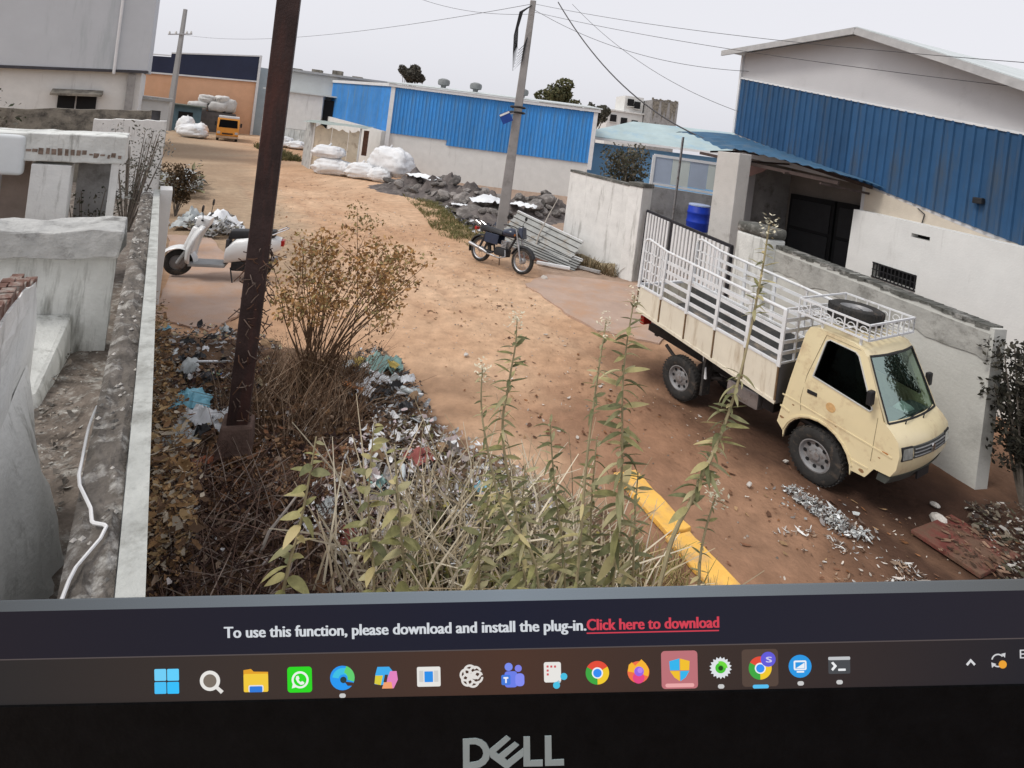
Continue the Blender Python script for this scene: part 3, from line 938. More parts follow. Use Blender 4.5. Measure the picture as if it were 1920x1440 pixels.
# concrete frame with lintel behind the cross wall
cf = thing('concrete_portal', 'unfinished concrete frame with heavy lintel behind the cross wall', 'frame', (-6.3, 8.74, 0), atan2(N_.y, N_.x) + pi)
MB().hexa([(-0.05, -0.9, 2.50), (4, -0.9, 2.36), (4, 0.0, 2.36), (-0.05, 0.0, 2.50)], [(-0.05, -0.9, 2.96), (4, -0.9, 2.72), (4, 0.0, 2.72), (-0.05, 0.0, 2.96)]).build('lintel', PLASTER_OLD, cf, bevel=0.02)
roughen(cf.children[-1], amp=0.02)
b = MB()
for i in range(40):
    u = i * 0.075
    b.box((u, 0.002, 2.60 + rng.uniform(-.03, .02)), (u + rng.uniform(.03, .066), 0.010, 2.66 + rng.uniform(-.03, .05)))
b.build('spalled_edge', mat('spalled_edge', (0.20, 0.15, 0.12), 0.95, 0.5, 12), cf)['kind'] = 'stuff'
MB().box((0.62, -0.42, 0.3), (1.10, -0.02, 2.42)).build('pillar', PLASTER, cf, bevel=0.015)
roughen(cf.children[-1], amp=0.012)
MB().box((0.02, -0.14, 0.3), (0.12, -0.02, 2.50)).build('thin_post', PLASTER, cf)
MB().box((0.15, -0.86, 1.2), (0.6, -0.75, 2.46)).build('back_panel', PLASTER_GREY, cf)
MB().box((1.2, -0.86, 0.4), (3.9, -0.75, 2.40)).build('back_panel', mat('tan_panel', (0.30, 0.25, 0.22), 0.9, 0.2, 3), cf)
wt = thing('white_tank', 'blank white rounded plastic box fixed in front of the concrete frame', 'box', (-7.5, 8.15, 1.9), atan2(N_.y, N_.x) + pi)
MB().box((-0.14, 0.0, 0.33), (0.65, 0.2, 0.95)).build('body', mat('white_plastic', (0.66, 0.69, 0.70), 0.5, 0.04, 3), wt, bevel=0.07, smooth=True, bseg=4)
MB().box((0.1, 0.06, -1.9), (0.22, 0.16, 0.34)).build('bracket', STEEL, wt)

wall_block('terrace_wall', 'long weathered brown terrace wall in front of the big grey building', (-19.5, 13.1), (-12.15, 18.0), 2.1, 3.03, 0.3, CONC_DARK, None, rough_top=0.03)
wall_block('plaster_block', 'short whitewashed wall end beside the dry bush', (-11.8, 15.1), (-10.35, 16.05), 2.72, 2.86, 0.35, PLASTER, None, rough_top=0.02)

gb = thing('grey_building', 'big pale grey building with overhanging upper storey and downpipe at left', 'building', (-20.9, 30.0, 0), atan2(N_.y, N_.x) + pi)
up = mat('pale_blue_grey_render', (0.50, 0.53, 0.56), 0.9, 0.05, 0.6, 0.1, 20, dirt=(0.38, 0.42, 0.44), dirt_amt=0.25, dirt_scale=0.4, streak=True)
MB().hexa([(-0.1, -9, 4.72), (16, -9, 2.75), (16, 0.35, 2.75), (-0.1, 0.35, 4.72)], [(-0.1, -9, 10), (16, -9, 10), (16, 0.35, 10), (-0.1, 0.35, 10)]).build('upper_storey', up, gb)
MB().hexa([(-0.15, 0.0, 4.58), (16, 0.0, 2.60), (16, 0.42, 2.60), (-0.15, 0.42, 4.58)], [(-0.15, 0.0, 4.70), (16, 0.0, 2.73), (16, 0.42, 2.73), (-0.15, 0.42, 4.70)]).build('string_course', mat('dark_joint', (0.06, 0.06, 0.07), 0.9, 0.2, 2), gb)
MB().box((0.15, -8.8, -0.1), (16, -0.1, 4.6)).build('lower_storey', PLASTER_CLEAN, gb)
wd = MB().box((2.0, -0.08, 1.9), (3.6, 0.02, 2.95)).build('window', DARK, gb)
MB().hexa([(1.75, 0.0, 3.1), (3.85, 0.0, 2.9), (3.85, 0.7, 2.78), (1.75, 0.7, 2.98)], [(1.75, 0.0, 3.32), (3.85, 0.0, 3.12), (3.85, 0.7, 2.9), (1.75, 0.7, 3.1)]).build('canopy', CONC_DARK, wd)
MB().bar((2.85, 0.04, 1.9), (2.85, 0.04, 2.95), 0.06).build('mullion', PLASTER_GREY, wd)
MB().tube([(1.37, 0.48, 4.3), (1.37, 0.48, 9.9)], 0.07, 10).build('downpipe', WHITE_M, gb, smooth=True)
MB().box((0.4, -0.1, 0), (0.75, 0.2, 4.4)).build('pier', PLASTER_GREY, gb)

# small white hut with an open doorway, far left
ht = thing('white_hut', 'small white hut with a narrow door behind the terrace wall', 'hut', (-24.6, 36.0, 0), atan2(N_.y, N_.x))
MB().plate([(-1.6, -0.1), (1.2, -0.1), (1.2, 3.0), (-1.6, 3.0)], [[(0.15, 0.0), (0.75, 0.0), (0.75, 2.3), (0.15, 2.3)]], 0.2, lambda u, v, w_: (u, w_, v)).build('wall', PLASTER_CLEAN, ht)
MB().box((-1.8, -0.3, 3.0), (1.4, 3, 3.2)).build('roof', CONCRETE, ht)
MB().box((0.1, 0.21, 0), (0.8, 0.3, 2.35)).build('door', mat('grey_door', (0.14, 0.14, 0.15), 0.8, 0.2, 3), ht)

# junk at the far end of the track
ts = thing('sheet_kiosk', 'small dull blue grey sheet kiosk beside the far white sacks', 'kiosk', (-32.6, 51.2, 0), radians(30))
MB().box((0, 0, -0.05), (2.4, 1.8, 2.5)).build('body', mat('teal_paint', (0.10, 0.17, 0.21), 0.7, 0.2, 2), ts)
MB().box((-0.4, -0.5, 2.5), (2.7, 2.0, 2.6)).build('roof', mat('green_sheet', (0.14, 0.17, 0.15), 0.7, 0.2, 2), ts)
MB().box((0.5, -0.06, 0.9), (1.7, -0.01, 1.9)).build('hatch', DARK, ts)
gw = thing('bundle_stack', 'heap of white wrapped bundles on a dark platform before the orange factory', 'bundles', (-33.0, 54.2, 0), radians(30))
MB().box((0, 0, -0.05), (4.4, 2.2, 2.1)).build('platform', mat('dark_platform', (0.11, 0.10, 0.10), 0.9, 0.3, 2), gw)
for i, (x, y, z, dx, dz) in enumerate(((0.9, 0.9, 2.05, 1.9, 1.0), (2.6, 0.8, 2.05, 1.8, 1.25), (3.7, 1.0, 2.05, 1.3, 1.6), (1.6, 1.0, 2.9, 1.7, 0.9), (3.0, 1.0, 3.2, 1.5, 0.7))):
    bb = MB()
    for jj in range(11):
        ph = -pi / 2 + pi * jj / 10
        for ii in range(18):
            th = 2 * pi * ii / 18
            q = Vector((cos(th) * cos(ph), sin(th) * cos(ph), sin(ph)))
            q = Vector([math.copysign(abs(t) ** 0.6, t) for t in q])
            k_ = 1 + 0.22 * fbm(q.x * 1.6 + i * 5, q.y * 1.6, q.z * 1.6, 1.0)
            bb.v.append((x + q.x * dx / 2 * k_, y + q.y * 0.8 * k_, z + dz / 2 + q.z * dz / 2 * k_))
    for jj in range(10):
        for ii in range(18):
            bb.f.append((jj * 18 + ii, jj * 18 + (ii + 1) % 18, (jj + 1) * 18 + (ii + 1) % 18, (jj + 1) * 18 + ii))
    bb.build('bundle', mat('white_bundle', (0.60, 0.59, 0.57), 0.8, 0.12, 2, 0.4, 6, dirt=(0.3, 0.27, 0.24), dirt_amt=0.35, dirt_scale=1.5, rnd=0.15), gw, smooth=True, fix=False, angle=60)
dh = thing('earth_bank', 'dark scrubby earth bank right of the far orange truck', 'bank', (-23.2, 52.5, 0))
b = MB()
for i in range(15):
    for j in range(9):
        x, y = i * 0.32, j * 0.45
        e = sin(pi * i / 14) * sin(pi * j / 8)
        b.v.append((x, y, -0.05 + e * (2.1 + 0.9 * fbm(x, y, 0, 0.9))))
for i in range(14):
    for j in range(8):
        b.f.append((i * 9 + j, (i + 1) * 9 + j, (i + 1) * 9 + j + 1, i * 9 + j + 1))
b.build('soil', mat('dark_scrub', (0.16, 0.13, 0.10), 0.97, 0.5, 2.5, 1.0, 6), dh, fix=False)

# ================================================================== poles and wires
pl = thing('steel_pole', 'tall dark rusty square steel pole in a concrete foot among the rubbish', 'pole', (-2.48, 5.62, 0), radians(20))
POLE = mat('dark_rusty_pole', (0.040, 0.024, 0.022), 0.7, 0.45, 2.5, 0.2, 30, dirt=(0.075, 0.032, 0.026), dirt_amt=0.4, dirt_scale=1.5, streak=True)
b = MB()
b.hexa([(-0.1, -0.1, -0.1), (0.1, -0.1, -0.1), (0.1, 0.1, -0.1), (-0.1, 0.1, -0.1)], [(-0.12, -0.42, 6.6), (0.1, -0.42, 6.6), (0.1, -0.2, 6.6), (-0.12, -0.2, 6.6)])
b.build('shaft', POLE, pl, bevel=0.012)
MB().hexa([(-0.2, -0.2, -0.1), (0.2, -0.2, -0.1), (0.2, 0.2, -0.1), (-0.2, 0.2, -0.1)], [(-0.15, -0.17, 0.46), (0.15, -0.17, 0.46), (0.15, 0.15, 0.42), (-0.15, 0.15, 0.46)]).build('concrete_foot', mat('brown_concrete', (0.13, 0.085, 0.07), 0.95, 0.3, 5, 0.5, 20), pl, bevel=0.03)
b = MB()
for i in range(170):
    z = rng.uniform(0.5, 2.4)
    a = rng.uniform(0, 2 * pi)
    dy = -0.05 * z
    p = Vector((0.125 * cos(a), 0.125 * sin(a) + dy * .7, z))
    q = p + Vector((rng.uniform(-.1, .1), rng.uniform(-.1, .05), rng.uniform(-.12, .12)))
    c_ = rng.choice([(0.13, 0.09, 0.07), (0.07, 0.04, 0.03), (0.16, 0.12, 0.10), (0.10, 0.05, 0.03)])
    b.tube([p, (p + q) / 2 + Vector((rng.uniform(-.03, .03), -.02, 0)), q], 0.006, 4, col=c_)
b.build('dry_creeper', mat('creeper', (1, 1, 1), 0.9, 0.2, 9, attr='tone'), pl, fix=False)['kind'] = 'stuff'

cp = thing('concrete_pole', 'grey tapered concrete utility pole rising from the rubble behind the motorcycle', 'pole', (0.04, 19.87, 0))
MB().hexa([(-0.21, -0.2, -0.1), (0.21, -0.2, -0.1), (0.21, 0.2, -0.1), (-0.21, 0.2, -0.1)], [(0.02, -0.1, 8.8), (0.24, -0.1, 8.8), (0.24, 0.1, 8.8), (0.02, 0.1, 8.8)]).build('shaft', mat('pole_concrete', (0.28, 0.27, 0.265), 0.92, 0.15, 2, 0.3, 30, dirt=(0.15, 0.14, 0.13), dirt_amt=0.3, dirt_scale=1.2), cp, bevel=0.03)
b = MB()
for k in range(7):
    r_ = 0.012
    x0 = -0.42 + 0.02 * k
    b.tube([(0.1, -0.12, 8.6), (x0 + 0.1, -0.14, 8.3), (x0, -0.14, 7.4 + 0.05 * k), (x0 + 0.05, -0.14, 6.75 + 0.04 * k), (x0 + 0.12, -0.14, 6.1 + 0.13 * k), (0.0, -0.16, 6.5 + .1 * k), (0.08, -0.13, 7.4)], r_, 5)
b.build('cable_bundle', BLACKP, cp)
b = MB()
b.lathe([(0.27, 0), (0.31, 0.04), (0.27, 0.08)], 16, (0.06, 0, 4.55), 'z', close=True)
b.lathe([(0.27, 0), (0.31, 0.04), (0.27, 0.08)], 16, (0.06, 0, 4.75), 'z', close=True)
b.build('cable_coil', BLACKP, cp, smooth=True)
sg = MB().plate([(-0.2, -0.2), (0.2, -0.2), (0.2, 0.2), (-0.2, 0.2)], [], 0.03, lambda u, v, w_: (-0.33 + u * 0.86 - v * 0.5, -0.28 + w_, 4.35 + u * 0.5 + v * 0.86)).build('sign_plate', mat('blue_plate', (0.012, 0.05, 0.25), 0.5, 0.1, 4), cp)
MB().plate([(-0.19, 0.11), (0.19, 0.11), (0.19, 0.18), (-0.19, 0.18)], [], 0.006, lambda u, v, w_: (-0.33 + u * 0.86 - v * 0.5, -0.284 - w_, 4.35 + u * 0.5 + v * 0.86)).build('white_strip', WHITE_M, sg)
MB().bar((-0.2, -0.25, 4.5), (0.05, -0.2, 4.6), 0.05).build('bracket', STEEL, cp)

fp_ = thing('far_pole', 'slim grey utility pole with crossarm before the orange factory', 'pole', (-32.1, 50.0, 0))
MB().hexa([(-0.24, -0.2, -0.1), (0.24, -0.2, -0.1), (0.24, 0.2, -0.1), (-0.24, 0.2, -0.1)], [(0.15, -0.12, 11.5), (0.4, -0.12, 11.5), (0.4, 0.12, 11.5), (0.15, 0.12, 11.5)]).build('shaft', mat('far_pole_concrete', (0.30, 0.30, 0.30), 0.9, 0.1, 1), fp_)
MB().bar((-0.9, -0.2, 8.95), (1.3, -0.2, 9.25), 0.1).build('crossarm', STEEL, fp_)
for x in (-0.8, -0.2, 0.8, 1.2):
    MB().lathe([(0.07, 0), (0.1, 0.1), (0.05, 0.25), (0, 0.27)], 8, (x, -0.2, 9.02 + 0.13 * x + .1)).build('insulator', PLASTER_CLEAN, fp_, smooth=True)

WIRE = mat('wire', (0.06, 0.06, 0.065), 0.6, 0.1)
def wire(p, q, sag, label, r=0.012, n=26):
    p, q = Vector(p), Vector(q)
    pts = [p.lerp(q, i / n) - Vector((0, 0, sag * 4 * (i / n) * (1 - i / n))) for i in range(n + 1)]
    return tag(MB().tube(pts, r, 5).build('overhead_wire', WIRE, smooth=True), label, 'wire')
wire((1.1, 20, 8.9), (6.6, 14.2, 4.05), 1.05, 'thick black service cable drooping from above to the warehouse awning', 0.022)
wire((-6.0, 24, 9.6), (0.14, 19.9, 8.3), 0.35, 'thin wire running from the left to the concrete pole head', 0.008)
wire((0.2, 19.9, 8.5), (7.1, 16.3, 6.6), 0.5, 'thin wire from concrete pole head to warehouse corner under its eave', 0.008)
wire((1.8, 22, 9.4), (7.0, 16.4, 5.3), 0.5, 'thin wire dropping to the warehouse corner below the eave', 0.008)
wire((0.2, 19.9, 8.7), (9.0, 9.5, 6.2), 0.2, 'thin wire crossing in front of the warehouse gable', 0.007)
wire((0.2, 19.9, 8.4), (9.6, 9.2, 5.7), 0.2, 'thin wire crossing the warehouse wall just above its blue band', 0.007)
wire((-31.7, 50, 9.1), (0.2, 19.9, 8.7), 0.8, 'long thin wire from the far pole crossarm to concrete pole', 0.010)

# ================================================================== sacks
SACK = mat('white_sack', (0.70, 0.71, 0.72), 0.7, 0.08, 2, 0.8, 5, dirt=(0.45, 0.45, 0.45), dirt_amt=0.15, dirt_scale=2.5)
def sack(loc, d, label, seed, rz=0.0, lean=0.0, group=None):
    t = thing('woven_sack', label, 'sack', loc, rz, group)
    b = MB()
    nu, nv = 44, 24
    for j in range(nv + 1):
        ph = -pi / 2 + pi * j / nv
        for i in range(nu):
            th = 2 * pi * i / nu
            e = 0.55
            cx = math.copysign(abs(cos(th)) ** e, cos(th)) * abs(cos(ph)) ** 0.7
            cy = math.copysign(abs(sin(th)) ** e, sin(th)) * abs(cos(ph)) ** 0.7
            cz = math.copysign(abs(sin(ph)) ** 0.9, sin(ph))
            n_ = 1 + 0.16 * fbm(cx * 1.4 + seed, cy * 1.4, cz * 1.4, 1.0) - 0.16 * abs(fbm(cx * 2.2 + seed, cy * 2.2, cz * 3.0, 1.0)) + 0.035 * fbm(cx * 7 + seed, cy * 7, cz * 9, 1.0)
            z = (cz * 0.5 * n_ + 0.5)
            k = 1.0 + 0.12 * (1 - z)
            b.v.append((cx * d[0] / 2 * n_ * k + lean * z * d[2], cy * d[1] / 2 * n_ * k, max(-0.02, z * d[2] - 0.02)))
    for j in range(nv):
        for i in range(nu):
            b.f.append((j * nu + i, j * nu + (i + 1) % nu, (j + 1) * nu + (i + 1) % nu, (j + 1) * nu + i))
    b.build('bag', SACK, t, smooth=True, fix=False, angle=180)
    tie = MB()
    tie.tube([(lean * d[2], 0, d[2] * 0.93), (lean * d[2] + 0.03, 0, d[2] + 0.03), (lean * d[2] + 0.09, 0.03, d[2] + 0.09)], [0.10, 0.035, 0.08], 8)
    tie.build('tied_neck', SACK, t, smooth=True)
    return t
sack((-10.4, 31.9, 0), (2.25, 1.3, 1.02), 'broad white woven sack lying under another by the pale hut', 1)
sack((-10.75, 32.0, 0.93), (1.85, 1.2, 0.82), 'white woven sack lying on top of another by the pale hut', 2)
sack((-8.55, 31.6, 0), (1.9, 1.2, 1.0), 'slumped white woven sack in the middle of the row of sacks', 3)
sack((-7.4, 31.3, 0), (1.3, 1.0, 0.85), 'small white woven sack tucked under the biggest sack', 4)
sack((-6.75, 31.9, 0.35), (2.5, 1.6, 1.75), 'biggest bulging white sack leaning by the rubble mound', 5, radians(-18), -0.22)
sack((-27.0, 45.4, 0), (2.2, 1.4, 1.2), 'white sack at the foot of the far white bundles', 6)
sack((-26.9, 46.2, 0), (1.3, 1.1, 1.3), 'upright white sack beside the far orange truck', 7)
sack((-28.6, 47.0, 0), (1.3, 1.1, 1.7), 'tall narrow white sack by the far sheet kiosk', 8)
sack((-20.4, 47.5, 0), (2.2, 1.3, 1.1), 'white sack lying against the low pale shed', 9)
sack((-18.7, 47.2, 0), (1.4, 1.2, 0.8), 'small white sack in front of the low pale shed', 10)
sack((-9.5, 15.0, 0), (0.42, 0.3, 0.2), 'little white bag on the ground by the end of the side wall', 11)

# patched hut behind the sacks
sk = thing('patched_hut', 'patched hut of torn cream boards behind the white sacks', 'hut', (-12.6, 33.6, 0), radians(3))
cream = mat('cream_board', (0.60, 0.52, 0.40), 0.85, 0.14, 1.5, dirt=(0.26, 0.18, 0.12), dirt_amt=0.3, dirt_scale=2.0)
grey_b = mat('grey_board_pale', (0.45, 0.46, 0.45), 0.85, 0.15, 2, dirt=(0.2, 0.2, 0.2), dirt_amt=0.35, dirt_scale=1.6)
for i, (u0, u1, z1, m_) in enumerate(((0.25, 1.3, 2.72, cream), (1.34, 2.35, 2.62, cream), (2.39, 3.05, 2.66, cream))):
    pts = [(u0, 0.0), (u1, 0.0)] + [(u1 - (u1 - u0) * k / 5, z1 + rng.uniform(-.1, .1)) for k in range(6)]
    MB().plate(pts, [], 0.05, lambda u, v, w_: (u, w_, v)).build('board', m_, sk)
MB().plate([(0, -0.05), (1.9, -0.05), (1.9, 2.9), (0, 2.95)], [], 0.05, lambda u, v, w_: (0.16 - w_ - u * 0.55, u, v)).build('side_board', grey_b, sk)
for x in (0.22, 3.1):
    MB().box((x - 0.05, -0.05, -0.05), (x + 0.05, 0.06, 2.9)).build('post', PLASTER, sk)
MB().box((3.25, 0.2, 1.2), (3.55, 0.35, 2.8)).build('brown_plank', RUST, sk)
rf = MB()
for i in range(13):
    for j in range(4):
        x, y = -0.5 + i * 0.33, -0.5 + j * 0.9
        rf.v.append((x, y, 2.92 + 0.06 * fbm(x, y, 0, 1.3) + 0.04 * j))
for i in range(12):
    for j in range(3):
        rf.f.append((i * 4 + j, (i + 1) * 4 + j, (i + 1) * 4 + j + 1, i * 4 + j + 1))
rf.build('roof_sheet', mat('grey_green_sheet', (0.30, 0.34, 0.31), 0.7, 0.3, 2), sk, fix=False)

# ================================================================== rubble mound
def rock(seed, r):
    bm = bmesh.new()
    bmesh.ops.create_icosphere(bm, subdivisions=2, radius=1.0)
    for v in bm.verts:
        n_ = 1 + 0.35 * noise.noise(v.co * 1.2 + Vector((seed * 7.1, seed * 3.3, 0))) + 0.12 * noise.noise(v.co * 3.5 + Vector((seed, 0, 0)))
        v.co *= n_ * r
        v.co.z *= 0.75
    me = bpy.data.meshes.new('rock')
    bm.to_mesh(me)
    bm.free()
    return me
mb = MB()
def mound_h(x, y):
    h = 0.0
    for cx, cy, rx, ry, a in ((-4.9, 29.0, 1.6, 1.5, 0.85), (-3.2, 27.9, 1.5, 1.4, 0.95), (-1.6, 26.6, 1.3, 1.4, 0.9), (-0.9, 24.8, 1.1, 1.4, 0.95), (1.0, 25.6, 1.3, 1.5, 0.75), (2.4, 26.6, 1.3, 1.5, 0.8), (-0.8, 22.6, 0.8, 1.3, 0.45)):
        d_ = ((x - cx) / rx) ** 2 + ((y - cy) / ry) ** 2
        h = max(h, a * math.exp(-d_ * 1.2))
    return h * (1 + 0.75 * fbm(x, y, 0, 1.5)) + 0.16 * abs(fbm(x, y, 4, 2.6)) * min(1, h * 4) + 0.07 * fbm(x, y, 9, 6) * min(1, h * 4) - 0.06
X0, Y0, ST, NX_, NY_ = -7.5, 20.5, 0.16, 76, 66
for i in range(NX_):
    for j in range(NY_):
        x, y = X0 + i * ST, Y0 + j * ST
        mb.v.append((x, y, mound_h(x, y)))
for i in range(NX_ - 1):
    for j in range(NY_ - 1):
        q = [i * NY_ + j, (i + 1) * NY_ + j, (i + 1) * NY_ + j + 1, i * NY_ + j + 1]
        if max(mb.v[k][2] for k in q) > -0.04:
            mb.f.append(tuple(q))
MOUND = mat('dark_rubble', (0.115, 0.10, 0.095), 0.97, 0.4, 2.5, 1.0, 9, dirt=(0.24, 0.21, 0.19), dirt_amt=0.35, dirt_scale=2.2)
tag(mb.build('rubble_mound', MOUND, smooth=True, fix=False, angle=50), 'dark grey mound of soil and broken rubble before the blue shed', 'mound')
rks = [rock(k, 1.0) for k in range(6)]
for me in rks:
    me.materials.append(mat('rubble_stone', (0.17, 0.155, 0.145), 0.95, 0.3, 1.5, 0.8, 6, dirt=(0.34, 0.32, 0.30), dirt_amt=0.3, dirt_scale=1.5, rnd=0.5))
r2 = random.Random(3)
for k in range(120):
    while True:
        x, y = r2.uniform(-6.3, 3.0), r2.uniform(21, 29.5)
        if mound_h(x, y) > 0.12:
            break
    o = bpy.data.objects.new('rubble_stone', rks[k % 6])
    COL.objects.link(o)
    s = r2.uniform(0.12, 0.40) * (1.35 if k < 16 else 0.75)
    o.location = (x, y, mound_h(x, y) + s * 0.15)
    o.scale = (s * r2.uniform(.8, 1.4), s, s * r2.uniform(.6, 1.0))
    o.rotation_euler = (r2.uniform(-.5, .5), r2.uniform(-.5, .5), r2.uniform(0, 6))
    big = s > 0.34
    west = x < -2.2
    lab = ('big' if big else 'small') + ' dark broken stone on the ' + ('sack side of the rubble mound' if west else 'rubble around the concrete pole' if x < 0.6 else 'rubble behind the leaning corrugated sheet')
    tag(o, lab, 'stone', 'broken stones: ' + lab)

def cloth(name, label, cat, loc, w_, d_, m, amp=0.08, rz=0.0, seed=0, hump=0.15, parentless=True, nn=14):
    b = MB()
    for i in range(nn + 1):
        for j in range(nn + 1):
            u, v = i / nn - 0.5, j / nn - 0.5
            x = u * w_ * (1 + 0.25 * fbm(v * 3 + seed, seed, 0, 1))
            y = v * d_ * (1 + 0.25 * fbm(u * 3 + seed, seed + 4, 0, 1))
            b.v.append((x, y, 0.012 + hump * math.exp(-((u * 2.6) ** 2 + (v * 2.6) ** 2)) + amp * abs(fbm(u * 4 + seed, v * 4, seed, 1.0))))
    for i in range(nn):
        for j in range(nn):
            b.f.append((i * (nn + 1) + j, (i + 1) * (nn + 1) + j, (i + 1) * (nn + 1) + j + 1, i * (nn + 1) + j + 1))
    o = b.build(name, m, smooth=True, fix=False, angle=60)
    o.location = loc
    o.rotation_euler = (0, 0, rz)
    return tag(o, label, cat)
WSHEET = mat('white_plastic_sheet', (0.74, 0.76, 0.78), 0.55, 0.08, 4)
cloth('plastic_sheet', 'crumpled white plastic sheet draped over the rubble near the concrete pole', 'sheet', (-0.7, 23.6, 0.62), 1.5, 0.9, WSHEET, 0.22, 0.3, 1, 0.3)
cloth('plastic_sheet', 'white plastic sheet spilling over the mound beside the biggest sack', 'sheet', (-4.4, 28.3, 0.85), 2.0, 0.9, WSHEET, 0.2, -0.6, 2, 0.12)
cloth('plastic_sheet', 'narrow white strip of sheet at the foot of the mound', 'sheet', (-1.8, 24.2, 0.25), 1.1, 0.35, WSHEET, 0.1, -0.3, 3, 0.05)
cloth('plastic_sheet', 'white sheet behind the concrete pole on the rubble', 'sheet', (0.9, 24.2, 0.55), 1.3, 0.6, WSHEET, 0.18, -0.4, 4, 0.12)

# leaning corrugated sheets by the motorcycle
def lean_sheet(loc, rz, length, height, tilt, label, m=GALV):
    t = thing('corrugated_sheet', label, 'metal sheet', loc, rz)
    b = MB()
    n_ = 6
    prof = []
    for i in range(n_):
        for f, d_ in ((0, 0), (0.5, 0), (0.6, 0.05), (0.9, 0.05)):
            prof.append(((i + f) / n_ * height, d_))
    prof.append((height, 0))
    for u in (0, length * 0.5, length):
        for h, d_ in prof:
            b.v.append((u, h * sin(tilt) - d_ * cos(tilt) + 0.02 * fbm(u, h, 0, 1), h * cos(tilt) + d_ * sin(tilt)))
    k = len(prof)
    for i in range(2):
        for j in range(k - 1):
            b.f.append((i * k + j, (i + 1) * k + j, (i + 1) * k + j + 1, i * k + j + 1))
    b.build('sheet', m, t, fix=False)
    MB().bar((0, height * sin(tilt) - 0.02, height * cos(tilt)), (length, height * sin(tilt) - 0.02, height * cos(tilt)), 0.05, 0.07).build('top_rail', WHITE_M, t)
    return t
ls = lean_sheet((0.0, 17.75, 0.34), atan2(-1.75, 2.0), 2.75, 1.1, radians(38), 'grey corrugated sheet leaning behind the motorcycle beside white wall')
ls.rotation_euler = (0, 0.16, ls.rotation_euler[2])
ls = lean_sheet((0.35, 17.25, 0.20), atan2(-1.6, 2.0), 2.5, 0.55, radians(52), 'lower corrugated sheet lying against the foot of the leaning sheet')
ls.rotation_euler = (0, 0.10, ls.rotation_euler[2])
for k, (x, y, l_, rz) in enumerate(((1.7, 15.75, 1.0, -0.25), (2.6, 15.9, 1.1, -0.55), (1.0, 16.3, 1.3, -0.6))):
    t = MB().bar((-l_ / 2, 0, 0), (l_ / 2, 0, 0), 0.1, 0.08).build('timber_length', (WHITE_M, PLASTER_GREY, RUST)[k], bevel=0.01)
    t.location = (x, y, 0.09)
    t.rotation_euler = (0, 0, rz)
    tag(t, ('pale timber length lying by the front wheel of the motorcycle', 'grey timber length lying against the foot of the white wall', 'rusty bar lying under the leaning corrugated sheet')[k], 'timber')
t = tag(MB().tube([(1.15, 16.9, 0.0), (1.25, 16.95, 0.7), (1.5, 17.1, 1.35), (1.75, 17.3, 1.9)], [0.03, 0.026, 0.02, 0.012], 6).build('dry_stick', mat('pale_stick', (0.40, 0.37, 0.33), 0.9, 0.2, 9), smooth=True), 'thin pale dry stick standing against the corrugated sheet', 'stick')

# ================================================================== pale yellow pick-up truck
YEL = mat('pale_yellow_paint', (0.71, 0.61, 0.385), 0.36, 0.06, 1.5, dirt=(0.50, 0.37, 0.22), dirt_amt=0.35, dirt_scale=3.4, spec=0.5, coat=0.35)
CREAM = mat('cream_paint', (0.68, 0.63, 0.52), 0.5, 0.08, 2.0, dirt=(0.42, 0.34, 0.24), dirt_amt=0.3, dirt_scale=2.5, streak=True)
RAILW = mat('white_rail_paint', (0.66, 0.67, 0.68), 0.5, 0.08, 5, dirt=(0.36, 0.30, 0.25), dirt_amt=0.2, dirt_scale=6)
HUBM = mat('grey_wheel_paint', (0.27, 0.27, 0.275), 0.5, 0.15, 7, metal=0.4, dirt=(0.16, 0.12, 0.10), dirt_amt=0.35, dirt_scale=8)

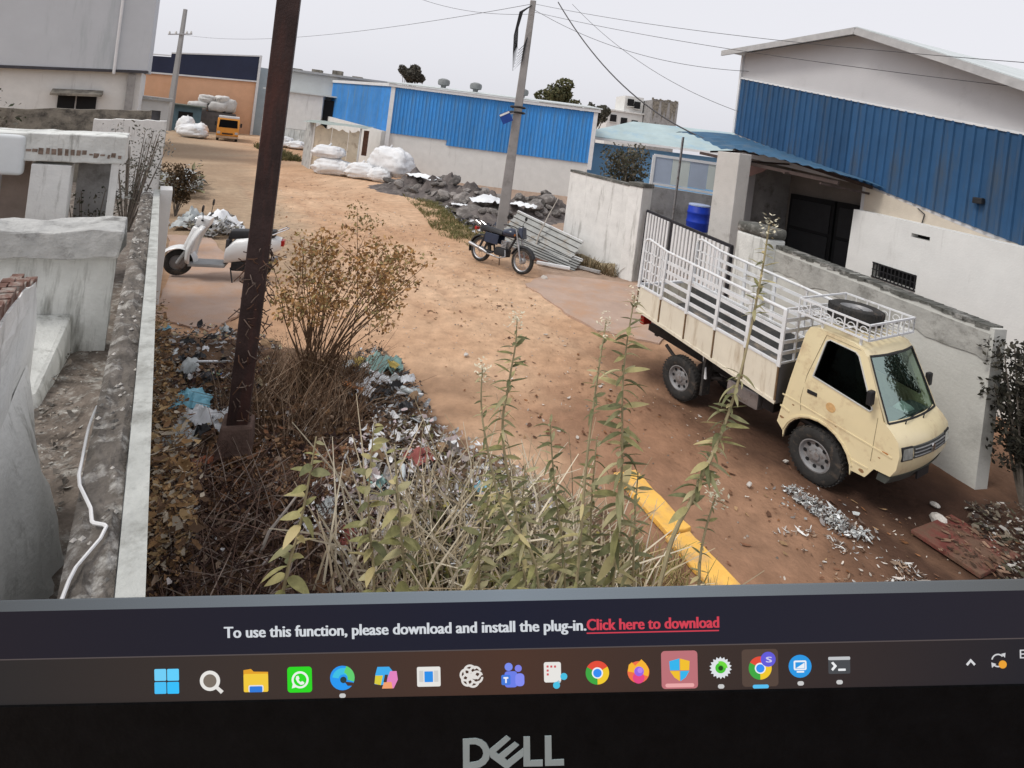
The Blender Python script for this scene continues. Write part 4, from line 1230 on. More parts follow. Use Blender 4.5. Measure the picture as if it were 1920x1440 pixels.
def wheel_parts(parent, loc, r, w_, flip=False, nm='wheel', rim_r=0.58, smat=HUBM, lug=True):
    """a wheel turning about y: tyre, rim, hub with nuts and slots; the dished face looks to -y"""
    hw = w_ / 2
    rr = r * rim_r
    tyre = MB().lathe([(rr * 0.98, -hw * 0.80), (rr * 1.12, -hw * 0.98), (r * 0.86, -hw * 1.05), (r * 0.96, -hw * 0.86), (r, -hw * 0.5), (r * 1.004, 0), (r, hw * 0.5), (r * 0.96, hw * 0.86), (r * 0.86, hw * 1.05), (rr * 1.12, hw * 0.98), (rr * 0.98, hw * 0.80)], 40, axis='y', close=True)
    if lug:
        for k in range(40):
            a = 2 * pi * (k + 0.5) / 40
            for sy in (-1, 1):
                c_ = Vector((sin(a) * r * 1.0, sy * hw * 0.5, cos(a) * r * 1.0))
                tn = Vector((cos(a), 0, -sin(a)))
                tyre.bar(c_ - Vector((0, hw * 0.32, 0)) - tn * 0.006 * sy, c_ + Vector((0, hw * 0.32, 0)) + tn * 0.006 * sy, r * 0.06, r * 0.035, up=(sin(a), 0, cos(a)))
    root = tyre.build(nm, RUBBER, parent, smooth=True, angle=35)
    root.location = loc
    if flip:
        root.rotation_euler = (0, 0, pi)
    MB().lathe([(rr * 1.0, hw * 0.75), (rr * 1.02, -hw * 0.82), (rr * 0.93, -hw * 0.86), (rr * 0.86, -hw * 0.62), (rr * 0.80, -hw * 0.40), (rr * 0.62, -hw * 0.30), (rr * 0.50, -hw * 0.45), (rr * 0.30, -hw * 0.50), (rr * 0.28, -hw * 0.75), (rr * 0.22, -hw * 0.80), (0, -hw * 0.80)], 32, axis='y').build('rim', smat, root, smooth=True)
    b = MB()
    for k in range(8):
        a = 2 * pi * k / 8
        b.lathe([(rr * 0.12, -hw * 0.42), (rr * 0.12, -hw * 0.33), (0, -hw * 0.33)], 8, (sin(a) * rr * 0.70, -hw * 0.02, cos(a) * rr * 0.70), 'y')
    b.build('slots', DARK, root)
    b = MB()
    for k in range(5):
        a = 2 * pi * k / 5
        b.lathe([(rr * 0.06, -hw * 0.58), (rr * 0.06, -hw * 0.44), (0, -hw * 0.44)], 6, (sin(a) * rr * 0.40, 0, cos(a) * rr * 0.40), 'y')
    b.build('nuts', STEEL, root)
    return root

tk = thing('pickup_truck', 'pale yellow cab pick-up truck with white railed cargo bed by the wall', 'truck', (3.62, 8.68, 0.01), radians(-57.8))
tk.scale = (1.0, 0.9, 1.0)
WB = 2.10
for x in (0.0, WB):
    wheel_parts(tk, (x, -0.66, 0.325), 0.325, 0.19)
    wheel_parts(tk, (x, 0.66, 0.325), 0.325, 0.19, True)
b = MB()
for y in (-0.34, 0.34):
    b.bar((-1.0, y, 0.74), (1.5, y, 0.56), 0.07, 0.13)
    b.bar((1.5, y, 0.56), (2.75, y, 0.50), 0.07, 0.11)
for x in (-0.85, -0.3, 0.5, 1.2):
    b.bar((x, -0.34, 0.66), (x, 0.34, 0.66), 0.06, 0.08)
b.tube([(0, -0.6, 0.325), (0, 0.6, 0.325)], 0.055, 10)
b.lathe([(0.06, -0.13), (0.15, -0.06), (0.15, 0.06), (0.06, 0.13)], 14, (0, 0, 0.325), 'y')
b.tube([(WB, -0.6, 0.325), (WB, 0.6, 0.325)], 0.04, 8)
b.tube([(0.1, 0, 0.34), (1.6, 0, 0.5)], 0.035, 8)
for y in (-0.48, 0.48):
    b.tube([(-0.5, y, 0.62), (-0.2, y, 0.44), (0, y, 0.40), (0.25, y, 0.42), (0.6, y, 0.55)], 0.03, 6)
b.build('chassis', mat('chassis_black', (0.035, 0.03, 0.028), 0.8, 0.4, 6), tk)
MB().box((0.75, -0.62, 0.42), (1.25, -0.40, 0.66)).build('fuel_tank', STEEL, tk, bevel=0.04, smooth=True)
MB().box((1.3, -0.60, 0.5), (1.46, -0.42, 0.7)).build('battery_box', BLACKP, tk, bevel=0.01)
MB().box((0.40, -0.74, 0.26), (0.44, -0.54, 0.92)).build('mud_flap', RUBBER, tk)
MB().bar((0.36, -0.72, 1.0), (0.46, -0.72, 0.52), 0.03).build('flap_stay', RAILW, tk)
MB().box((-0.98, -0.66, 0.82), (-0.90, -0.44, 0.96)).build('tail_lamp', mat('red_lamp', (0.35, 0.02, 0.015), 0.3, 0.1, 9), tk, bevel=0.01)

# cargo bed: rake follows the raised tail
HW = 0.76
zb = lambda x: 1.10 - 0.135 * (x + 1)
zt = lambda x: 1.47 - 0.10 * (x + 1)
zr = lambda x: 2.23 - 0.115 * (x + 1)
posts = [-1.0, -0.5, 0.02, 0.55, 1.06, 1.55]
MB().hexa([(-1.0, -HW, zb(-1) - 0.07), (1.52, -HW, zb(1.5) - 0.07), (1.52, HW, zb(1.5) - 0.07), (-1.0, HW, zb(-1) - 0.07)],
          [(-1.0, -HW, zb(-1)), (1.52, -HW, zb(1.5)), (1.52, HW, zb(1.5)), (-1.0, HW, zb(-1))]).build('bed_floor', mat('worn_bed_floor', (0.10, 0.098, 0.095), 0.8, 0.35, 5, dirt=(0.30, 0.25, 0.2), dirt_amt=0.4, dirt_scale=4), tk)
for sy in (-1, 1):
    y = sy * HW
    for i in range(5):
        x0, x1 = posts[i], posts[i + 1]
        g_ = 0.012
        MB().hexa([(x0 + g_, y - 0.02, zb(x0) - 0.05), (x1 - g_, y - 0.02, zb(x1) - 0.05), (x1 - g_, y + 0.02, zb(x1) - 0.05), (x0 + g_, y + 0.02, zb(x0) - 0.05)],
                  [(x0 + g_, y - 0.02, zt(x0)), (x1 - g_, y - 0.02, zt(x1)), (x1 - g_, y + 0.02, zt(x1)), (x0 + g_, y + 0.02, zt(x0))]).build('side_panel', CREAM, tk, bevel=0.004)
    MB().bar((-1.0, y * 1.005, zt(-1) + 0.012), (1.56, y * 1.005, zt(1.56) + 0.012), 0.055, 0.03).build('panel_cap', RAILW, tk)
    MB().bar((-1.0, y * 1.03, zb(-1) - 0.03), (1.56, y * 1.03, zb(1.56) - 0.03), 0.03, 0.045).build('lower_rail', CREAM, tk)
    for x in posts:
        p_ = MB().bar((x, y * 1.035, zt(x) - 0.02), (x, y * 1.01, zr(x)), 0.035, 0.045).build('post', RAILW, tk)
        MB().bar((x, y * 1.03, zb(x) - 0.05), (x, y * 1.03, zt(x)), 0.022, 0.02).build('seam_strip', mat('rust_seam', (0.16, 0.10, 0.055), 0.85, 0.4, 9), p_)
    # top rail with its rounded tail end
    MB().tube([(-1.0, y, zt(-1)), (-1.0, y, zr(-1) - 0.02), (-0.97, y, zr(-1) + 0.04), (-0.9, y, zr(-1) + 0.06), (-0.5, y, zr(-0.5) + 0.01), (1.56, y, zr(1.56))], 0.022, 8).build('top_rail', RAILW, tk, smooth=True)
    for k in range(1, 5):
        f = k / 5.0
        zz = lambda x: zt(x) + (zr(x) - zt(x)) * f
        MB().bar((-0.5, y, zz(-0.5)), (1.56, y, zz(1.56)), 0.018, 0.05).build('rail', RAILW, tk)
    for k in range(1, 5):
        f = k / 5.0
        zz = lambda x: zt(x) + (zr(x) - zt(x)) * f
        MB().bar((-1.0, y, zz(-1.0)), (-0.5, y, zz(-0.5)), 0.014, 0.022).build('mesh_bar', RAILW, tk)
    for k in range(1, 5):
        x = -1.0 + 0.1 * k
        MB().bar((x, y, zt(x)), (x, y, zr(x) + 0.03), 0.014, 0.022).build('mesh_bar', RAILW, tk)
LINER = mat('dark_bed_liner', (0.065, 0.066, 0.066), 0.8, 0.35, 4, dirt=(0.15, 0.13, 0.11), dirt_amt=0.3, dirt_scale=4)
for sy in (-1, 1):
    y = sy * (HW - 0.032)
    MB().hexa([(-0.98, y - 0.006, zb(-1) + 0.004), (1.50, y - 0.006, zb(1.5) + 0.004), (1.50, y + 0.006, zb(1.5) + 0.004), (-0.98, y + 0.006, zb(-1) + 0.004)],
              [(-0.98, y - 0.006, zt(-1) - 0.01), (1.50, y - 0.006, zt(1.5) - 0.01), (1.50, y + 0.006, zt(1.5) - 0.01), (-0.98, y + 0.006, zt(-1) - 0.01)]).build('bed_liner', LINER, tk)
# tailgate and headboard
MB().hexa([(-1.03, -HW, zb(-1) - 0.03), (-0.99, -HW, zb(-1) - 0.03), (-0.99, HW, zb(-1) - 0.03), (-1.03, HW, zb(-1) - 0.03)],
          [(-1.03, -HW, zt(-1)), (-0.99, -HW, zt(-1)), (-0.99, HW, zt(-1)), (-1.03, HW, zt(-1))]).build('tailgate', CREAM, tk)
MB().bar((-1.01, -HW, zt(-1) + 0.02), (-1.01, HW, zt(-1) + 0.02), 0.05, 0.04).build('tailgate_cap', RAILW, tk)
hb = MB()
for k in range(6):
    z = zt(1.56) + (zr(1.56) - zt(1.56)) * k / 5.0
    hb.bar((1.54, -HW, z), (1.54, HW, z), 0.02, 0.045)
for y in (-0.38, 0, 0.38):
    hb.bar((1.54, y, zb(1.5)), (1.54, y, zr(1.56)), 0.03, 0.03)
hb.build('headboard', RAILW, tk)
MB().box((1.52, -HW, zb(1.5) - 0.06), (1.56, HW, zt(1.55))).build('headboard_panel', mat('dark_panel', (0.10, 0.10, 0.105), 0.6, 0.2, 5), tk)

# cab
def chw(z):
    return 0.745 if z < 1.08 else 0.745 - 0.085 * smooth01((z - 1.08) / 0.8)
arch = [(2.10 + 0.405 * cos(a), 0.34 + 0.405 * sin(a)) for a in [radians(t) for t in range(180, -1, -15)]]
side = [(1.60, 0.50), (1.685, 0.42)] + [p for p in arch if p[1] >= 0.34 and 1.69 < p[0] < 2.51] + [(2.515, 0.40), (2.66, 0.41), (2.74, 0.55), (2.90, 0.56), (2.95, 0.66), (2.965, 0.82), (2.94, 0.95), (2.88, 1.02), (2.78, 1.10), (2.66, 1.40), (2.525, 1.70), (2.46, 1.78), (2.36, 1.815), (1.92, 1.835), (1.83, 1.81), (1.79, 1.72), (1.70, 1.1)]
win = [(1.97, 1.255), (2.05, 1.72), (2.09, 1.75), (2.39, 1.725), (2.43, 1.69), (2.655, 1.18), (2.63, 1.15)]
for sy in (-1, 1):
    o = MB().plate(side, [win], 0.035, lambda u, v, w_: (u, sy * (chw(v) - w_), v)).build('cab_side', YEL, tk, smooth=True, angle=25)
    MB().plate([(1.90, 1.24), (2.06, 1.78), (2.44, 1.74), (2.70, 1.14)], [], 0.004, lambda u, v, w_: (u, sy * (chw(v) - 0.022 - w_), v)).build('side_window', glass('cab_side_glass', (0.16, 0.20, 0.19), 0.06), o)
    sl = MB()
    for a_, b_ in zip(win, win[1:] + win[:1]):
        sl.bar((a_[0], sy * (chw(a_[1]) + 0.001), a_[1]), (b_[0], sy * (chw(b_[1]) + 0.001), b_[1]), 0.012, 0.022, up=(0, 1, 0))
    sl.build('window_seal', BLACKP if sy > 0 else mat('pale_seal', (0.55, 0.55, 0.52), 0.5, 0.1, 9), o)
    # swage line and door shut lines
    sw_ = MB()
    zsw = lambda x: 0.875 - 0.085 * (x - 1.6)
    sw_.bar((1.63, sy * 0.746, zsw(1.63)), (2.90, sy * 0.746, zsw(2.90)), 0.012, 0.018)
    sw_.bar((1.62, sy * 0.747, 0.72), (1.74, sy * 0.747, 0.69), 0.014, 0.022)
    for k in range(10):
        a0, a1 = radians(165 - k * 15), radians(150 - k * 15)
        sw_.bar((2.10 + 0.43 * cos(a0), sy * 0.746, 0.34 + 0.43 * sin(a0)), (2.10 + 0.43 * cos(a1), sy * 0.746, 0.34 + 0.43 * sin(a1)), 0.02, 0.03, up=(0, 1, 0))
    sw_.bar((2.50, sy * 0.746, 0.52), (2.68, sy * 0.746, 0.52), 0.012, 0.02)
    sw_.build('moulding', YEL, o)
    dl = MB()
    for a_, b_ in (((1.90, 1.24), (1.86, 0.92)), ((1.86, 0.92), (1.88, 0.78)), ((2.72, 1.12), (2.70, 0.62)), ((1.90, 1.24), (2.04, 1.79)), ((2.04, 1.79), (2.44, 1.765))):
        dl = MB().bar((a_[0], sy * (chw(a_[1]) + 0.0005), a_[1]), (b_[0], sy * (chw(b_[1]) + 0.0005), b_[1]), 0.003, 0.007, up=(0, 1, 0))
        dl.build('door_shut_line', mat('shut_line', (0.12, 0.09, 0.05), 0.9, 0.1), o)
    MB().box((1.93, sy * 0.745 - 0.012, 1.03), (2.05, sy * 0.745 + 0.014, 1.075)).build('door_handle', BLACKP, o, bevel=0.006)
    MB().lathe([(0.055, -0.003), (0.055, 0.003)], 18, (2.22, sy * 0.7465, 0.985), 'y').build('door_emblem', mat('orange_emblem', (0.58, 0.36, 0.16), 0.6, 0.2, 30), o)
    MB().box((2.80, sy * 0.745 - 0.006, 0.765), (2.86, sy * 0.745 + 0.01, 0.79)).build('side_marker', mat('amber', (0.35, 0.12, 0.02), 0.3, 0.1), o, bevel=0.004)
    # wheel arch liner
    lm = MB()
    for k in range(12):
        a0, a1 = radians(180 - k * 15), radians(165 - k * 15)
        p0, p1 = (2.10 + 0.40 * cos(a0), 0.34 + 0.40 * sin(a0)), (2.10 + 0.40 * cos(a1), 0.34 + 0.40 * sin(a1))
        lm.add([(p0[0], sy * 0.70, p0[1]), (p1[0], sy * 0.70, p1[1]), (p1[0], sy * 0.42, p1[1]), (p0[0], sy * 0.42, p0[1])], [(0, 1, 2, 3)])
    lm.build('arch_liner', BLACKP, o, fix=False)
    mr = MB()
    mr.tube([(2.58, sy * 0.70, 1.22), (2.66, sy * 0.80, 1.24), (2.68, sy * 0.84, 1.30)], 0.01, 6)
    mr.build('mirror_arm', BLACKP, o)
    MB().box((2.64, sy * 0.86 - 0.06, 1.26), (2.69, sy * 0.86 + 0.06, 1.42)).build('mirror', BLACKP, o, bevel=0.015)

for k_, (u, v, ru) in enumerate(((1.66, 0.58, 0.022), (2.62, 0.46, 0.026), (2.30, 0.80, 0.010), (1.78, 0.80, 0.012), (2.78, 0.70, 0.010))):
    pts = [(u + ru * (1 + 0.6 * rng.random()) * cos(a), v + ru * 0.7 * (0.6 + 0.8 * rng.random()) * sin(a)) for a in [2 * pi * j / 11 for j in range(11)]]
    MB().plate(pts, [], 0.0012, lambda a, b_, w_: (a, -(chw(b_) + 0.0008 + w_), b_)).build('rust_patch', mat('paint_rust', (0.30, 0.17, 0.08), 0.9, 0.4, 30), tk)

def across(prof, name, m, y_in=0.0, bulge_x=0.06, bulge_z=0.0, thick=False, parent=tk, ny_=12, smooth=True):
    b = MB()
    for x, z in prof:
        h = chw(z) - y_in
        for j in range(ny_ + 1):
            t = -1 + 2 * j / ny_
            k = 1 - t * t
            b.v.append((x + bulge_x * k, t * h, z + bulge_z * k))
    n_ = ny_ + 1
    for i in range(len(prof) - 1):
        for j in range(ny_):
            b.f.append((i * n_ + j, i * n_ + j + 1, (i + 1) * n_ + j + 1, (i + 1) * n_ + j))
    return b.build(name, m, parent, smooth=smooth, fix=False, angle=50)
across([(2.74, 0.55), (2.90, 0.56), (2.95, 0.66), (2.965, 0.82), (2.94, 0.95), (2.88, 1.02), (2.78, 1.10)], 'nose_panel', YEL)
roof = across([(2.525, 1.70), (2.46, 1.78), (2.36, 1.815), (2.15, 1.83), (1.92, 1.835), (1.83, 1.81), (1.79, 1.72)], 'roof', YEL, 0.0, 0.03, 0.035)
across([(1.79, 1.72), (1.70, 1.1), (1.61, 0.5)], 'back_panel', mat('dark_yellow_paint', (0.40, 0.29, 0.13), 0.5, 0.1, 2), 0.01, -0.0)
# windscreen with frame
wsc = across([(2.795, 1.085), (2.66, 1.40), (2.515, 1.72)], 'windscreen', glass('windscreen_glass', (0.62, 0.78, 0.72), 0.42, 0.04), 0.055, 0.045)
fr = MB()
def ws(t, k):
    """point on the windscreen border: k 0 bottom to 1 top, t -1..1 across"""
    x, z = (2.80 + (2.515 - 2.80) * k, 1.085 + (1.72 - 1.085) * k)
    h = chw(z) - 0.055
    return (x + 0.045 * (1 - t * t) + 0.006, t * h, z)
for tt in (-1, 1):
    fr.tube([ws(tt, 0), ws(tt, 0.5), ws(tt, 1)], 0.012, 6)
fr.tube([ws(-1 + 0.2 * k, 0) for k in range(11)], 0.012, 6)
fr.tube([ws(-1 + 0.2 * k, 1) for k in range(11)], 0.014, 6)
fr.build('windscreen_seal', BLACKP, wsc, smooth=True)
for tt in (-1, 1):
    pm = MB()
    for k in range(5):
        a_ = ws(tt, k / 4)
        x, z = a_[0], a_[2]
        pm.v += [(x - 0.002, tt * chw(z), z), (x - 0.002, tt * (chw(z) - 0.06), z)]
    pm.f = [(2 * k, 2 * k + 1, 2 * k + 3, 2 * k + 2) for k in range(4)]
    pm.build('windscreen_pillar', YEL, tk, fix=False)
for t0, t1 in ((-0.55, 0.05), (0.15, 0.7)):
    wi = MB()
    a_, b_ = ws(t0, 0.0), ws(t1, 0.06)
    wi.tube([(a_[0] + 0.03, a_[1], a_[2] - 0.02), (a_[0] + 0.03, a_[1] + 0.02, a_[2] + 0.02), (b_[0] + 0.02, b_[1], b_[2] + 0.01)], 0.006, 5)
    wi.build('wiper', BLACKP, tk)
# face: lamps, grille, bumper
def face(y, z, w_=0.0):
    x = 2.95 + (0.015 if z > 0.7 else 0) - (0.05 if z > 0.93 else 0)
    return 2.958 + 0.06 * (1 - (y / 0.745) ** 2) + w_
hl = []
for sy in (-1, 1):
    b = MB()
    y0, y1 = sy * 0.70, sy * 0.47
    b.hexa([(face(y0, .8) - .05, y0, .755), (face(y0, .8) + .012, y0, .755), (face(y1, .8) + .012, y1, .755), (face(y1, .8) - .05, y1, .755)] if sy < 0 else [(face(y1, .8) - .05, y1, .755), (face(y1, .8) + .012, y1, .755), (face(y0, .8) + .012, y0, .755), (face(y0, .8) - .05, y0, .755)],
           [(face(y0, .8) - .05, y0, .905), (face(y0, .8) + .004, y0, .905), (face(y1, .8) + .004, y1, .905), (face(y1, .8) - .05, y1, .905)] if sy < 0 else [(face(y1, .8) - .05, y1, .905), (face(y1, .8) + .004, y1, .905), (face(y0, .8) + .004, y0, .905), (face(y0, .8) - .05, y0, .905)])
    h_ = b.build('headlight', BLACKP, tk, bevel=0.008)
    ya, yb = min(y0, y1) + 0.018, max(y0, y1) - 0.018
    b = MB()
    b.add([(face(ya, .8) + .013, ya, .77), (face(yb, .8) + .013, yb, .77), (face(yb, .8) + .008, yb, .892), (face(ya, .8) + .008, ya, .892)], [(0, 1, 2, 3)])
    b.build('lens', mat('lamp_lens', (0.62, 0.66, 0.64), 0.08, 0.25, 22, metal=0.6, spec=0.8), h_, fix=False)
gb_ = MB()
for k in range(12):
    y0, y1 = -0.45 + 0.9 * k / 12, -0.45 + 0.9 * (k + 1) / 12
    gb_.hexa([(face(y0, .8) - .03, y0, .765), (face(y0, .8) + .010, y0, .765), (face(y1, .8) + .010, y1, .765), (face(y1, .8) - .03, y1, .765)],
             [(face(y0, .8) - .03, y0, .898), (face(y0, .8) + .006, y0, .898), (face(y1, .8) + .006, y1, .898), (face(y1, .8) - .03, y1, .898)])
gr_ = gb_.build('grille', mat('grille_grey', (0.06, 0.065, 0.065), 0.5, 0.2, 9), tk)
for z in (0.79, 0.83, 0.87):
    sb = MB()
    sb.tube([(face(-0.44 + 0.088 * k, .8) + .012, -0.44 + 0.088 * k, z) for k in range(11)], 0.007, 5)
    sb.build('slat', mat('slat_grey', (0.22, 0.22, 0.22), 0.4, 0.1, 9), gr_)
MB().lathe([(0.05, 0), (0.05, 0.012), (0.035, 0.014), (0, 0.014)], 16, (face(0, .8) + .014, 0, .83), 'x').build('badge', CHROME, gr_, smooth=True)
bp_ = MB()
for k in range(12):
    y0, y1 = -0.72 + 1.44 * k / 12, -0.72 + 1.44 * (k + 1) / 12
    f_ = lambda y: 2.90 + 0.065 * (1 - (y / 0.745) ** 2)
    bp_.hexa([(f_(y0) - .14, y0, .45), (f_(y0) - .05, y0, .45), (f_(y1) - .05, y1, .45), (f_(y1) - .14, y1, .45)],
             [(f_(y0) - .12, y0, .562), (f_(y0) + .012, y0, .562), (f_(y1) + .012, y1, .562), (f_(y1) - .12, y1, .562)])
bp_.build('bumper', mat('dark_bumper', (0.05, 0.055, 0.05), 0.6, 0.2, 6), tk)
tw = MB().box((2.955, -0.17, 0.455), (2.972, 0.17, 0.545)).build('number_plate', BLACKP, tk)
# inside the cab
MB().box((1.75, -0.66, 0.62), (2.68, 0.66, 0.66)).build('cab_floor', BLACKP, tk)
for y in (-0.36, 0.36):
    st = MB().box((1.88, y - 0.26, 0.75), (2.28, y + 0.26, 0.92)).build('seat', mat('grey_green_vinyl', (0.18, 0.24, 0.22), 0.6, 0.2, 6), tk, bevel=0.05, smooth=True)
    MB().hexa([(1.86, y - 0.24, 0.90), (1.98, y - 0.24, 0.90), (1.98, y + 0.24, 0.90), (1.86, y + 0.24, 0.90)], [(1.80, y - 0.22, 1.42), (1.89, y - 0.22, 1.42), (1.89, y + 0.22, 1.42), (1.80, y + 0.22, 1.42)]).build('seat_back', mat('black_vinyl', (0.03, 0.03, 0.032), 0.6, 0.2, 6), st, bevel=0.03)
MB().hexa([(2.52, -0.68, 0.75), (2.80, -0.68, 0.85), (2.80, 0.68, 0.85), (2.52, 0.68, 0.75)], [(2.56, -0.66, 1.06), (2.76, -0.66, 1.06), (2.76, 0.66, 1.06), (2.56, 0.66, 1.06)]).build('dashboard', mat('grey_dashboard', (0.16, 0.17, 0.17), 0.7, 0.2, 6), tk, bevel=0.02)
b = MB()
cc = Vector((2.45, -0.36, 1.10))
ring = [cc + Vector((sin(a) * 0.09, cos(a) * 0.18, sin(a) * 0.155)) for a in [2 * pi * k / 20 for k in range(21)]]
b.tube(ring, 0.014, 6, cap=False)
b.tube([cc, (2.62, -0.36, 0.95)], 0.02, 6)
b.bar(ring[0], ring[10], 0.025, 0.015)
b.build('steering_wheel', BLACKP, tk, smooth=True)
cloth_m = mat('white_cloth', (0.70, 0.74, 0.72), 0.8, 0.08, 9)
MB().hexa([(2.58, 0.02, 1.062), (2.74, 0.02, 1.062), (2.74, 0.30, 1.062), (2.58, 0.30, 1.062)], [(2.62, 0.06, 1.12), (2.72, 0.05, 1.09), (2.71, 0.26, 1.10), (2.60, 0.24, 1.13)]).build('dashboard_cloth', cloth_m, tk, bevel=0.015)
# roof rack
rk = MB()
RX0, RX1, RY = 1.66, 2.50, 0.66
z0, z1 = 1.90, 2.08
for z in (z0, z1):
    rk.bar((RX0, -RY, z + 0.05), (RX1, -RY, z), 0.022).bar((RX0, RY, z + 0.05), (RX1, RY, z), 0.022)
    rk.bar((RX0, -RY, z + 0.05), (RX0, RY, z + 0.05), 0.022).bar((RX1, -RY, z), (RX1, RY, z), 0.022)
for y in (-RY, RY):
    for k in range(7):
        x = RX0 + (RX1 - RX0) * k / 6
        rk.bar((x, y, z0 + 0.05 * (1 - k / 6)), (x, y, z1 + 0.05 * (1 - k / 6)), 0.014)
for k in range(9):
    y = -RY + 2 * RY * k / 8
    rk.bar((RX1, y, z0), (RX1, y, z1), 0.014)
    rk.bar((RX0, y, z0 + 0.05), (RX1, y, z0), 0.02, 0.012)
for x in (1.9, 2.2):
    rk.bar((x, -RY, z0 + 0.03), (x, RY, z0 + 0.03), 0.02, 0.012)
for x in (1.95, 2.4):
    for y in (-0.6, 0.6):
        rk.bar((x, y, 1.80), (x, y, 1.92), 0.025)
for y in (-RY, RY):
    rk.bar((RX0, y, z0 + .05), (1.56, y * 1.1, zr(1.56)), 0.022)
ro = rk.build('roof_rack', RAILW, tk)
for y in (-RY, RY):
    sc = MB()
    for k in range(6):
        cx = RX0 + 0.07 + 0.14 * k
        sc.tube([(cx + 0.05 * cos(a) * (1 - a / 9), y, z0 + 0.10 + 0.055 * sin(a) * (1 - a / 9)) for a in [0.5 * j for j in range(13)]], 0.006, 5)
    sc.build('scroll_work', RAILW, ro)
sp = thing('spare_wheel', 'spare wheel lying flat on the roof rack of the pale yellow truck', 'wheel', (0, 0, 0))
tkm = Matrix.Translation((3.62, 8.68, 0.01)) @ Matrix.Rotation(radians(-57.8), 4, 'Z')
sp.location = tkm @ Vector((2.06, 0.02, 2.025))
sp.rotation_euler = (radians(-90), 0, radians(-57.8))
wheel_parts(sp, (0, 0, 0), 0.31, 0.19, nm='tyre')

# ================================================================== motorcycle
mc = thing('motorcycle', 'black and blue motorcycle parked before the leaning corrugated sheet', 'motorcycle', (0.10, 14.93, 0.03), radians(-37), scale=1.16)
mc.rotation_euler = (radians(-7), 0, radians(-37))
mblue = mat('dark_blue_tank', (0.012, 0.02, 0.045), 0.3, 0.2, 4, spec=0.5, coat=0.3)
mblk = mat('black_engine', (0.022, 0.022, 0.024), 0.6, 0.3, 9)
for x in (-0.64, 0.64):
    w_ = MB().lathe([(0.235, -0.045), (0.27, -0.05), (0.30, -0.03), (0.305, 0), (0.30, 0.03), (0.27, 0.05), (0.235, 0.045)], 36, axis='y', close=True).build('wheel', RUBBER, mc, smooth=True)
    w_.location = (x, 0, 0.305)
    MB().lathe([(0.235, -0.03), (0.215, -0.02), (0.215, 0.02), (0.235, 0.03)], 36, axis='y', close=True).build('rim', STEEL, w_, smooth=True)
    sp_ = MB()
    for k in range(18):
        a = 2 * pi * k / 18
        sp_.tube([(0.03 * cos(a + .6), 0.03 * (-1) ** k, 0.03 * sin(a + .6)), (0.22 * cos(a), 0, 0.22 * sin(a))], 0.003, 4)
    sp_.lathe([(0.05, -0.06), (0.07, -0.04), (0.07, 0.04), (0.05, 0.06)], 14, axis='y')
    sp_.build('spokes', STEEL, w_)
MB().tube([(0.40, 0, 0.92), (0.30, 0, 0.70), (0.15, 0, 0.35), (-0.2, 0, 0.30)], 0.028, 8).tube([(0.40, 0, 0.90), (0, 0, 0.80), (-0.35, 0, 0.72), (-0.75, 0, 0.78)], 0.026, 8).tube([(-0.2, 0, 0.30), (-0.35, 0, 0.72)], 0.024, 8).tube([(-0.2, 0.09, 0.31), (-0.64, 0.09, 0.305)], 0.022, 6).tube([(-0.2, -0.09, 0.31), (-0.64, -0.09, 0.305)], 0.022, 6).tube([(-0.5, 0.11, 0.72), (-0.62, 0.11, 0.33)], 0.03, 8).tube([(-0.5, -0.11, 0.72), (-0.62, -0.11, 0.33)], 0.03, 8).build('frame', mblk, mc, smooth=True)
for sy in (-1, 1):
    MB().tube([(0.36, sy * 0.09, 1.0), (0.50, sy * 0.09, 0.65), (0.64, sy * 0.09, 0.30)], [0.022, 0.026, 0.02], 8).build('fork_leg', STEEL, mc, smooth=True)
tk_ = MB()
prof_t = [(-0.06, 0.80, 0.05, 0.03), (0.0, 0.84, 0.12, 0.09), (0.15, 0.87, 0.15, 0.12), (0.28, 0.87, 0.14, 0.11), (0.37, 0.84, 0.07, 0.06)]
for x, z, w2, h2 in prof_t:
    for k in range(14):
        a = 2 * pi * k / 14
        tk_.v.append((x, w2 * cos(a), z + h2 * sin(a)))
for i in range(4):
    for k in range(14):
        tk_.f.append((i * 14 + k, i * 14 + (k + 1) % 14, (i + 1) * 14 + (k + 1) % 14, (i + 1) * 14 + k))
tk_.f += [tuple(range(14)), tuple(56 + k for k in range(14))]
tk_.build('fuel_tank', mblue, mc, smooth=True)
MB().hexa([(-0.72, -0.11, 0.78), (0.0, -0.13, 0.78), (0.0, 0.13, 0.78), (-0.72, 0.11, 0.78)], [(-0.70, -0.09, 0.90), (-0.04, -0.10, 0.86), (-0.04, 0.10, 0.86), (-0.70, 0.09, 0.90)]).build('seat', BLACKP, mc, bevel=0.03, smooth=True)
en = MB().box((-0.14, -0.12, 0.28), (0.20, 0.12, 0.48)).build('engine', mblk, mc, bevel=0.04, smooth=True)
for k in range(5):
    MB().box((0.0 - 0.0, -0.095, 0.49 + k * 0.035), (0.16, 0.095, 0.512 + k * 0.035)).build('cooling_fin', STEEL, en)
MB().lathe([(0.09, 0), (0.09, 0.04), (0, 0.05)], 16, (-0.05, 0.12, 0.37), 'y').build('engine_cover', STEEL, en, smooth=True)
MB().tube([(0.16, -0.1, 0.45), (0.22, -0.13, 0.30), (0.05, -0.15, 0.24), (-0.3, -0.16, 0.27), (-0.45, -0.17, 0.32), (-0.9, -0.18, 0.40)], [0.02, 0.02, 0.02, 0.025, 0.045, 0.045], 10).build('exhaust', STEEL, mc, smooth=True)
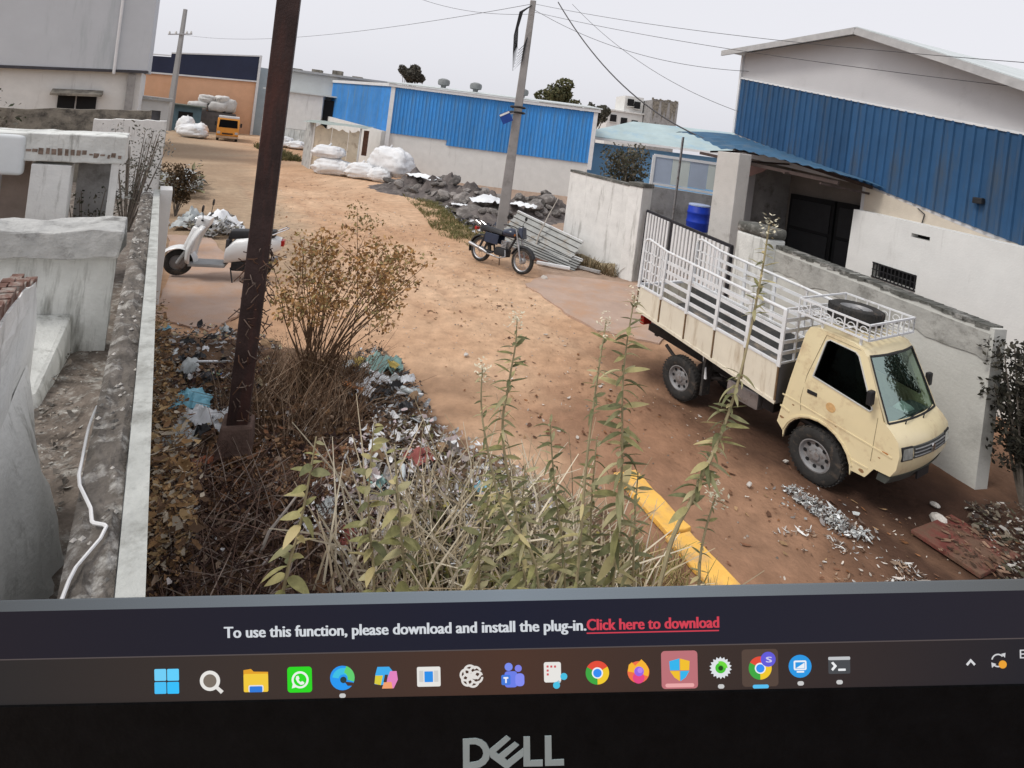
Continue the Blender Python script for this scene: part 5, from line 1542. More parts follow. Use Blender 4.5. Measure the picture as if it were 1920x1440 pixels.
MB().tube([(0.34, 0, 1.0), (0.34, 0.14, 1.04), (0.26, 0.34, 1.07), (0.18, 0.38, 1.05)], 0.013, 6).tube([(0.34, 0, 1.0), (0.34, -0.14, 1.04), (0.26, -0.34, 1.07), (0.18, -0.38, 1.05)], 0.013, 6).build('handlebar', BLACKP, mc, smooth=True)
hl_ = MB().lathe([(0.03, -0.10), (0.08, -0.05), (0.10, 0.0), (0.10, 0.03)], 18, (0.50, 0, 0.90), 'x').build('headlight', BLACKP, mc, smooth=True)
MB().lathe([(0.09, 0.0), (0.06, 0.015), (0, 0.02)], 18, (0.531, 0, 0.90), 'x').build('lens', mat('moto_lens', (0.55, 0.58, 0.6), 0.1, 0.1, 9, metal=0.5), hl_, smooth=True)
MB().hexa([(0.44, -0.12, 0.92), (0.58, -0.11, 0.80), (0.58, 0.11, 0.80), (0.44, 0.12, 0.92)], [(0.42, -0.12, 1.06), (0.52, -0.08, 1.08), (0.52, 0.08, 1.08), (0.42, 0.12, 1.06)]).build('headlight_cowl', mblue, mc, bevel=0.02)
for sy in (-1, 1):
    m_ = MB().tube([(0.25, sy * 0.3, 1.07), (0.27, sy * 0.36, 1.22)], 0.006, 5)
    mo = m_.build('mirror_stalk', BLACKP, mc)
    MB().lathe([(0.0, -0.012), (0.05, -0.008), (0.055, 0.005), (0, 0.008)], 14, (0.27, sy * 0.37, 1.25), 'x').build('mirror', BLACKP, mo, smooth=True)
    MB().box((-0.5, sy * 0.13 - 0.012, 0.52), (-0.08, sy * 0.13 + 0.012, 0.76)).build('side_cover', mblue, mc, bevel=0.01)
    MB().tube([(-0.25, sy * 0.08, 0.30), (-0.25, sy * 0.26, 0.30)], 0.014, 6).build('foot_peg', BLACKP, mc)
    MB().lathe([(0.0, -0.03), (0.035, 0), (0.0, 0.03)], 10, (0.42, sy * 0.2, 0.86), 'x').build('indicator', mat('amber', (0.35, 0.12, 0.02)), mc, smooth=True)
def fender(parent, cx, cz, r, a0, a1, w_, m, nm='mudguard'):
    b = MB()
    n_ = 12
    for i in range(n_ + 1):
        a = radians(a0 + (a1 - a0) * i / n_)
        for dy, dr in ((-w_, -0.03), (-w_ * 0.7, 0.0), (0, 0.012), (w_ * 0.7, 0.0), (w_, -0.03)):
            b.v.append((cx + (r + dr) * cos(a), dy, cz + (r + dr) * sin(a)))
    for i in range(n_):
        for j in range(4):
            b.f.append((i * 5 + j, (i + 1) * 5 + j, (i + 1) * 5 + j + 1, i * 5 + j + 1))
    return b.build(nm, m, parent, smooth=True, fix=False, angle=60)
fender(mc, 0.64, 0.305, 0.345, 20, 165, 0.065, mblk)
fender(mc, -0.64, 0.305, 0.36, 25, 200, 0.075, mblk)
MB().tube([(-0.72, -0.1, 0.90), (-0.9, -0.1, 0.96), (-0.95, 0, 0.97), (-0.9, 0.1, 0.96), (-0.72, 0.1, 0.90)], 0.012, 6).build('grab_rail', CHROME, mc, smooth=True)
MB().box((-0.93, -0.06, 0.74), (-0.86, 0.06, 0.82)).build('tail_light', mat('red_lamp', (0.35, 0.02, 0.015)), mc, bevel=0.01)
MB().tube([(-0.12, 0.1, 0.28), (-0.2, 0.28, -0.02)], 0.012, 6).build('side_stand', BLACKP, mc)

# ================================================================== scooter
sc = thing('scooter', 'white step-through scooter with black seat parked by the steel pole', 'scooter', (-5.72, 11.12, 0.06), radians(196), scale=1.22)
SWH = mat('white_scooter_paint', (0.70, 0.71, 0.71), 0.3, 0.05, 3, spec=0.5, coat=0.3)
SGR = mat('grey_scooter_plastic', (0.32, 0.33, 0.33), 0.5, 0.1, 5)
for x in (-0.62, 0.62):
    w_ = MB().lathe([(0.13, -0.05), (0.17, -0.055), (0.215, -0.035), (0.222, 0), (0.215, 0.035), (0.17, 0.055), (0.13, 0.05)], 28, axis='y', close=True).build('wheel', RUBBER, sc, smooth=True)
    w_.location = (x, 0, 0.222)
    MB().lathe([(0, -0.03), (0.05, -0.035), (0.13, -0.02), (0.13, 0.02), (0.05, 0.035), (0, 0.03)], 24, axis='y').build('rim', HUBM, w_, smooth=True)
# front apron (leg shield), tapering and leaning back
ap = MB()
for i in range(9):
    k = i / 8
    x, z = 0.38 + 0.10 * sin(k * pi) * 0.6 + 0.12 * (1 - k) - 0.06 * k, 0.26 + 0.62 * k
    h = 0.20 + 0.09 * sin(k * pi * 0.9) - 0.10 * max(0, k - 0.7)
    for j in range(7):
        t = -1 + j / 3
        ap.v.append((x - 0.10 * t * t, t * h, z))
for i in range(8):
    for j in range(6):
        ap.f.append((i * 7 + j, (i + 1) * 7 + j, (i + 1) * 7 + j + 1, i * 7 + j + 1))
ao = ap.build('leg_shield', SWH, sc, smooth=True, fix=False, angle=180)
md = ao.modifiers.new('thickness', 'SOLIDIFY')
md.thickness = 0.03
MB().tube([(0.62, 0.07, 0.222), (0.50, 0.07, 0.45), (0.40, 0.04, 0.70), (0.30, 0, 0.95)], 0.03, 8).tube([(0.62, -0.07, 0.222), (0.50, -0.07, 0.45), (0.40, -0.04, 0.70)], 0.025, 8).build('fork', SGR, sc, smooth=True)
fender(sc, 0.62, 0.222, 0.285, 35, 185, 0.105, SWH)
MB().hexa([(0.40, -0.14, 0.40), (0.58, -0.08, 0.46), (0.58, 0.08, 0.46), (0.40, 0.14, 0.40)], [(0.34, -0.12, 0.84), (0.45, -0.07, 0.86), (0.45, 0.07, 0.86), (0.34, 0.12, 0.84)]).build('front_cowl', SWH, sc, bevel=0.04, smooth=True, bseg=3)
MB().hexa([(0.20, -0.13, 0.86), (0.42, -0.10, 0.88), (0.42, 0.10, 0.88), (0.20, 0.13, 0.86)], [(0.18, -0.16, 1.00), (0.40, -0.08, 1.03), (0.40, 0.08, 1.03), (0.18, 0.16, 1.00)]).build('handlebar_cover', SWH, sc, bevel=0.03, smooth=True)
MB().tube([(0.26, -0.34, 1.02), (0.30, -0.12, 0.97), (0.30, 0.12, 0.97), (0.26, 0.34, 1.02)], 0.016, 8).build('handlebar', BLACKP, sc, smooth=True)
MB().lathe([(0.075, 0), (0.07, 0.025), (0, 0.035)], 16, (0.41, 0, 0.94), 'x').build('headlight', mat('moto_lens', (0.55, 0.58, 0.6)), sc, smooth=True)
for sy in (-1, 1):
    mo = MB().tube([(0.27, sy * 0.24, 1.0), (0.27, sy * 0.32, 1.18)], 0.006, 5).build('mirror_stalk', BLACKP, sc)
    MB().lathe([(0, -0.012), (0.055, -0.008), (0.06, 0.006), (0, 0.008)], 14, (0.27, sy * 0.33, 1.21), 'x').build('mirror', BLACKP, mo, smooth=True)
MB().box((-0.12, -0.17, 0.20), (0.44, 0.17, 0.26)).build('floorboard', SGR, sc, bevel=0.02)
bd = MB()
sec = [(-0.10, 0.20, 0.26, 0.55), (-0.25, 0.20, 0.28, 0.72), (-0.50, 0.21, 0.34, 0.76), (-0.75, 0.18, 0.42, 0.78), (-0.95, 0.08, 0.52, 0.74)]
for x, w2, za, zc in sec:
    for k in range(14):
        a = 2 * pi * k / 14
        bd.v.append((x, w2 * math.copysign(abs(cos(a)) ** 0.7, cos(a)), (za + zc) / 2 + (zc - za) / 2 * math.copysign(abs(sin(a)) ** 0.7, sin(a))))
for i in range(4):
    for k in range(14):
        bd.f.append((i * 14 + k, i * 14 + (k + 1) % 14, (i + 1) * 14 + (k + 1) % 14, (i + 1) * 14 + k))
bd.f += [tuple(range(14)), tuple(56 + k for k in range(14))]
bd.build('body_cowl', SWH, sc, smooth=True)
MB().hexa([(-0.85, -0.14, 0.75), (-0.10, -0.13, 0.68), (-0.10, 0.13, 0.68), (-0.85, 0.14, 0.75)], [(-0.85, -0.11, 0.87), (-0.14, -0.11, 0.83), (-0.14, 0.11, 0.83), (-0.85, 0.11, 0.87)]).build('seat', BLACKP, sc, bevel=0.04, smooth=True)
MB().box((-0.14, -0.14, 0.27), (-0.09, 0.14, 0.68)).build('front_kick_panel', mat('dark_grey_plastic', (0.06, 0.06, 0.065), 0.6), sc, bevel=0.01)
MB().tube([(-0.8, 0.12, 0.80), (-1.0, 0.12, 0.90), (-1.04, 0, 0.91), (-1.0, -0.12, 0.90), (-0.8, -0.12, 0.80)], 0.014, 6).build('grab_rail', CHROME, sc, smooth=True)
MB().box((-1.0, -0.08, 0.60), (-0.94, 0.08, 0.70)).build('tail_light', mat('red_lamp', (0.35, 0.02, 0.015)), sc, bevel=0.01)
MB().tube([(-0.3, -0.2, 0.22), (-0.55, -0.22, 0.24), (-0.9, -0.22, 0.30)], [0.03, 0.05, 0.05], 10).build('exhaust', STEEL, sc, smooth=True)
MB().box((-0.55, -0.12, 0.14), (-0.2, 0.12, 0.32)).build('engine', mblk, sc, bevel=0.04)
MB().tube([(-0.2, 0.1, 0.2), (-0.28, 0.22, -0.04)], 0.012, 6).build('side_stand', BLACKP, sc)

# ================================================================== far orange goods truck
ft_ = thing('goods_truck', 'small orange goods truck with dark windscreen facing up the track', 'truck', (-25.2, 47.6, 0), radians(-62))
OR = mat('orange_paint', (0.70, 0.29, 0.04), 0.4, 0.08, 1.5, spec=0.4)
MB().plate([(0.2, 0.35), (1.5, 0.35), (1.62, 0.55), (1.60, 1.15), (1.35, 1.98), (0.2, 1.98)], [], 1.7, lambda u, v, w_: (u, w_ - 0.85, v)).build('cab', OR, ft_, bevel=0.04)
MB().plate([(-0.72, 1.20), (0.72, 1.20), (0.68, 1.86), (-0.68, 1.86)], [], 0.02, lambda u, v, w_: (1.60 - (v - 1.15) * 0.30 + 0.012 + w_, u, v)).build('windscreen', mat('dark_glass', (0.006, 0.006, 0.007), 0.6, 0.1, 2, spec=0.02), ft_)
MB().box((1.61, -0.42, 0.60), (1.65, 0.42, 0.74)).build('grille', mat('dark_grille', (0.06, 0.03, 0.015), 0.6), ft_)
MB().box((1.58, -0.86, 0.28), (1.72, 0.86, 0.46)).build('bumper', mat('pale_bumper', (0.42, 0.30, 0.2), 0.6), ft_, bevel=0.02)
for sy in (-1, 1):
    MB().box((1.62, sy * 0.68 - 0.12, 0.64), (1.67, sy * 0.68 + 0.12, 0.84)).build('headlight', mat('moto_lens', (0.55, 0.58, 0.6)), ft_, bevel=0.02)
    for x in (1.0, -2.2):
        wheel_parts(ft_, (x, sy * 0.72, 0.32), 0.32, 0.2, sy > 0, lug=False)
    MB().box((1.42, sy * 0.98 - 0.07, 1.3), (1.47, sy * 0.98 + 0.07, 1.65)).build('mirror', BLACKP, ft_)
    MB().bar((1.44, sy * 0.85, 1.5), (1.44, sy * 0.95, 1.5), 0.03).build('mirror_arm', BLACKP, ft_)
MB().box((-3.2, -0.85, 0.75), (0.15, 0.85, 0.85)).build('bed', STEEL, ft_)
for sy in (-1, 1):
    MB().box((-3.2, sy * 0.85 - 0.03, 0.852), (0.1, sy * 0.85 + 0.03, 1.7)).build('bed_side', OR, ft_)
MB().box((-3.2, -0.4, 0.35), (0.3, 0.4, 0.74)).build('chassis', BLACKP, ft_)
MB().box((0.3, -0.8, 1.99), (1.3, 0.8, 2.18)).build('roof_carrier', WHITE_M, ft_, bevel=0.03)

# ================================================================== vegetation
LEAFG = mat('olive_leaf', (0.20, 0.21, 0.10), 0.6, 0.3, 3, trans=0.35, spec=0.3, rnd=0.3, rnd_col=(0.42, 0.38, 0.22))
LEAFG2 = mat('yellow_green_leaf', (0.34, 0.33, 0.14), 0.6, 0.3, 3, trans=0.35, spec=0.3, rnd=0.25, rnd_col=(0.50, 0.42, 0.22))
STEM = mat('pale_stem', (0.34, 0.29, 0.17), 0.8, 0.25, 8)
def leaf_mesh(name, l, w_, m, droop=0.25, fold=0.25):
    b = MB()
    n_ = 6
    for i in range(n_ + 1):
        t = i / n_
        ww = w_ / 2 * (sin(pi * t ** 0.8) ** 0.8 if 0 < t < 1 else 0.02)
        z = -droop * l * t * t
        b.v += [(l * t, -ww, z + fold * ww), (l * t, 0, z), (l * t, ww, z + fold * ww)]
    for i in range(n_):
        for j in range(2):
            b.f.append((i * 3 + j, (i + 1) * 3 + j, (i + 1) * 3 + j + 1, i * 3 + j + 1))
    me = b.data(name)
    me.materials.append(m)
    me.polygons.foreach_set('use_smooth', [True] * len(me.polygons))
    return me
LEAVES = [leaf_mesh('leaf', 1.0, 0.22, LEAFG, 0.25), leaf_mesh('leaf', 1.0, 0.25, LEAFG, -0.05, 0.5), leaf_mesh('leaf', 1.0, 0.20, LEAFG, 0.5, 0.7), leaf_mesh('leaf', 1.0, 0.24, LEAFG2, 0.1)]
BROAD = [leaf_mesh('leaf', 1.0, 0.48, LEAFG2, 0.15), leaf_mesh('leaf', 1.0, 0.44, LEAFG2, 0.3), leaf_mesh('leaf', 1.0, 0.46, LEAFG, 0.2)]

def sample(pts, t):
    pts = [Vector(p) for p in pts]
    L = [0]
    for a_, b_ in zip(pts[:-1], pts[1:]):
        L.append(L[-1] + (b_ - a_).length)
    d_ = t * L[-1]
    for i in range(len(pts) - 1):
        if d_ <= L[i + 1] or i == len(pts) - 2:
            k = (d_ - L[i]) / max(1e-6, L[i + 1] - L[i])
            return pts[i].lerp(pts[i + 1], k)

def smooth_path(pts, n=16):
    P = [Vector(p) for p in pts]
    out = []
    for i in range(len(P) - 1):
        p0, p1, p2, p3 = P[max(i - 1, 0)], P[i], P[i + 1], P[min(i + 2, len(P) - 1)]
        for k in range(n):
            t = k / n
            out.append(0.5 * ((2 * p1) + (-p0 + p2) * t + (2 * p0 - 5 * p1 + 4 * p2 - p3) * t * t + (-p0 + 3 * p1 - 3 * p2 + p3) * t ** 3))
    out.append(P[-1])
    return out

def weed(pts, label, nodes0, size, start=0.3, leaves=LEAVES, seed=0, gaps=(), flower=True, r0=0.012):
    r_ = random.Random(seed)
    nodes = int(nodes0 * (2.4 if leaves is LEAVES else 1.4))
    base = Vector((pts[0][0], pts[0][1], 0))
    t = thing('tall_weed', label, 'plant', base)
    path = [p - base for p in smooth_path(pts, 6)]
    n_ = len(path)
    MB().tube(path, [r0 * (1 - 0.72 * i / n_) for i in range(n_)], 6).build('stem', STEM, t, smooth=True)
    for k in range(nodes):
        f = start + (0.985 - start) * k / (nodes - 1)
        if any(a_ < f < b_ for a_, b_ in gaps):
            continue
        p = sample(path, min(0.99, f + r_.uniform(-.006, .006)))
        az = r_.uniform(-.35, .35) + (0 if k % 2 else radians(55))
        s = 0.95 * size * (1.0 - 0.45 * max(0, (f - 0.6) / 0.4)) * r_.uniform(.5, 1.2)
        for side_ in (0, pi):
            if r_.random() < 0.16:
                continue
            o = bpy.data.objects.new('leaf', r_.choice(leaves))
            COL.objects.link(o)
            o.parent = t
            o.location = p
            o.rotation_euler = (r_.uniform(-.6, .6), r_.uniform(-0.5, 0.2) if f > .8 else r_.uniform(-.35, .5), az + side_ + r_.uniform(-.45, .45))
            o.scale = (s, s, s)
    if flower:
        b = MB()
        top = path[-1]
        for k in range(60):
            q = top + Vector((r_.gauss(0, .022), r_.gauss(0, .022), r_.gauss(0, .035)))
            a_ = r_.uniform(0, 6.28)
            e = Vector((cos(a_), sin(a_), r_.uniform(-.5, .8))) * 0.011
            f_ = e.cross(Vector((0, 0, 1))).normalized() * 0.006
            b.add([q - e, q + f_, q + e, q - f_], [(0, 1, 2, 3)])
        b.build('flower_head', mat('pale_flower', (0.60, 0.56, 0.42), 0.8, 0.2, 30), t, fix=False)['kind'] = 'stuff'
    return t
weed([(0.50, 3.1, 0), (0.42, 3.2, 1.11), (0.18, 3.2, 1.95), (0.17, 3.2, 2.31), (0.18, 3.2, 2.53), (0.17, 3.2, 2.70)], 'tall slim weed with pale flower tip standing against the open earth track', 26, 0.16, 0.34, seed=1)
weed([(0.62, 3.0, 0), (0.46, 3.0, 1.32), (0.22, 3.0, 1.68), (0.04, 3.0, 2.17), (0.0, 3.0, 2.47)], 'weed with arching pale stem leaning left of the tallest flowering weed', 22, 0.12, 0.42, seed=2)
weed([(0.72, 3.05, 0), (0.70, 3.1, 1.23), (0.67, 3.1, 1.95), (0.67, 3.1, 2.42), (0.68, 3.1, 2.78)], 'thin stemmed weed with bare middle and leafy top before the concrete apron', 26, 0.13, 0.3, seed=3, gaps=((0.62, 0.80),))
weed([(0.98, 3.2, 0), (0.97, 3.3, 1.1), (0.94, 3.3, 1.76), (0.87, 3.3, 2.41), (0.88, 3.3, 2.90)], 'bushy leafy weed whose top touches the tail of the truck bed', 32, 0.20, 0.22, seed=4)
weed([(0.92, 2.7, 0), (1.03, 2.7, 1.64), (1.14, 2.7, 2.09), (1.23, 2.7, 2.38), (1.30, 2.7, 2.74), (1.34, 2.7, 3.21), (1.35, 2.7, 3.50)], 'tallest leaning weed crossing in front of the truck bed rails', 44, 0.135, 0.50, seed=5, gaps=((0.50, 0.58), (0.79, 0.87)))
weed([(-0.93, 2.7, 0), (-0.89, 2.8, 1.26), (-0.85, 2.8, 1.58), (-0.83, 2.8, 1.86), (-0.82, 2.8, 2.09)], 'broad leaved yellow green weed among the dry brown leaf litter', 17, 0.15, 0.40, BROAD, seed=6, flower=False)
weed([(-0.45, 3.4, 0), (-0.51, 3.4, 0.82), (-0.61, 3.4, 1.32), (-0.64, 3.4, 1.86)], 'broad leaved weed beside the scattered white rubbish', 16, 0.17, 0.40, BROAD, seed=7, flower=False)
weed([(0.75, 3.2, 0), (0.66, 3.2, 1.11), (0.51, 3.2, 1.77), (0.44, 3.2, 2.13)], 'leafy olive weed crowded beneath the tall slim flowering weed', 24, 0.17, 0.28, seed=8, flower=False)
weed([(-0.22, 3.3, 0), (-0.30, 3.3, 0.9), (-0.41, 3.3, 1.42), (-0.48, 3.3, 1.80)], 'short weed with yellowing leaves over the white litter', 16, 0.16, 0.36, BROAD, seed=9, flower=False)
weed([(0.92, 3.4, 0), (0.86, 3.4, 0.9), (0.80, 3.4, 1.5), (0.78, 3.4, 1.95)], 'dense olive weed left of the yellow beams', 22, 0.19, 0.2, seed=10, flower=False)
weed([(1.30, 3.5, 0), (1.18, 3.5, 0.8), (1.12, 3.5, 1.35), (1.10, 3.5, 1.70)], 'low olive weed partly hiding the end of the yellow beam', 16, 0.17, 0.2, seed=11, flower=False)
weed([(1.25, 2.8, 0), (1.28, 2.8, 1.3), (1.26, 2.8, 1.75), (1.30, 2.8, 2.05)], 'small weed with pale flowers rising over the yellow beams', 12, 0.10, 0.5, seed=12)
weed([(0.12, 3.3, 0), (0.16, 3.3, 0.8), (0.12, 3.3, 1.3), (0.16, 3.3, 1.72)], 'olive weed in the thick of the straw stalks', 18, 0.18, 0.25, seed=13, flower=False)
weed([(0.40, 3.5, 0), (0.42, 3.5, 0.7), (0.38, 3.5, 1.2), (0.36, 3.5, 1.66)], 'narrow leaved weed behind the arching pale stem', 18, 0.18, 0.2, seed=14, flower=False)

def cloud(name, centers, n, size, cols, m, parent=None, seed=0, aspect=0.5, shell=0.5, flat=0.0):
    """leaf-sized faces spread through several clumps"""
    r_ = random.Random(seed)
    b = MB()
    wsum = [c_[3] ** 2 for c_ in centers]
    for _ in range(n):
        c_ = r_.choices(centers, wsum)[0]
        while True:
            d_ = Vector((r_.uniform(-1, 1), r_.uniform(-1, 1), r_.uniform(-1, 1)))
            if 0.05 < d_.length <= 1:
                break
        d_ = d_.normalized() * (d_.length ** shell)
        rz = c_[4] if len(c_) > 4 else c_[3]
        p = Vector(c_[:3]) + Vector((d_.x * c_[3], d_.y * c_[3], d_.z * rz))
        u = Vector((r_.gauss(0, 1), r_.gauss(0, 1), r_.gauss(0, 1) * (1 - flat))).normalized()
        v = u.orthogonal().normalized()
        v = (v * cos(r_.uniform(0, 6.28)) + u.cross(v) * sin(r_.uniform(0, 6.28))).normalized()
        s = size * r_.uniform(0.6, 1.3)
        col = r_.choice(cols)
        k = r_.uniform(0.75, 1.25)
        b.add([p - u * s, p + v * s * aspect - u * s * .1, p + u * s, p - v * s * aspect - u * s * .1], [(0, 1, 2, 3)], 0, tuple(c * k for c in col))
    o = b.build(name, m, parent, fix=False)
    o['kind'] = 'stuff'
    return o
FOL = mat('mixed_foliage', (1, 1, 1), 0.75, 0.15, 8, attr='tone', trans=0.25, spec=0.2)
DRY = mat('dry_foliage', (1, 1, 1), 0.9, 0.2, 10, attr='tone', spec=0.1)

# brown flowering bush behind the pole
bs = thing('brown_bush', 'wide dry bush with many thin stems and small brown leaves beside the pole', 'bush', (-2.24, 7.0, 0))
r_ = random.Random(11)
st = MB()
tips = []
for k in range(44):
    a_ = r_.uniform(0, 2 * pi)
    sp_ = r_.uniform(0.15, 1.0) ** 0.8
    ex, ey = 0.46 + cos(a_) * 1.22 * sp_, sin(a_) * 0.65 * sp_
    h = r_.uniform(1.55, 2.42) * (1 - 0.16 * sp_)
    pts = [(r_.uniform(-.3, .3), r_.uniform(-.2, .2), 0), (ex * 0.32 + r_.uniform(-.06, .06), ey * 0.32, h * 0.42), (ex * 0.7 + r_.uniform(-.07, .07), ey * 0.7, h * 0.75), (ex, ey, h)]
    pp = smooth_path(pts, 4)
    st.tube(pp, [0.011 * (1 - 0.8 * i / len(pp)) for i in range(len(pp))], 5)
    tips.append((ex, ey, h, 0.12))
    tips.append((ex * 0.86, ey * 0.86, h * 0.88, 0.15))
    for q in range(3):
        f = r_.uniform(0.68, 0.95)
        p = sample(pp, f)
        e = p + Vector((r_.uniform(-.25, .25), r_.uniform(-.25, .25), r_.uniform(.1, .3)))
        st.tube([p, e], [0.004, 0.002], 4)
        tips.append((e.x, e.y, e.z, 0.12))
st.build('stems', mat('brown_stem', (0.14, 0.085, 0.05), 0.85, 0.3, 8), bs)
cloud('foliage', tips, 3300, 0.034, [(0.46, 0.25, 0.10), (0.38, 0.22, 0.09), (0.36, 0.29, 0.13), (0.54, 0.34, 0.16), (0.22, 0.12, 0.06)], FOL, bs, 5)
cloud('sparse_twigs', [(0.2, 0.1, 1.0, 0.8, 0.7)], 500, 0.02, [(0.14, 0.10, 0.06), (0.22, 0.15, 0.09)], DRY, bs, 6)
# single sprig rising at the right of the bush
sg_ = thing('dry_sprig', 'thin dry sprig rising above the brown bush', 'plant', (-1.9, 7.3, 0))
MB().tube([(0, 0, 0), (0.1, 0, 1.2), (-0.05, 0.1, 2.1), (-0.1, 0.1, 2.5)], [0.01, 0.008, 0.005, 0.003], 5).build('stem', mat('brown_stem', (0.14, 0.085, 0.05)), sg_)
cloud('foliage', [(-0.1, 0.1, 2.45, 0.16), (0.05, 0.1, 2.3, 0.12), (0.2, 0.1, 2.35, 0.1)], 160, 0.026, [(0.26, 0.15, 0.05), (0.20, 0.17, 0.06), (0.30, 0.25, 0.12)], FOL, sg_, 8)

def shrub(name, label, loc, h, rad, n, size, cols, seed, stems=8, cat='bush', lo=0.3, m=None):
    t = thing(name, label, cat, loc)
    r_ = random.Random(seed)
    st = MB()
    cl = []
    for k in range(stems):
        a_ = r_.uniform(0, 6.28)
        d_ = rad * r_.uniform(0.2, 0.85)
        hh = h * r_.uniform(0.65, 1.0)
        st.tube([(0, 0, -0.05), (cos(a_) * d_ * 0.5, sin(a_) * d_ * 0.5, hh * 0.5), (cos(a_) * d_, sin(a_) * d_, hh)], [0.03 * h / 3, 0.02 * h / 3, 0.006], 5)
        for f in (0.45, 0.7, 0.95):
            if f > lo:
                cl.append((cos(a_) * d_ * f, sin(a_) * d_ * f, hh * f, rad * r_.uniform(.25, .45)))
    st.build('branches', mat('grey_branch', (0.15, 0.13, 0.11), 0.9, 0.3, 8), t)
    cloud('foliage', cl, n, size, cols, m or FOL, t, seed)
    return t
GG = [(0.10, 0.105, 0.06), (0.15, 0.145, 0.09), (0.20, 0.19, 0.14), (0.07, 0.07, 0.045)]
shrub('dry_bush', 'grey leafless looking bush at the corner of the terrace wall', (-8.5, 12.2, 0.3), 2.6, 0.75, 900, 0.04, [(0.30, 0.31, 0.29), (0.13, 0.12, 0.10), (0.20, 0.19, 0.15), (0.09, 0.09, 0.07)], 21, 16)
shrub('yard_plant', 'dark plant growing under the concrete lintel beside its thin post', (-6.95, 9.1, 0.3), 1.7, 0.42, 420, 0.035, [(0.05, 0.055, 0.035), (0.09, 0.08, 0.06), (0.13, 0.12, 0.09)], 22, 10)
shrub('yard_plant', 'grey green plant left of the concrete pillar', (-8.2, 9.0, 0.3), 1.6, 0.45, 420, 0.035, GG, 23, 8)
shrub('corner_shrub', 'leafy shrub at the left end of the terrace wall', (-13.9, 14.0, 0), 3.9, 0.9, 900, 0.07, [(0.05, 0.06, 0.035), (0.20, 0.19, 0.16), (0.11, 0.10, 0.08)], 24, 12)
shrub('wall_shrub', 'drooping grey green shrub behind the white compound wall', (5.8, 26.0, 0), 4.0, 1.35, 2600, 0.10, [(0.06, 0.065, 0.04), (0.12, 0.11, 0.08), (0.17, 0.155, 0.12), (0.09, 0.085, 0.06)], 25, 22)
shrub('wall_end_hedge', 'dark leafy hedge at the end of the boundary wall', (6.84, 6.58, 0), 2.1, 0.55, 9000, 0.034, [(0.030, 0.030, 0.022), (0.05, 0.046, 0.034), (0.085, 0.078, 0.06), (0.02, 0.019, 0.016)], 26, 34, lo=0.0)
shrub('mud_bush', 'squat brown bush beside the end pillar of the side wall', (-9.9, 16.3, 0), 1.55, 0.55, 1500, 0.05, [(0.10, 0.065, 0.035), (0.15, 0.10, 0.055), (0.07, 0.05, 0.03)], 27, 10, lo=0.0)

def tree(label, loc, h, crown_r, crown_h, seed, cols):
    t = thing('distant_tree', label, 'tree', loc)
    r_ = random.Random(seed)
    tr = MB()
    tr.tube([(0, 0, -0.2), (0.1, 0, h * 0.35), (0, 0.1, h * 0.7)], [0.28, 0.2, 0.12], 8)
    cl = []
    for k in range(14):
        a_ = r_.uniform(0, 6.28)
        d_ = crown_r * r_.uniform(0.2, 0.8)
        z = h - crown_h * r_.uniform(0.15, 0.8)
        tr.tube([(0, 0.05, h * 0.5), (cos(a_) * d_ * .6, sin(a_) * d_ * .6, (z + h * .5) / 2), (cos(a_) * d_, sin(a_) * d_, z)], [0.09, 0.06, 0.02], 5)
        cl.append((cos(a_) * d_, sin(a_) * d_, z, crown_r * r_.uniform(.28, .45), crown_h * r_.uniform(.18, .30)))
    tr.build('trunk', mat('bark', (0.11, 0.085, 0.065), 0.95, 0.3, 5), t)
    cloud('crown', cl, 3000, 0.26, cols, FOL, t, seed)
    return t
tree('round olive tree showing above the blue shed roof', (5.3, 70, 0), 11.6, 2.9, 4.2, 31, [(0.11, 0.115, 0.05), (0.15, 0.14, 0.07), (0.08, 0.085, 0.045)])
tree('small dark tree showing over the left of the blue shed roof', (-15.4, 75, 0), 11.4, 1.9, 2.6, 32, [(0.09, 0.085, 0.07), (0.12, 0.11, 0.09)])
tree('low grey green tree beside the far white house', (11.5, 75, 0), 9.3, 1.8, 3.4, 33, [(0.12, 0.12, 0.09), (0.16, 0.15, 0.12), (0.09, 0.09, 0.07)])

shrub('dry_weed', 'small dark dry weed between the truck bumper and the wall', (5.72, 7.0, 0), 0.75, 0.22, 130, 0.025, [(0.05, 0.04, 0.035), (0.12, 0.10, 0.08), (0.30, 0.28, 0.25)], 28, 9, cat='plant', lo=0.0)
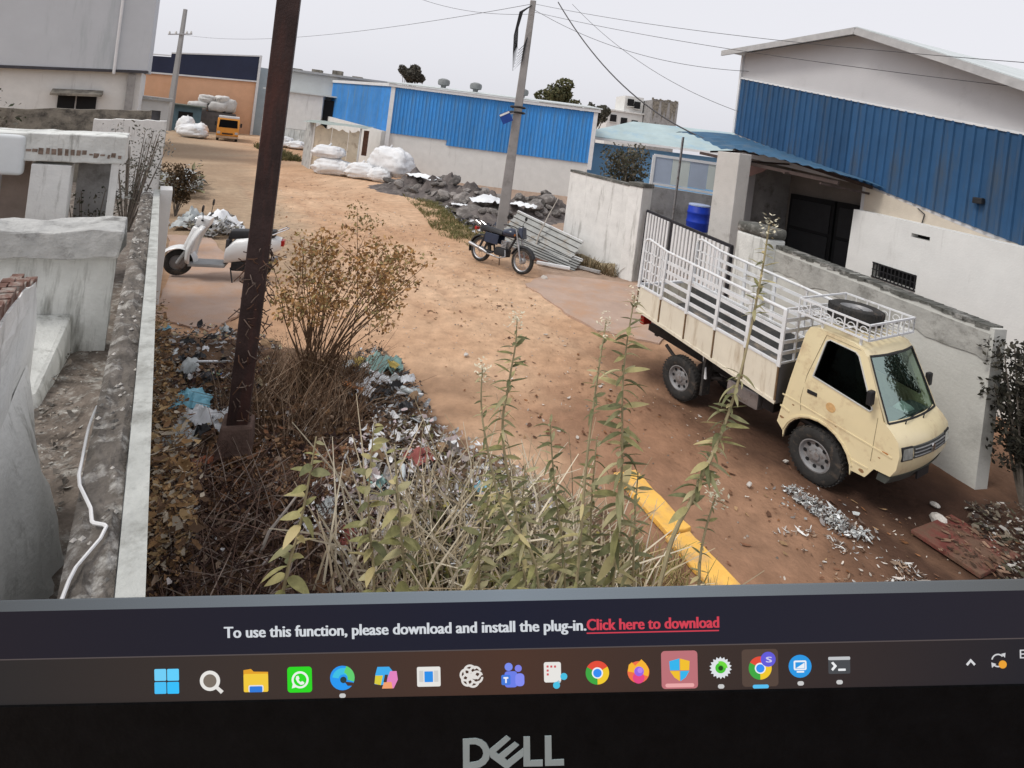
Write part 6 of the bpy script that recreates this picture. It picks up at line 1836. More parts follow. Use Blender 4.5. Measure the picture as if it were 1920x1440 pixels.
# ================================================================== ground litter
def scatter(name, label, cat, n, poly, size, cols, m, seed, lift=0.0, hum=0.0, aspect=0.5, tilt=0.6, dens=None, zfun=ground_h, curl=0.0):
    r_ = random.Random(seed)
    xs, ys = [p[0] for p in poly], [p[1] for p in poly]
    b = MB()
    k = 0
    tries = 0
    while k < n and tries < n * 30:
        tries += 1
        x, y = r_.uniform(min(xs), max(xs)), r_.uniform(min(ys), max(ys))
        if not in_poly(x, y, poly):
            continue
        if dens and r_.random() > dens(x, y):
            continue
        k += 1
        z = zfun(x, y) + lift * r_.random() + hum * max(0, fbm(x, y, 2, 1.3) + 0.25) * r_.uniform(.3, 1)
        a_ = r_.uniform(0, 6.28)
        u = Vector((cos(a_), sin(a_), r_.gauss(0, tilt) * 0.6)).normalized()
        v = Vector((-sin(a_), cos(a_), r_.gauss(0, tilt) * 0.6)).normalized()
        s = size * min(2.6, r_.lognormvariate(-0.15, 0.5))
        p = Vector((x, y, z + 0.012))
        col = r_.choice(cols)
        g_ = r_.uniform(0.7, 1.3)
        c_ = tuple(q * g_ for q in col)
        n3 = u.cross(v) * s * curl
        asp = aspect * r_.choice((0.35, 0.7, 1.0, 1.3))
        m_ = r_.choice((5, 6, 7))
        ring = []
        for q in range(m_):
            t = 2 * pi * q / m_ + r_.uniform(-.3, .3)
            k2 = r_.uniform(.55, 1.15)
            ring.append(p + u * s * cos(t) * k2 + v * s * asp * sin(t) * k2 + n3 * (abs(cos(t)) + r_.uniform(-.3, .3)))
        b.add(ring + [p], [(q, (q + 1) % m_, m_) for q in range(m_)], 0, c_)
    return stuff(b.build(name, m, fix=False), label, cat)

LEFT_L = [(-2.35, 3.4), (-5.2, 7.6), (-4.6, 7.6), (-1.6, 7.0), (-0.5, 5.8), (-0.2, 3.8), (-0.9, 2.6)]
scatter('leaf_litter', 'thick layer of dry brown leaves under the steel pole', 'leaves', 9000, LEFT_L, 0.035, [(0.10, 0.055, 0.035), (0.16, 0.09, 0.05), (0.06, 0.035, 0.03), (0.22, 0.13, 0.07), (0.045, 0.028, 0.025), (0.30, 0.22, 0.16)], DRY, 41, 0.05, 0.28, curl=0.3)
scatter('rust_leaves', 'rust orange dry leaves at the foot of the steel pole', 'leaves', 1600, [(-3.3, 5.1), (-2.6, 5.9), (-1.3, 5.9), (-1.1, 5.0), (-2.4, 4.7)], 0.03, [(0.26, 0.13, 0.07), (0.20, 0.10, 0.055), (0.34, 0.21, 0.12), (0.12, 0.07, 0.05)], DRY, 42, 0.06, 0.25, curl=0.3)
scatter('dry_creeper', 'ochre dry creeper along the foot of the side wall', 'creeper', 3600, [(-2.15, 3.65), (-5.0, 7.75), (-4.75, 7.85), (-1.9, 4.0)], 0.03, [(0.30, 0.18, 0.085), (0.22, 0.13, 0.07), (0.36, 0.25, 0.13), (0.13, 0.08, 0.05), (0.42, 0.36, 0.28)], DRY, 43, 0.75, 0.2, curl=0.3)
MIDP = [(-1.3, 5.0), (-0.9, 6.9), (-0.2, 6.3), (0.75, 5.6), (1.5, 5.2), (1.7, 4.2), (1.2, 3.0), (-0.6, 3.2)]
scatter('leaf_litter', 'pale leaves and scraps matted under the tall weeds', 'leaves', 5200, MIDP, 0.034, [(0.26, 0.20, 0.13), (0.38, 0.33, 0.26), (0.14, 0.11, 0.08), (0.50, 0.47, 0.43), (0.17, 0.16, 0.07), (0.08, 0.06, 0.05)], DRY, 44, 0.06, 0.25, curl=0.3, dens=lambda x, y: 1.0 if x < 0.6 else max(0.12, 1.0 - (x - 0.6) * 1.1))
scatter('green_undergrowth', 'low yellow green undergrowth between the straw stalks', 'undergrowth', 1500, [(-0.5, 4.0), (-0.4, 5.3), (0.5, 5.3), (1.3, 4.9), (1.5, 4.0), (0.6, 3.2)], 0.038, [(0.24, 0.22, 0.06), (0.16, 0.16, 0.06), (0.32, 0.28, 0.09), (0.11, 0.12, 0.05)], FOL, 45, 0.22, 0.2, curl=0.2, dens=lambda x, y: 1.0 if fbm(x, y, 7, 1.6) > 0.02 else 0.15)
PILE = [(-5.3, 8.1), (-3.9, 8.5), (-3.0, 7.9), (-2.6, 6.6), (-2.9, 5.6), (-3.7, 5.9), (-4.8, 7.2)]
scatter('rubbish', 'heap of shredded white and grey rubbish left of the pole', 'rubbish', 1500, PILE, 0.04, [(0.50, 0.50, 0.50), (0.30, 0.29, 0.28), (0.12, 0.10, 0.10), (0.05, 0.05, 0.055), (0.22, 0.16, 0.12), (0.40, 0.34, 0.22), (0.16, 0.12, 0.09)], DRY, 46, 0.06, 0.25, curl=0.4)
scatter('rubbish', 'strip of torn packaging and plastic right of the brown bush', 'rubbish', 1300, [(-2.1, 8.3), (-1.3, 8.4), (-0.75, 7.4), (-0.45, 6.6), (-1.0, 6.5), (-1.9, 7.2)], 0.035, [(0.52, 0.54, 0.55), (0.34, 0.35, 0.36), (0.12, 0.11, 0.11), (0.07, 0.06, 0.06), (0.30, 0.22, 0.15), (0.22, 0.17, 0.13)], DRY, 47, 0.05, 0.2, curl=0.4)
scatter('white_scraps', 'bright white plastic scraps among the weeds', 'scraps', 1700, [(-1.5, 4.4), (-1.2, 6.6), (-0.3, 6.4), (0.9, 5.4), (0.9, 4.2)], 0.036, [(0.72, 0.73, 0.74), (0.60, 0.60, 0.60), (0.50, 0.42, 0.42), (0.34, 0.30, 0.27)], DRY, 48, 0.2, 0.25, curl=0.5)
scatter('shredded_patch', 'long patch of shredded grey white scraps in front of the truck wheel', 'scraps', 1100, [(3.4, 6.1), (3.6, 6.5), (4.1, 6.45), (4.5, 5.75), (4.3, 5.35), (3.9, 5.4)], 0.024, [(0.62, 0.64, 0.64), (0.42, 0.44, 0.44), (0.25, 0.23, 0.22), (0.52, 0.52, 0.49), (0.14, 0.10, 0.08)], DRY, 49, 0.03, 0.04, curl=0.4, dens=lambda x, y: max(0.012, 1.1 - ((abs((x - 3.97) * 0.87 + (y - 5.97) * 0.48) / 0.17) ** 2) - ((abs((x - 3.97) * 0.48 - (y - 5.97) * 0.87) / 0.48) ** 4) + 0.9 * fbm(x, y, 3, 5)))
scatter('shredded_patch', 'thin scatter of pale chips and sticks below the shredded patch', 'scraps', 320, [(3.2, 5.6), (3.6, 5.7), (4.5, 5.4), (4.6, 4.9), (3.7, 4.9)], 0.028, [(0.50, 0.46, 0.42), (0.30, 0.22, 0.16), (0.62, 0.62, 0.60), (0.16, 0.10, 0.07)], DRY, 56, 0.01, 0.0, curl=0.3, aspect=0.3, dens=lambda x, y: 1.0 if fbm(x, y, 4, 2.2) > 0.1 else 0.12)
scatter('white_specks', 'white specks and crumbs caught in the dark leaf litter', 'scraps', 520, LEFT_L, 0.022, [(0.66, 0.66, 0.66), (0.50, 0.46, 0.44), (0.40, 0.33, 0.30)], DRY, 57, 0.08, 0.28, curl=0.4)
scatter('board_dirt', 'soil and dark leaves strewn over the dark red board', 'litter', 260, [(4.85, 5.5), (5.5, 6.1), (5.95, 5.8), (5.3, 5.2)], 0.026, [(0.14, 0.08, 0.05), (0.08, 0.05, 0.035), (0.25, 0.16, 0.11)], DRY, 58, 0.0, 0.0, tilt=0.2, zfun=lambda x, y: 0.08)
ROADP = [(-7, 16), (-3, 9), (-1, 8.5), (1.6, 5.6), (2.6, 4.0), (6.2, 4.6), (6.3, 6.0), (4.6, 6.2), (2.3, 9.5), (1.2, 14.3), (-2, 18), (-9, 30), (-14, 30)]
scatter('ground_litter', 'sparse leaves, chips and paper bits over the earth track', 'litter', 3400, ROADP, 0.028, [(0.24, 0.11, 0.05), (0.13, 0.07, 0.045), (0.55, 0.50, 0.44), (0.34, 0.22, 0.12), (0.20, 0.10, 0.06)], DRY, 50, 0.0, 0, tilt=0.3, curl=0.2, dens=lambda x, y: 1.0 if fbm(x, y, 3, 0.9) + 0.5 * fbm(x, y, 5, 3) > 0.16 else 0.14)
scatter('wall_foot_litter', 'dark litter and pale scraps along the foot of the boundary wall end', 'litter', 1500, [(5.2, 5.0), (5.9, 6.4), (6.5, 6.5), (7.4, 6.6), (7.2, 5.2)], 0.035, [(0.10, 0.08, 0.06), (0.05, 0.04, 0.035), (0.20, 0.17, 0.13), (0.45, 0.43, 0.40), (0.08, 0.075, 0.05)], DRY, 51, 0.06, 0.1, curl=0.3)
scatter('mound_litter', 'black and white litter at the foot of the rubble mound', 'litter', 700, [(-2.6, 24.5), (-1.3, 24.6), (0.0, 21.5), (0.3, 19.2), (-0.8, 19.0), (-1.8, 21.5)], 0.09, [(0.04, 0.04, 0.05), (0.55, 0.56, 0.57), (0.15, 0.14, 0.14), (0.08, 0.09, 0.12)], DRY, 52, 0.05, 0.15, curl=0.4)
scatter('verge_litter', 'white rags and rubble beside the scooter and track edge', 'litter', 700, [(-9.2, 15.4), (-8.2, 16.2), (-7.0, 14.6), (-8.0, 14.0)], 0.09, [(0.55, 0.56, 0.57), (0.35, 0.34, 0.33), (0.16, 0.15, 0.14), (0.28, 0.26, 0.2)], DRY, 53, 0.1, 0.3, curl=0.4)
scatter('verge_rubble', 'pale rubble heap under the dry bush at the track edge', 'litter', 900, [(-15.5, 22.2), (-13.6, 24.0), (-11.0, 19.6), (-11.4, 18.0), (-12.6, 18.6)], 0.13, [(0.50, 0.51, 0.50), (0.33, 0.33, 0.31), (0.14, 0.13, 0.12), (0.20, 0.19, 0.11)], DRY, 54, 0.2, 0.8, curl=0.3)
scatter('yard_rubble', 'broken plaster crumbs on the ground inside the left compound', 'rubble', 1500, [(-2.1, 2.6), (-4.75, 6.7), (-5.3, 6.4), (-4.4, 4.6), (-2.5, 2.0)], 0.024, [(0.40, 0.39, 0.36), (0.20, 0.18, 0.16), (0.10, 0.09, 0.08), (0.28, 0.24, 0.2)], DRY, 55, 0.0, 0, zfun=lambda x, y: 0.5 + 0.10 * fbm(x, y, 2, 2.0) + 0.03, curl=0.2)

def blades(name, label, cat, n, poly, h, cols, seed, r0=0.0035, lean=0.5, dens=None, m=DRY):
    r_ = random.Random(seed)
    xs, ys = [p[0] for p in poly], [p[1] for p in poly]
    b = MB()
    k = 0
    while k < n:
        x, y = r_.uniform(min(xs), max(xs)), r_.uniform(min(ys), max(ys))
        if not in_poly(x, y, poly) or (dens and r_.random() > dens(x, y)):
            continue
        k += 1
        hh = h * r_.uniform(0.4, 1.25)
        z = ground_h(x, y)
        dx, dy = r_.gauss(0, lean) * hh, r_.gauss(0, lean) * hh
        g_ = r_.uniform(.7, 1.25)
        col = tuple(c * g_ for c in r_.choice(cols))
        b.tube([(x, y, z), (x + dx * .45, y + dy * .45, z + hh * .6), (x + dx, y + dy, z + hh)], [r0 * 1.4, r0, r0 * 0.4], 3, col=col, cap=False)
    return stuff(b.build(name, m, fix=False), label, cat)
blades('straw_stalks', 'pale dry straw stalks tangled under the tall weeds', 'straw', 800, [(-0.8, 4.0), (-0.5, 5.4), (0.8, 5.3), (1.4, 4.9), (1.6, 4.1), (0.6, 3.2)], 0.55, [(0.55, 0.47, 0.33), (0.40, 0.33, 0.22), (0.28, 0.22, 0.14), (0.62, 0.56, 0.44)], 61, 0.006, 0.75)
blades('straw_stalks', 'short straw tufts beside the yellow beams', 'straw', 420, [(1.2, 4.3), (1.5, 5.0), (2.0, 5.0), (2.3, 4.4), (1.8, 4.0)], 0.22, [(0.50, 0.38, 0.20), (0.36, 0.28, 0.12), (0.25, 0.24, 0.09)], 62, 0.004, 0.7)
blades('pale_stems', 'thick pale dry stems standing among the weeds', 'stems', 200, [(-1.1, 3.9), (-0.8, 4.8), (0.9, 4.9), (1.4, 4.3), (0.6, 3.4)], 0.75, [(0.62, 0.55, 0.42), (0.50, 0.42, 0.30)], 68, 0.009, 0.45)
blades('dark_twigs', 'dark tangled twigs in the leaf litter', 'twigs', 900, [(-2.2, 3.8), (-3.4, 5.4), (-2.2, 5.2), (-0.8, 5.0), (-0.6, 3.9), (-1.2, 3.0)], 0.30, [(0.06, 0.035, 0.03), (0.10, 0.06, 0.045), (0.20, 0.13, 0.10), (0.30, 0.24, 0.2)], 63, 0.005, 1.2)
blades('dry_stalks', 'thin dry stalks around the base of the brown bush', 'stalks', 900, [(-3.0, 6.2), (-2.9, 7.6), (-1.6, 7.7), (-1.3, 6.5), (-2.0, 5.7)], 0.5, [(0.22, 0.14, 0.09), (0.34, 0.25, 0.18), (0.14, 0.09, 0.06)], 64, 0.004, 0.55)
blades('grass_patch', 'thin green grass patch before the rubble mound', 'grass', 3200, [(-5.2, 27.2), (-2.8, 25.6), (-0.4, 20.4), (-0.9, 17.2), (-2.2, 18.5), (-3.4, 22.5)], 0.11, [(0.22, 0.20, 0.08), (0.15, 0.16, 0.06), (0.28, 0.25, 0.12)], 65, 0.008, 0.6, dens=lambda x, y: 1.0 if fbm(x, y, 9, 0.8) > -0.05 else 0.15, m=FOL)
blades('grass_verge', 'green grass verge by the low pale shed', 'grass', 1500, [(-22, 49), (-17, 41), (-14, 37), (-15.5, 36), (-21, 44)], 0.35, [(0.18, 0.17, 0.07), (0.25, 0.21, 0.10), (0.13, 0.13, 0.06)], 66, 0.02, 0.5, m=FOL)
blades('wall_foot_weeds', 'dry weeds along the foot of the white compound wall', 'weeds', 300, [(2.1, 17.2), (3.6, 15.65), (3.4, 15.5), (1.9, 17.0)], 0.32, [(0.22, 0.16, 0.09), (0.14, 0.12, 0.07), (0.30, 0.24, 0.16)], 67, 0.008, 0.5)

# pebbles
r_ = random.Random(71)
b = MB()
for k in range(650):
    while True:
        x, y = r_.uniform(-8, 6), r_.uniform(4.5, 20)
        if in_poly(x, y, ROADP):
            break
    s = r_.uniform(0.008, 0.024)
    z = ground_h(x, y)
    g_ = r_.uniform(0.15, 0.55)
    b.add([(x - s, y, z), (x, y - s * .8, z), (x + s, y, z), (x, y + s, z), (x + s * .1, y, z + s * .9)], [(0, 1, 4), (1, 2, 4), (2, 3, 4), (3, 0, 4)], 0, (g_, g_ * 0.85, g_ * 0.72))
stuff(b.build('pebbles', DRY, fix=False), 'small pale pebbles strewn over the track', 'pebbles')

# ================================================================== single pieces of rubbish
cloth('plastic_bag', 'crumpled pale blue plastic bag on the rubbish left of the pole', 'bag', (-3.4, 6.37, 0.10), 0.42, 0.34, mat('pale_blue_bag', (0.22, 0.50, 0.62), 0.4, 0.15, 6), 0.14, 0.4, 11, 0.16)
cloth('plastic_bag', 'white plastic bag below the pale blue bag', 'bag', (-3.12, 6.08, 0.08), 0.42, 0.28, WSHEET, 0.14, 0.2, 12, 0.14)
cloth('plastic_bag', 'white plastic bag lying against the concrete foot of the pole', 'bag', (-2.82, 6.1, 0.08), 0.30, 0.30, WSHEET, 0.14, 0.9, 13, 0.16)
cloth('plastic_bag', 'greyish white bag at the lower end of the rubbish heap', 'bag', (-3.12, 5.68, 0.08), 0.28, 0.34, mat('grey_bag', (0.42, 0.45, 0.45), 0.5, 0.15, 6), 0.12, 0.1, 14, 0.16)
cloth('plastic_bag', 'teal grey crumpled net bag right of the brown bush', 'bag', (-1.5, 7.95, 0.06), 0.6, 0.45, mat('teal_bag', (0.24, 0.38, 0.35), 0.6, 0.3, 9), 0.16, 0.3, 15, 0.16)
cloth('dark_rag', 'black rag at the foot of the side wall by the rubbish', 'rag', (-4.95, 7.75, 0.08), 0.55, 0.5, mat('black_rag', (0.02, 0.022, 0.026), 0.8, 0.3, 6), 0.16, 0.3, 16, 0.2)
cloth('red_cloth', 'dull red cloth scrap among the white litter', 'cloth', (-0.55, 5.85, 0.12), 0.3, 0.26, mat('dull_red', (0.28, 0.09, 0.08), 0.9, 0.2, 8), 0.1, 0.6, 17, 0.08)
cloth('red_cloth', 'faded red cloth near the broad leaved yellow green weed', 'cloth', (-0.98, 4.62, 0.12), 0.3, 0.2, mat('dull_red', (0.28, 0.09, 0.08)), 0.1, 0.2, 18, 0.08)
cloth('rust_sheet', 'rust red sheet half buried at the foot of the pole', 'sheet', (-2.72, 5.38, 0.06), 0.7, 0.28, mat('rust_red', (0.30, 0.10, 0.05), 0.9, 0.25, 6), 0.06, 0.5, 19, 0.06)
r_ = random.Random(91)
SCR = [('white', WSHEET), ('grey', mat('grey_bag', (0.42, 0.45, 0.45))), ('brown', mat('brown_card', (0.30, 0.20, 0.12), 0.9, 0.2, 5)), ('black', mat('black_film', (0.02, 0.02, 0.022), 0.45, 0.2, 5)), ('pale blue', mat('pale_blue_bag', (0.22, 0.50, 0.62))), ('yellow', mat('yellow_film', (0.55, 0.42, 0.12), 0.5, 0.2, 5)), ('teal', mat('teal_bag', (0.24, 0.38, 0.35)))]
SPOTS = [('on the heap left of the pole', PILE, 26), ('in the strip of packaging by the bush', [(-2.0, 8.2), (-1.3, 8.3), (-0.8, 7.4), (-0.6, 6.7), (-1.9, 7.2)], 20), ('under the tall weeds', [(-1.4, 4.6), (-1.1, 6.4), (-0.3, 6.2), (0.5, 5.3), (0.2, 4.2)], 22)]
for where, P, cnt in SPOTS:
    for k in range(cnt):
        while True:
            x, y = r_.uniform(-5.3, 1.0), r_.uniform(4, 8.6)
            if in_poly(x, y, P):
                break
        cn, m_ = SCR[r_.choices(range(7), (6, 4, 4, 4, 0.5, 0.5, 0.5))[0]]
        o = cloth('litter_scrap', 'crumpled %s wrapper lying %s' % (cn, where), 'litter', (x, y, ground_h(x, y) + 0.05 + 0.08 * r_.random()), r_.uniform(.10, .30), r_.uniform(.07, .20), m_, 0.09, r_.uniform(0, 6), 30 + k, r_.uniform(.02, .09), nn=7)
        o.rotation_euler = (r_.uniform(-.35, .35), r_.uniform(-.35, .35), r_.uniform(0, 6))
        o['group'] = '%s wrappers %s' % (cn, where)
for k, (x, y, a_, cn, lab) in enumerate(((-4.3, 7.5, 0.4, 'clear', 'empty clear bottle lying across the heap left of the pole'), (-3.6, 6.9, 2.0, 'green', 'empty green bottle lying on the heap left of the pole'), (-1.05, 7.2, 1.1, 'clear', 'empty clear bottle lying at the lower end of the packaging'), (-0.7, 5.6, 0.2, 'clear', 'empty clear bottle lying under the broad leaved weeds'))):
    bt = thing('plastic_bottle', lab, 'bottle', (x, y, ground_h(x, y) + 0.14))
    bt.rotation_euler = (radians(90), 0.1, a_)
    MB().lathe([(0.03, 0), (0.034, 0.01), (0.034, 0.06), (0.031, 0.08), (0.034, 0.10), (0.034, 0.16), (0.014, 0.20), (0.013, 0.225)], 14).build('body', mat('bottle_' + cn, (0.50, 0.55, 0.56) if cn == 'clear' else (0.10, 0.24, 0.12), 0.15, 0.1, 9, spec=0.6), bt, smooth=True)
    MB().lathe([(0.016, 0.222), (0.016, 0.24), (0, 0.24)], 12).build('cap', mat('blue_cap', (0.05, 0.12, 0.4), 0.5), bt)

for k, (x, y, w_, d_, hm, lab) in enumerate(((-8.1, 15.5, 1.1, 0.7, 0.45, 'white crumpled tarpaulin heaped behind the scooter'), (-8.7, 14.9, 0.7, 0.5, 0.3, 'grey white rag beside the tarpaulin behind the scooter'), (-7.4, 15.0, 0.6, 0.4, 0.2, 'small white rag between the scooter and the track'), (-9.0, 15.7, 0.8, 0.5, 0.35, 'white heaped cloth near the end pillar of the side wall'), (-12.2, 20.6, 1.4, 0.7, 0.4, 'white sheet on the rubble at the track edge'), (-13.4, 22.6, 1.5, 0.9, 0.5, 'pale sheet over the rubble under the terrace wall'))):
    cloth('heaped_cloth', lab, 'cloth', (x, y, 0.03), w_, d_, WSHEET if k % 2 == 0 else mat('grey_bag', (0.42, 0.45, 0.45)), 0.22, 0.5 * k, 60 + k, hm)
def plank(p, q, w_, h, m, nm, label, cat, z=0.05):
    p, q = Vector((p[0], p[1], 0)), Vector((q[0], q[1], 0))
    o = MB().box((0, -w_ / 2, 0), ((q - p).length, w_ / 2, h)).build(nm, m, bevel=min(0.012, h * 0.2))
    o.location = (p.x, p.y, z)
    o.rotation_euler = (0, 0, atan2(q.y - p.y, q.x - p.x))
    return tag(o, label, cat)
YB = mat('yellow_beam_paint', (0.80, 0.46, 0.10), 0.6, 0.10, 3, dirt=(0.55, 0.34, 0.15), dirt_amt=0.4, dirt_scale=5)
plank((1.79, 6.2), (2.16, 5.34), 0.30, 0.05, YB, 'yellow_beam', 'yellow beam lying on the earth nearer the truck wheel', 'beam', 0.02)
plank((2.13, 5.30), (2.62, 4.20), 0.30, 0.04, YB, 'yellow_beam', 'second yellow beam laid end to end with slight kink', 'beam', 0.02)
for o in [q for q in bpy.data.objects if q.name.startswith('yellow_beam')]:
    roughen(o, amp=0.012, scale=7, maxlen=0.12)
plank((-1.88, 7.22), (-1.52, 7.08), 0.09, 0.03, mat('orange_strip', (0.62, 0.24, 0.08), 0.7, 0.2, 8), 'orange_strip', 'short orange strip among torn packaging', 'strip', 0.16)
for k, (x, y, l_, a_) in enumerate(((-1.75, 7.75, 0.55, -0.5), (-1.35, 7.55, 0.5, -0.9), (-1.1, 7.15, 0.35, 0.1), (-3.9, 7.3, 0.45, 0.3), (-3.3, 7.0, 0.4, -0.2))):
    plank((x, y), (x + l_ * cos(a_), y + l_ * sin(a_)), 0.035, 0.02, WSHEET, 'white_strip', ('white strip lying across the packaging by the bush', 'white strip slanting down the packaging by the bush', 'short white strip at the lower end of the packaging', 'white strip on the heap left of the pole', 'white strip just left of the steel pole')[k], 'strip', 0.15)
plank((4.98, 5.52), (5.72, 5.88), 0.62, 0.045, mat('dark_red_board', (0.15, 0.04, 0.032), 0.9, 0.3, 4, 0.3, 20, dirt=(0.13, 0.075, 0.05), dirt_amt=0.7, dirt_scale=3), 'red_board', 'dark red board lying on the ground near the wall end', 'board', 0.03)
t = MB().tube([(-1.62, 4.3, 0.05), (-1.55, 4.32, 0.35), (-1.45, 4.4, 0.5), (-1.38, 4.42, 0.62)], [0.016, 0.014, 0.012, 0.008], 6).build('bent_root', mat('pale_root', (0.50, 0.45, 0.40), 0.9, 0.2, 9), smooth=True)
tag(t, 'pale bent root sticking out of the dark leaf litter', 'root')
for k, (x, y, s, lab) in enumerate(((-2.62, 5.05, 0.075, 'pale loose stone below the steel pole foot'), (-0.3, 8.9, 0.04, 'small square stone on the track right of the bush'), (5.55, 6.35, 0.045, 'white lump beside the foot of the boundary wall'), (4.05, 6.9, 0.03, 'white stone behind the front wheel of the truck'), (3.3, 6.3, 0.035, 'grey stone before the front wheel of the truck'), (5.35, 6.05, 0.07, 'white crumpled lump above the dark red board'), (1.35, 14.35, 0.07, 'white stone near the front wheel of the motorcycle'), (3.95, 14.3, 0.06, 'white stone at the foot of the gate post'))):
    me = rock(20 + k, 1.0)
    me.materials.append(mat('pale_stone', (0.52, 0.49, 0.45), 0.9, 0.15, 3, 0.3, 10))
    o = bpy.data.objects.new('loose_stone', me)
    COL.objects.link(o)
    o.location = (x, y, s * 0.5 + 0.02)
    o.scale = (s * 1.2, s, s * 0.9)
    o.rotation_euler = (0.2 * k, 0.1, k)
    tag(o, lab, 'stone')

# ================================================================== the monitor
# The photograph was taken off a desktop monitor; its lower edge is built as the solid object it is, of real size,
# on a post above the side wall, facing the lens squarely.
U = 0.0003                                     # metres per design unit
mon = thing('monitor', 'black bezelled display with a row of taskbar icons and a download message', 'monitor')
TILT = 0.021
mon.matrix_world = Matrix.Translation((0, 0.30, EYE)) @ Matrix.Rotation(-ROLL, 4, 'Y')
ca, sa = cos(TILT), sin(TILT)
CX, CY = 960.0, 1280.0
OX, OZ = (CX - 960.0) * U, -(CY - 250.0) * U
def lp_(x, y):
    """design coordinates to the panel plane (rotated by its slight tilt)"""
    dx, dy = x - CX, y - CY
    return dx * ca - dy * sa, dx * sa + dy * ca
def pt(a, c, d):
    """panel-plane coordinates plus lift d (millimetres towards the viewer) to local space"""
    X, Y = a * ca + c * sa, -a * sa + c * ca
    return (OX + X * U, -d * 0.001, OZ - Y * U)
def poly(b, pts, d, mi, t=0.15, holes=()):
    b.plate([(p[0], -p[1]) for p in pts], [[(q[0], -q[1]) for q in h] for h in holes], t, lambda u, v, w_: pt(u, -v, d + w_), mi)
def ngon(cx, cy, r, n=24, a0=0.0, a1=2 * pi):
    full = abs(a1 - a0 - 2 * pi) < 1e-6
    return [(cx + r * cos(a0 + (a1 - a0) * k / (n if full else n - 1)), cy + r * sin(a0 + (a1 - a0) * k / (n if full else n - 1))) for k in range(n)]
def rrect(x0, y0, x1, y1, r, n=5):
    P = []
    for cx, cy, s0 in ((x1 - r, y1 - r, 0), (x0 + r, y1 - r, 90), (x0 + r, y0 + r, 180), (x1 - r, y0 + r, 270)):
        P += [(cx + r * cos(radians(s0 + 90 * k / n)), cy + r * sin(radians(s0 + 90 * k / n))) for k in range(n + 1)]
    return P
def ringp(cx, cy, r0, r1, a0, a1, n=16):
    return ngon(cx, cy, r1, n, radians(a0), radians(a1)) + list(reversed(ngon(cx, cy, r0, n, radians(a0), radians(a1))))
def L_(rgb, k=1.0):
    return lit('lit_%d_%d_%d' % rgb, tuple(v * k for v in lin(rgb)))
XL, XR = -1060, 1060
YT, YS, YB_, YE = -172, -64, 22, 200            # top edge, taskbar top, screen bottom, housing bottom
BEZ = mat('black_bezel', (0.0035, 0.0035, 0.004), 0.6, 0.3, 60, 0.1, 300, spec=0.06)
def panel(nm, x0, y0, x1, y1, d, t, m, parent=mon):
    b = MB()
    poly(b, [(x0, y0), (x1, y0), (x1, y1), (x0, y1)], d, 0, t)
    return b.build(nm, m, parent)
panel('rear_shell', XL - 6, YT + 30, XR + 6, YE, -9, 8.0, BEZ)
panel('rear_housing', XL + 120, YB_ + 40, XR - 120, YE, -26, 16.9, BEZ)
panel('bezel', XL - 6, YB_, XR + 6, YE, -1, 2.2, BEZ)
def grad(name, stops):
    """a lit strip whose shown colour changes along its length, as the page on the screen does"""
    m = bpy.data.materials.new(name)
    m.use_nodes = True
    N, L = m.node_tree.nodes, m.node_tree.links
    b = N['Principled BSDF']
    b.inputs['Base Color'].default_value = (0.01, 0.01, 0.01, 1)
    b.inputs['Specular IOR Level'].default_value = 0.05
    tc = N.new('ShaderNodeTexCoord')
    sx = N.new('ShaderNodeSeparateXYZ')
    mr = N.new('ShaderNodeMapRange')
    mr.inputs[1].default_value = -960 * U
    mr.inputs[2].default_value = 960 * U
    rp = N.new('ShaderNodeValToRGB')
    for i, (p, c_) in enumerate(stops):
        e = rp.color_ramp.elements[i] if i < 2 else rp.color_ramp.elements.new(p)
        e.position = p
        e.color = lin(c_) + (1,)
    nz = N.new('ShaderNodeTexNoise')
    nz.inputs['Scale'].default_value = 2600
    mx = N.new('ShaderNodeMix')
    mx.data_type = 'RGBA'
    mx.blend_type = 'MULTIPLY'
    mx.inputs[0].default_value = 0.5
    L.new(tc.outputs['Object'], sx.inputs[0])
    L.new(sx.outputs[0], mr.inputs[0])
    L.new(mr.outputs[0], rp.inputs['Fac'])
    L.new(tc.outputs['Object'], nz.inputs['Vector'])
    L.new(rp.outputs['Color'], mx.inputs[6])
    L.new(nz.outputs['Fac'], mx.inputs[7])
    L.new(mx.outputs[2], b.inputs['Emission Color'])
    b.inputs['Emission Strength'].default_value = 1.3
    return m
panel('page_edge', XL, YT, XR, YT + 19, -1, 1.0, grad('page_edge', [(0, (88, 92, 96)), (1, (96, 98, 100)), (0.5, (128, 138, 148))]))
panel('message_band', XL, YT + 19, XR, YS, -1, 1.0, grad('message_band', [(0, (27, 25, 36)), (1, (34, 32, 42)), (0.5, (21, 25, 44))]))
panel('taskbar', XL, YS + 2, XR, YB_, -1, 1.0, grad('taskbar', [(0, (38, 36, 37)), (1, (32, 31, 38)), (0.25, (56, 46, 42)), (0.5, (74, 50, 40)), (0.7, (56, 44, 40))]))
panel('taskbar_edge', XL, YS, XR, YS + 2, -1, 1.05, L_((84, 76, 76)))

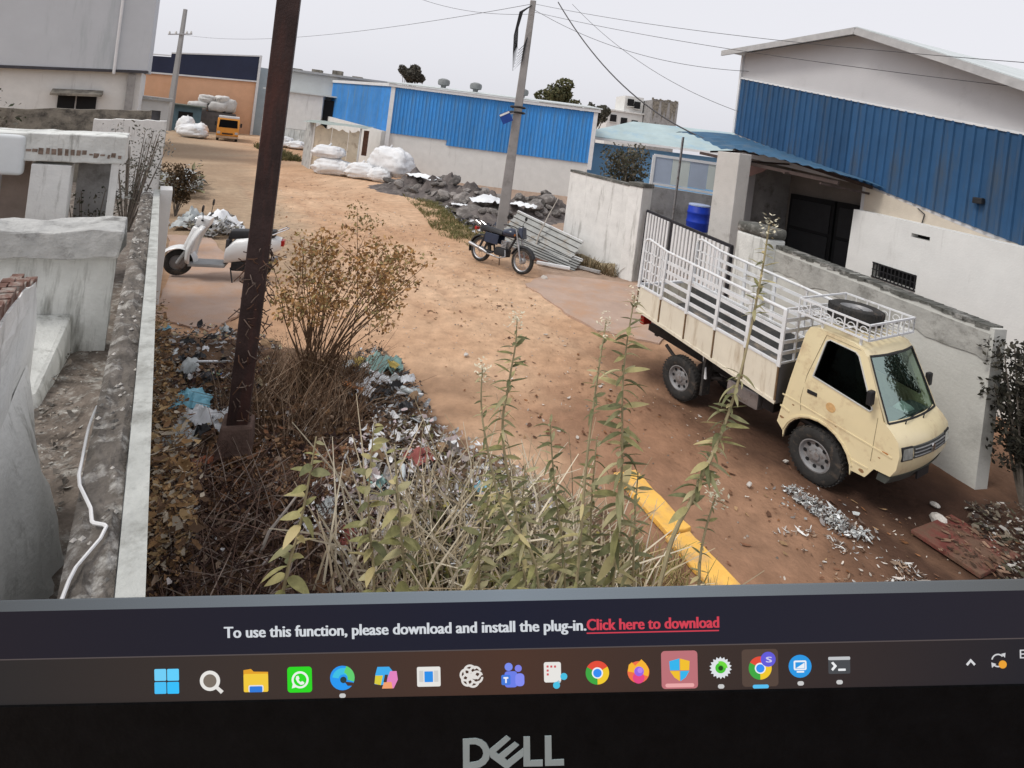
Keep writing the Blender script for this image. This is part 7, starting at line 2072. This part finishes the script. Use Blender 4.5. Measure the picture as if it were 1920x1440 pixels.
def icon(nm, x, y, shapes, s=1.0):
    """shapes: (outline around 0,0 in pixels, colour) laid one on the other; each may carry holes"""
    a, c = lp_(x, y)
    b = MB()
    cols = []
    for i, sh_ in enumerate(shapes):
        pts, rgb = sh_[0], sh_[1]
        hl__ = sh_[2] if len(sh_) > 2 else ()
        if rgb not in cols:
            cols.append(rgb)
        poly(b, [(a + p[0] * s, c + p[1] * s) for p in pts], 0.05 + 0.06 * i, cols.index(rgb), 0.05, [[(a + q[0] * s, c + q[1] * s) for q in h] for h in hl__])
    return b.build(nm, [L_(q) for q in cols], mon)
DOT = lambda y: (rrect(-6, y - 4, 6, y + 4, 3.9), (200, 200, 200))
icon('start_icon', 313, 1277, [(rrect(-23, -23, -1, -1, 2), (110, 205, 245)), (rrect(1, -23, 23, -1, 2), (95, 205, 250)), (rrect(-23, 1, -1, 23, 2), (70, 190, 245)), (rrect(1, 1, 23, 23, 2), (50, 190, 250))])
icon('search_icon', 397, 1280, [([(6, 10), (10, 5), (22, 16), (17, 21)], (225, 222, 218)), (ngon(-3, -4, 19), (230, 228, 224)), (ngon(-3, -4, 12.5), (118, 108, 98))])
icon('folder_icon', 480, 1276, [([(-23, -20), (-9, -22), (-4, -17), (23, -16), (23, 14), (-23, 14)], (225, 160, 40)), (rrect(-23, -13, 23, 21, 3), (240, 200, 60)), (rrect(-14, 8, 14, 21, 3), (225, 225, 230)), (rrect(-12, 10, 12, 21, 2), (45, 120, 215))])
icon('chat_icon', 562, 1274, [(rrect(-23, -24, 23, 24, 6), (40, 215, 30)), ([(-15, 16), (-12, 4), (-4, 13)], (235, 240, 235)), (ngon(1, 0, 16), (235, 240, 235)), (ngon(1, 0, 12), (40, 215, 30)), ([(-6, -7), (-2, -8), (0, -3), (-2, 0), (2, 4), (5, 2), (9, 5), (8, 8), (2, 9), (-4, 4), (-7, -2)], (235, 240, 235))])
icon('browser_swirl_icon', 642, 1271, [(ngon(0, 0, 23), (35, 150, 240)), (ringp(2, 2, 9, 21, 190, 330, 18), (60, 190, 225)), (ringp(0, -1, 10, 23, 290, 380, 16), (95, 205, 110)), (ngon(2, 3, 6), (40, 60, 60)), ([(4, 6), (20, 8), (23, 14), (10, 14)], (70, 50, 42)), DOT(32)])
icon('ribbon_icon', 724, 1270, [([(-16, -20), (6, -20), (12, -12), (4, 10), (-8, 14), (-22, 12), (-20, -6)], (60, 170, 235)), ([(-20, -4), (-6, -4), (-10, 14), (-22, 11)], (215, 200, 60)), ([(8, -12), (20, -12), (22, 4), (14, 20), (-8, 20), (-2, 12)], (225, 130, 190)), ([(-8, 20), (-4, 8), (10, 8), (12, 20)], (240, 160, 110)), ([(-2, -6), (4, -6), (1, 8), (-5, 8)], (74, 50, 40))])
icon('document_icon', 804, 1269, [(rrect(-22, -19, 22, 18, 3), (228, 226, 222)), (rrect(-18, -12, -10, 9, 1), (205, 203, 200)), (rrect(10, -12, 18, 9, 1), (205, 203, 200)), (rrect(-8, -11, 8, 9, 1), (40, 140, 230))])
kn = []
for k in range(6):
    a_ = radians(60 * k + 15)
    kn.append((ringp(10 * cos(a_), 10 * sin(a_), 8.5, 12.5, 0, 340, 20), (222, 218, 214)))
icon('knot_icon', 884, 1267, kn)
icon('people_icon', 962, 1266, [(ngon(-8, -16, 7.5), (120, 140, 235)), (ngon(10, -13, 6.5), (125, 130, 230)), (rrect(-16, -8, 8, 22, 6), (105, 125, 230)), (rrect(4, -4, 21, 20, 7), (130, 140, 240)), (rrect(-22, -2, -5, 17, 3), (65, 120, 215)), ([(-18, 2), (-9, 2), (-9, 5), (-12, 5), (-12, 13), (-15, 13), (-15, 5), (-18, 5)], (235, 238, 245))])
icon('snipping_icon', 1041, 1266, [(rrect(-21, -25, 11, 13, 4), (230, 228, 224))] + [(rrect(-16 + 7 * k, -19, -12 + 7 * k, -15, 1), (205, 90, 95)) for k in range(3)] + [(rrect(-16, -12 + 7 * k, -12, -8 + 7 * k, 1), (205, 90, 95)) for k in range(2)] + [([(6, 8), (10, 12), (2, 18), (-2, 14)], (150, 190, 210)), (ngon(16, 1, 6.5), (70, 190, 225)), (ngon(2, 17, 6.5), (70, 190, 225))])
def chrome_shapes(k=1.0):
    return [([(0, 0)] + ngon(0, 0, 22 * k, 14, radians(-150), radians(-30)), (225, 75, 55)), ([(0, 0)] + ngon(0, 0, 22 * k, 14, radians(-30), radians(90)), (240, 200, 45)), ([(0, 0)] + ngon(0, 0, 22 * k, 14, radians(90), radians(210)), (60, 165, 65)), (ngon(0, 0, 10.5 * k), (238, 240, 242)), (ngon(0, 0, 8 * k), (50, 140, 240))]
icon('browser_wheel_icon', 1120, 1261, chrome_shapes())
icon('browser_flame_icon', 1197, 1258, [(ngon(0, 2, 20.5), (240, 110, 70)), ([(-20, 0), (-18, -12), (-12, -17), (-6, -10), (2, -18), (6, -22), (14, -14), (20, -2), (18, 10), (0, 4)], (245, 180, 50)), (ngon(0, 12, 11), (225, 70, 130)), (ngon(1, 0, 9), (150, 100, 225)), (ngon(3, -2, 5), (180, 130, 240))])
icon('shield_icon', 1274, 1256, [(rrect(-34, -36, 34, 35, 7), (186, 112, 118)), (rrect(-27, 25, 27, 32, 3.4), (232, 168, 168)), ([(-19, -17), (0, -22), (0, 0), (-18, 0)], (50, 180, 235)), ([(1, -22), (19, -17), (18, 0), (1, 0)], (240, 190, 45)), ([(-18, 1), (0, 1), (0, 20), (-10, 13)], (240, 190, 45)), ([(1, 1), (18, 1), (11, 13), (1, 20)], (50, 180, 235))])
gear = []
for k in range(36):
    r__ = 21 if (k // 1) % 2 else 17
    gear.append((r__ * cos(2 * pi * k / 36), r__ * sin(2 * pi * k / 36)))
icon('gear_icon', 1351, 1252, [(gear, (222, 226, 230)), (ngon(0, 0, 10), (70, 190, 50)), (ringp(0, 0, 6, 13, 250, 360, 14), (110, 215, 60)), (ngon(0, 0, 4.5), (30, 70, 25)), DOT(34)])
icon('browser_badge_icon', 1425, 1252, [(rrect(-34, -35, 34, 35, 7), (82, 66, 58))] + chrome_shapes(0.98) + [(ngon(15, -17, 14), (96, 90, 215)), (rrect(-15, 30, 15, 37, 3.4), (85, 190, 240))])
icon('remote_screen_icon', 1500, 1249, [(ngon(0, 0, 21.5), (40, 150, 225)), (rrect(-12, -11, 12, 7, 3), (235, 240, 245)), (rrect(-9, -8, 9, 4, 1), (40, 150, 225)), ([(-8, 3), (8, -7), (8, 3)], (235, 240, 245)), (rrect(-7, 8, 7, 11, 1), (235, 240, 245)), DOT(31)])
icon('terminal_icon', 1573, 1248, [(rrect(-20, -17, 21, 15, 3), (70, 72, 76)), (rrect(-20, -17, 21, -11, 2), (190, 192, 195)), ([(-15, -6), (-11, -8), (-4, 0), (-12, 9), (-15, 6), (-10, 0)], (235, 236, 238)), (rrect(-2, 5, 12, 9, 1), (235, 236, 238)), DOT(30)])
icon('chevron_icon', 1820, 1240, [([(-9, 5), (0, -5), (9, 5), (6, 8), (0, 1), (-6, 8)], (215, 215, 218))])
icon('sync_icon', 1871, 1238, [(ringp(0, 0, 10, 12.5, 190, 320, 14), (205, 205, 208)), ([(6, -12), (14, -14), (13, -5)], (205, 205, 208)), (ringp(0, 0, 10, 12.5, 80, 150, 10), (205, 205, 208)), ([(-13, 3), (-12, 13), (-4, 6)], (205, 205, 208)), (ngon(8, 7, 7.5), (232, 160, 50))])
icon('letter_edge_icon', 1918, 1226, [([(-6, -8), (4, -8), (4, -6), (-3.5, -6), (-3.5, -1), (3, -1), (3, 1), (-3.5, 1), (-3.5, 6), (4, 6), (4, 8), (-6, 8)], (205, 205, 208))])

def text_part(nm, txt, x0, x1, ybase, h, rgb, bold=0.006, d=0.05):
    cu = bpy.data.curves.new(nm, 'FONT')
    cu.body = txt
    cu.size = 1.0
    cu.offset = bold
    cu.resolution_u = 3
    to = bpy.data.objects.new(nm + '_source', cu)
    COL.objects.link(to)
    dg = bpy.context.evaluated_depsgraph_get()
    me = bpy.data.meshes.new_from_object(to.evaluated_get(dg))
    bpy.data.objects.remove(to, do_unlink=True)
    xs = [v.co.x for v in me.vertices]
    ww = max(xs) - min(xs)
    mn = min(xs)
    a0, c0 = lp_(x0, ybase)
    for v in me.vertices:
        v.co = Vector(pt(a0 + (v.co.x - mn) / ww * (x1 - x0), c0 - v.co.y * h, d))
    vs0 = [tuple(v.co) for v in me.vertices]
    fs0 = [tuple(p.vertices) for p in me.polygons]
    bpy.data.meshes.remove(me)
    b = MB()
    for q in (0.0, 0.9, 1.8):                    # heavier strokes
        b.add([(x + q * U, y - 0.00001 * q, z) for x, y, z in vs0], fs0)
    me = b.data(nm)
    me.materials.append(L_(rgb))
    me.update()
    o = bpy.data.objects.new(nm, me)
    COL.objects.link(o)
    o.parent = mon
    return o
text_part('message_text', 'To use this function, please download and install the plug-in.', 420, 1098, 1196, 30, (208, 212, 218))
lk = text_part('link_text', 'Click here to download', 1100, 1347, 1181.5, 30, (206, 62, 80))
a_, c_ = lp_(1100, 1186)
panel('link_underline', a_, c_, a_ + 248, c_ + 2.2, 0.05, 0.05, L_((206, 62, 80)))
text_part('badge_letter', 'S', 1435, 1445, 1240, 15, (205, 200, 235), d=0.6)
# raised maker's letters on the bezel
def zc(p):
    return lp_(860 + p[0] / 9.143, 1360 + p[1] / 9.143)
LET = [([(75, 185), (300, 172), (400, 200), (480, 260), (525, 345), (538, 430), (520, 530), (460, 610), (370, 665), (250, 685), (80, 690)], [[(190, 270), (290, 270), (360, 300), (410, 360), (425, 430), (400, 510), (340, 560), (260, 580), (190, 585)]]),
       ([(528, 365), (820, 125), (890, 180), (635, 405), (690, 450), (960, 235), (1035, 285), (785, 505), (835, 555), (1108, 340), (1108, 470), (825, 700), (542, 490)], []),
       ([(1110, 148), (1220, 145), (1225, 550), (1438, 540), (1438, 645), (1110, 650)], []),
       ([(1473, 135), (1585, 130), (1592, 540), (1800, 530), (1803, 632), (1478, 640)], [])]
SILV = mat('silver_letter', (0.30, 0.36, 0.37), 0.5, 0.06, 40, metal=0.2)
for o_, h_ in LET:
    b = MB()
    poly(b, [zc(p) for p in o_], 1.2, 0, 0.4, [[zc(p) for p in q] for q in h_])
    b.build('bezel_letter', SILV, mon)
# stand down to the wall top
b = MB()
b.box((-0.03, 0.028, OZ - 0.10), (0.03, 0.045, OZ - 0.03))
b.build('rear_mount', BLACKP, mon)
b = MB()
b.bar((0.0, 0.05, OZ - 0.06), (0.175, 0.05, -1.79), 0.04, 0.04)
b.build('post', BLACKP, mon)
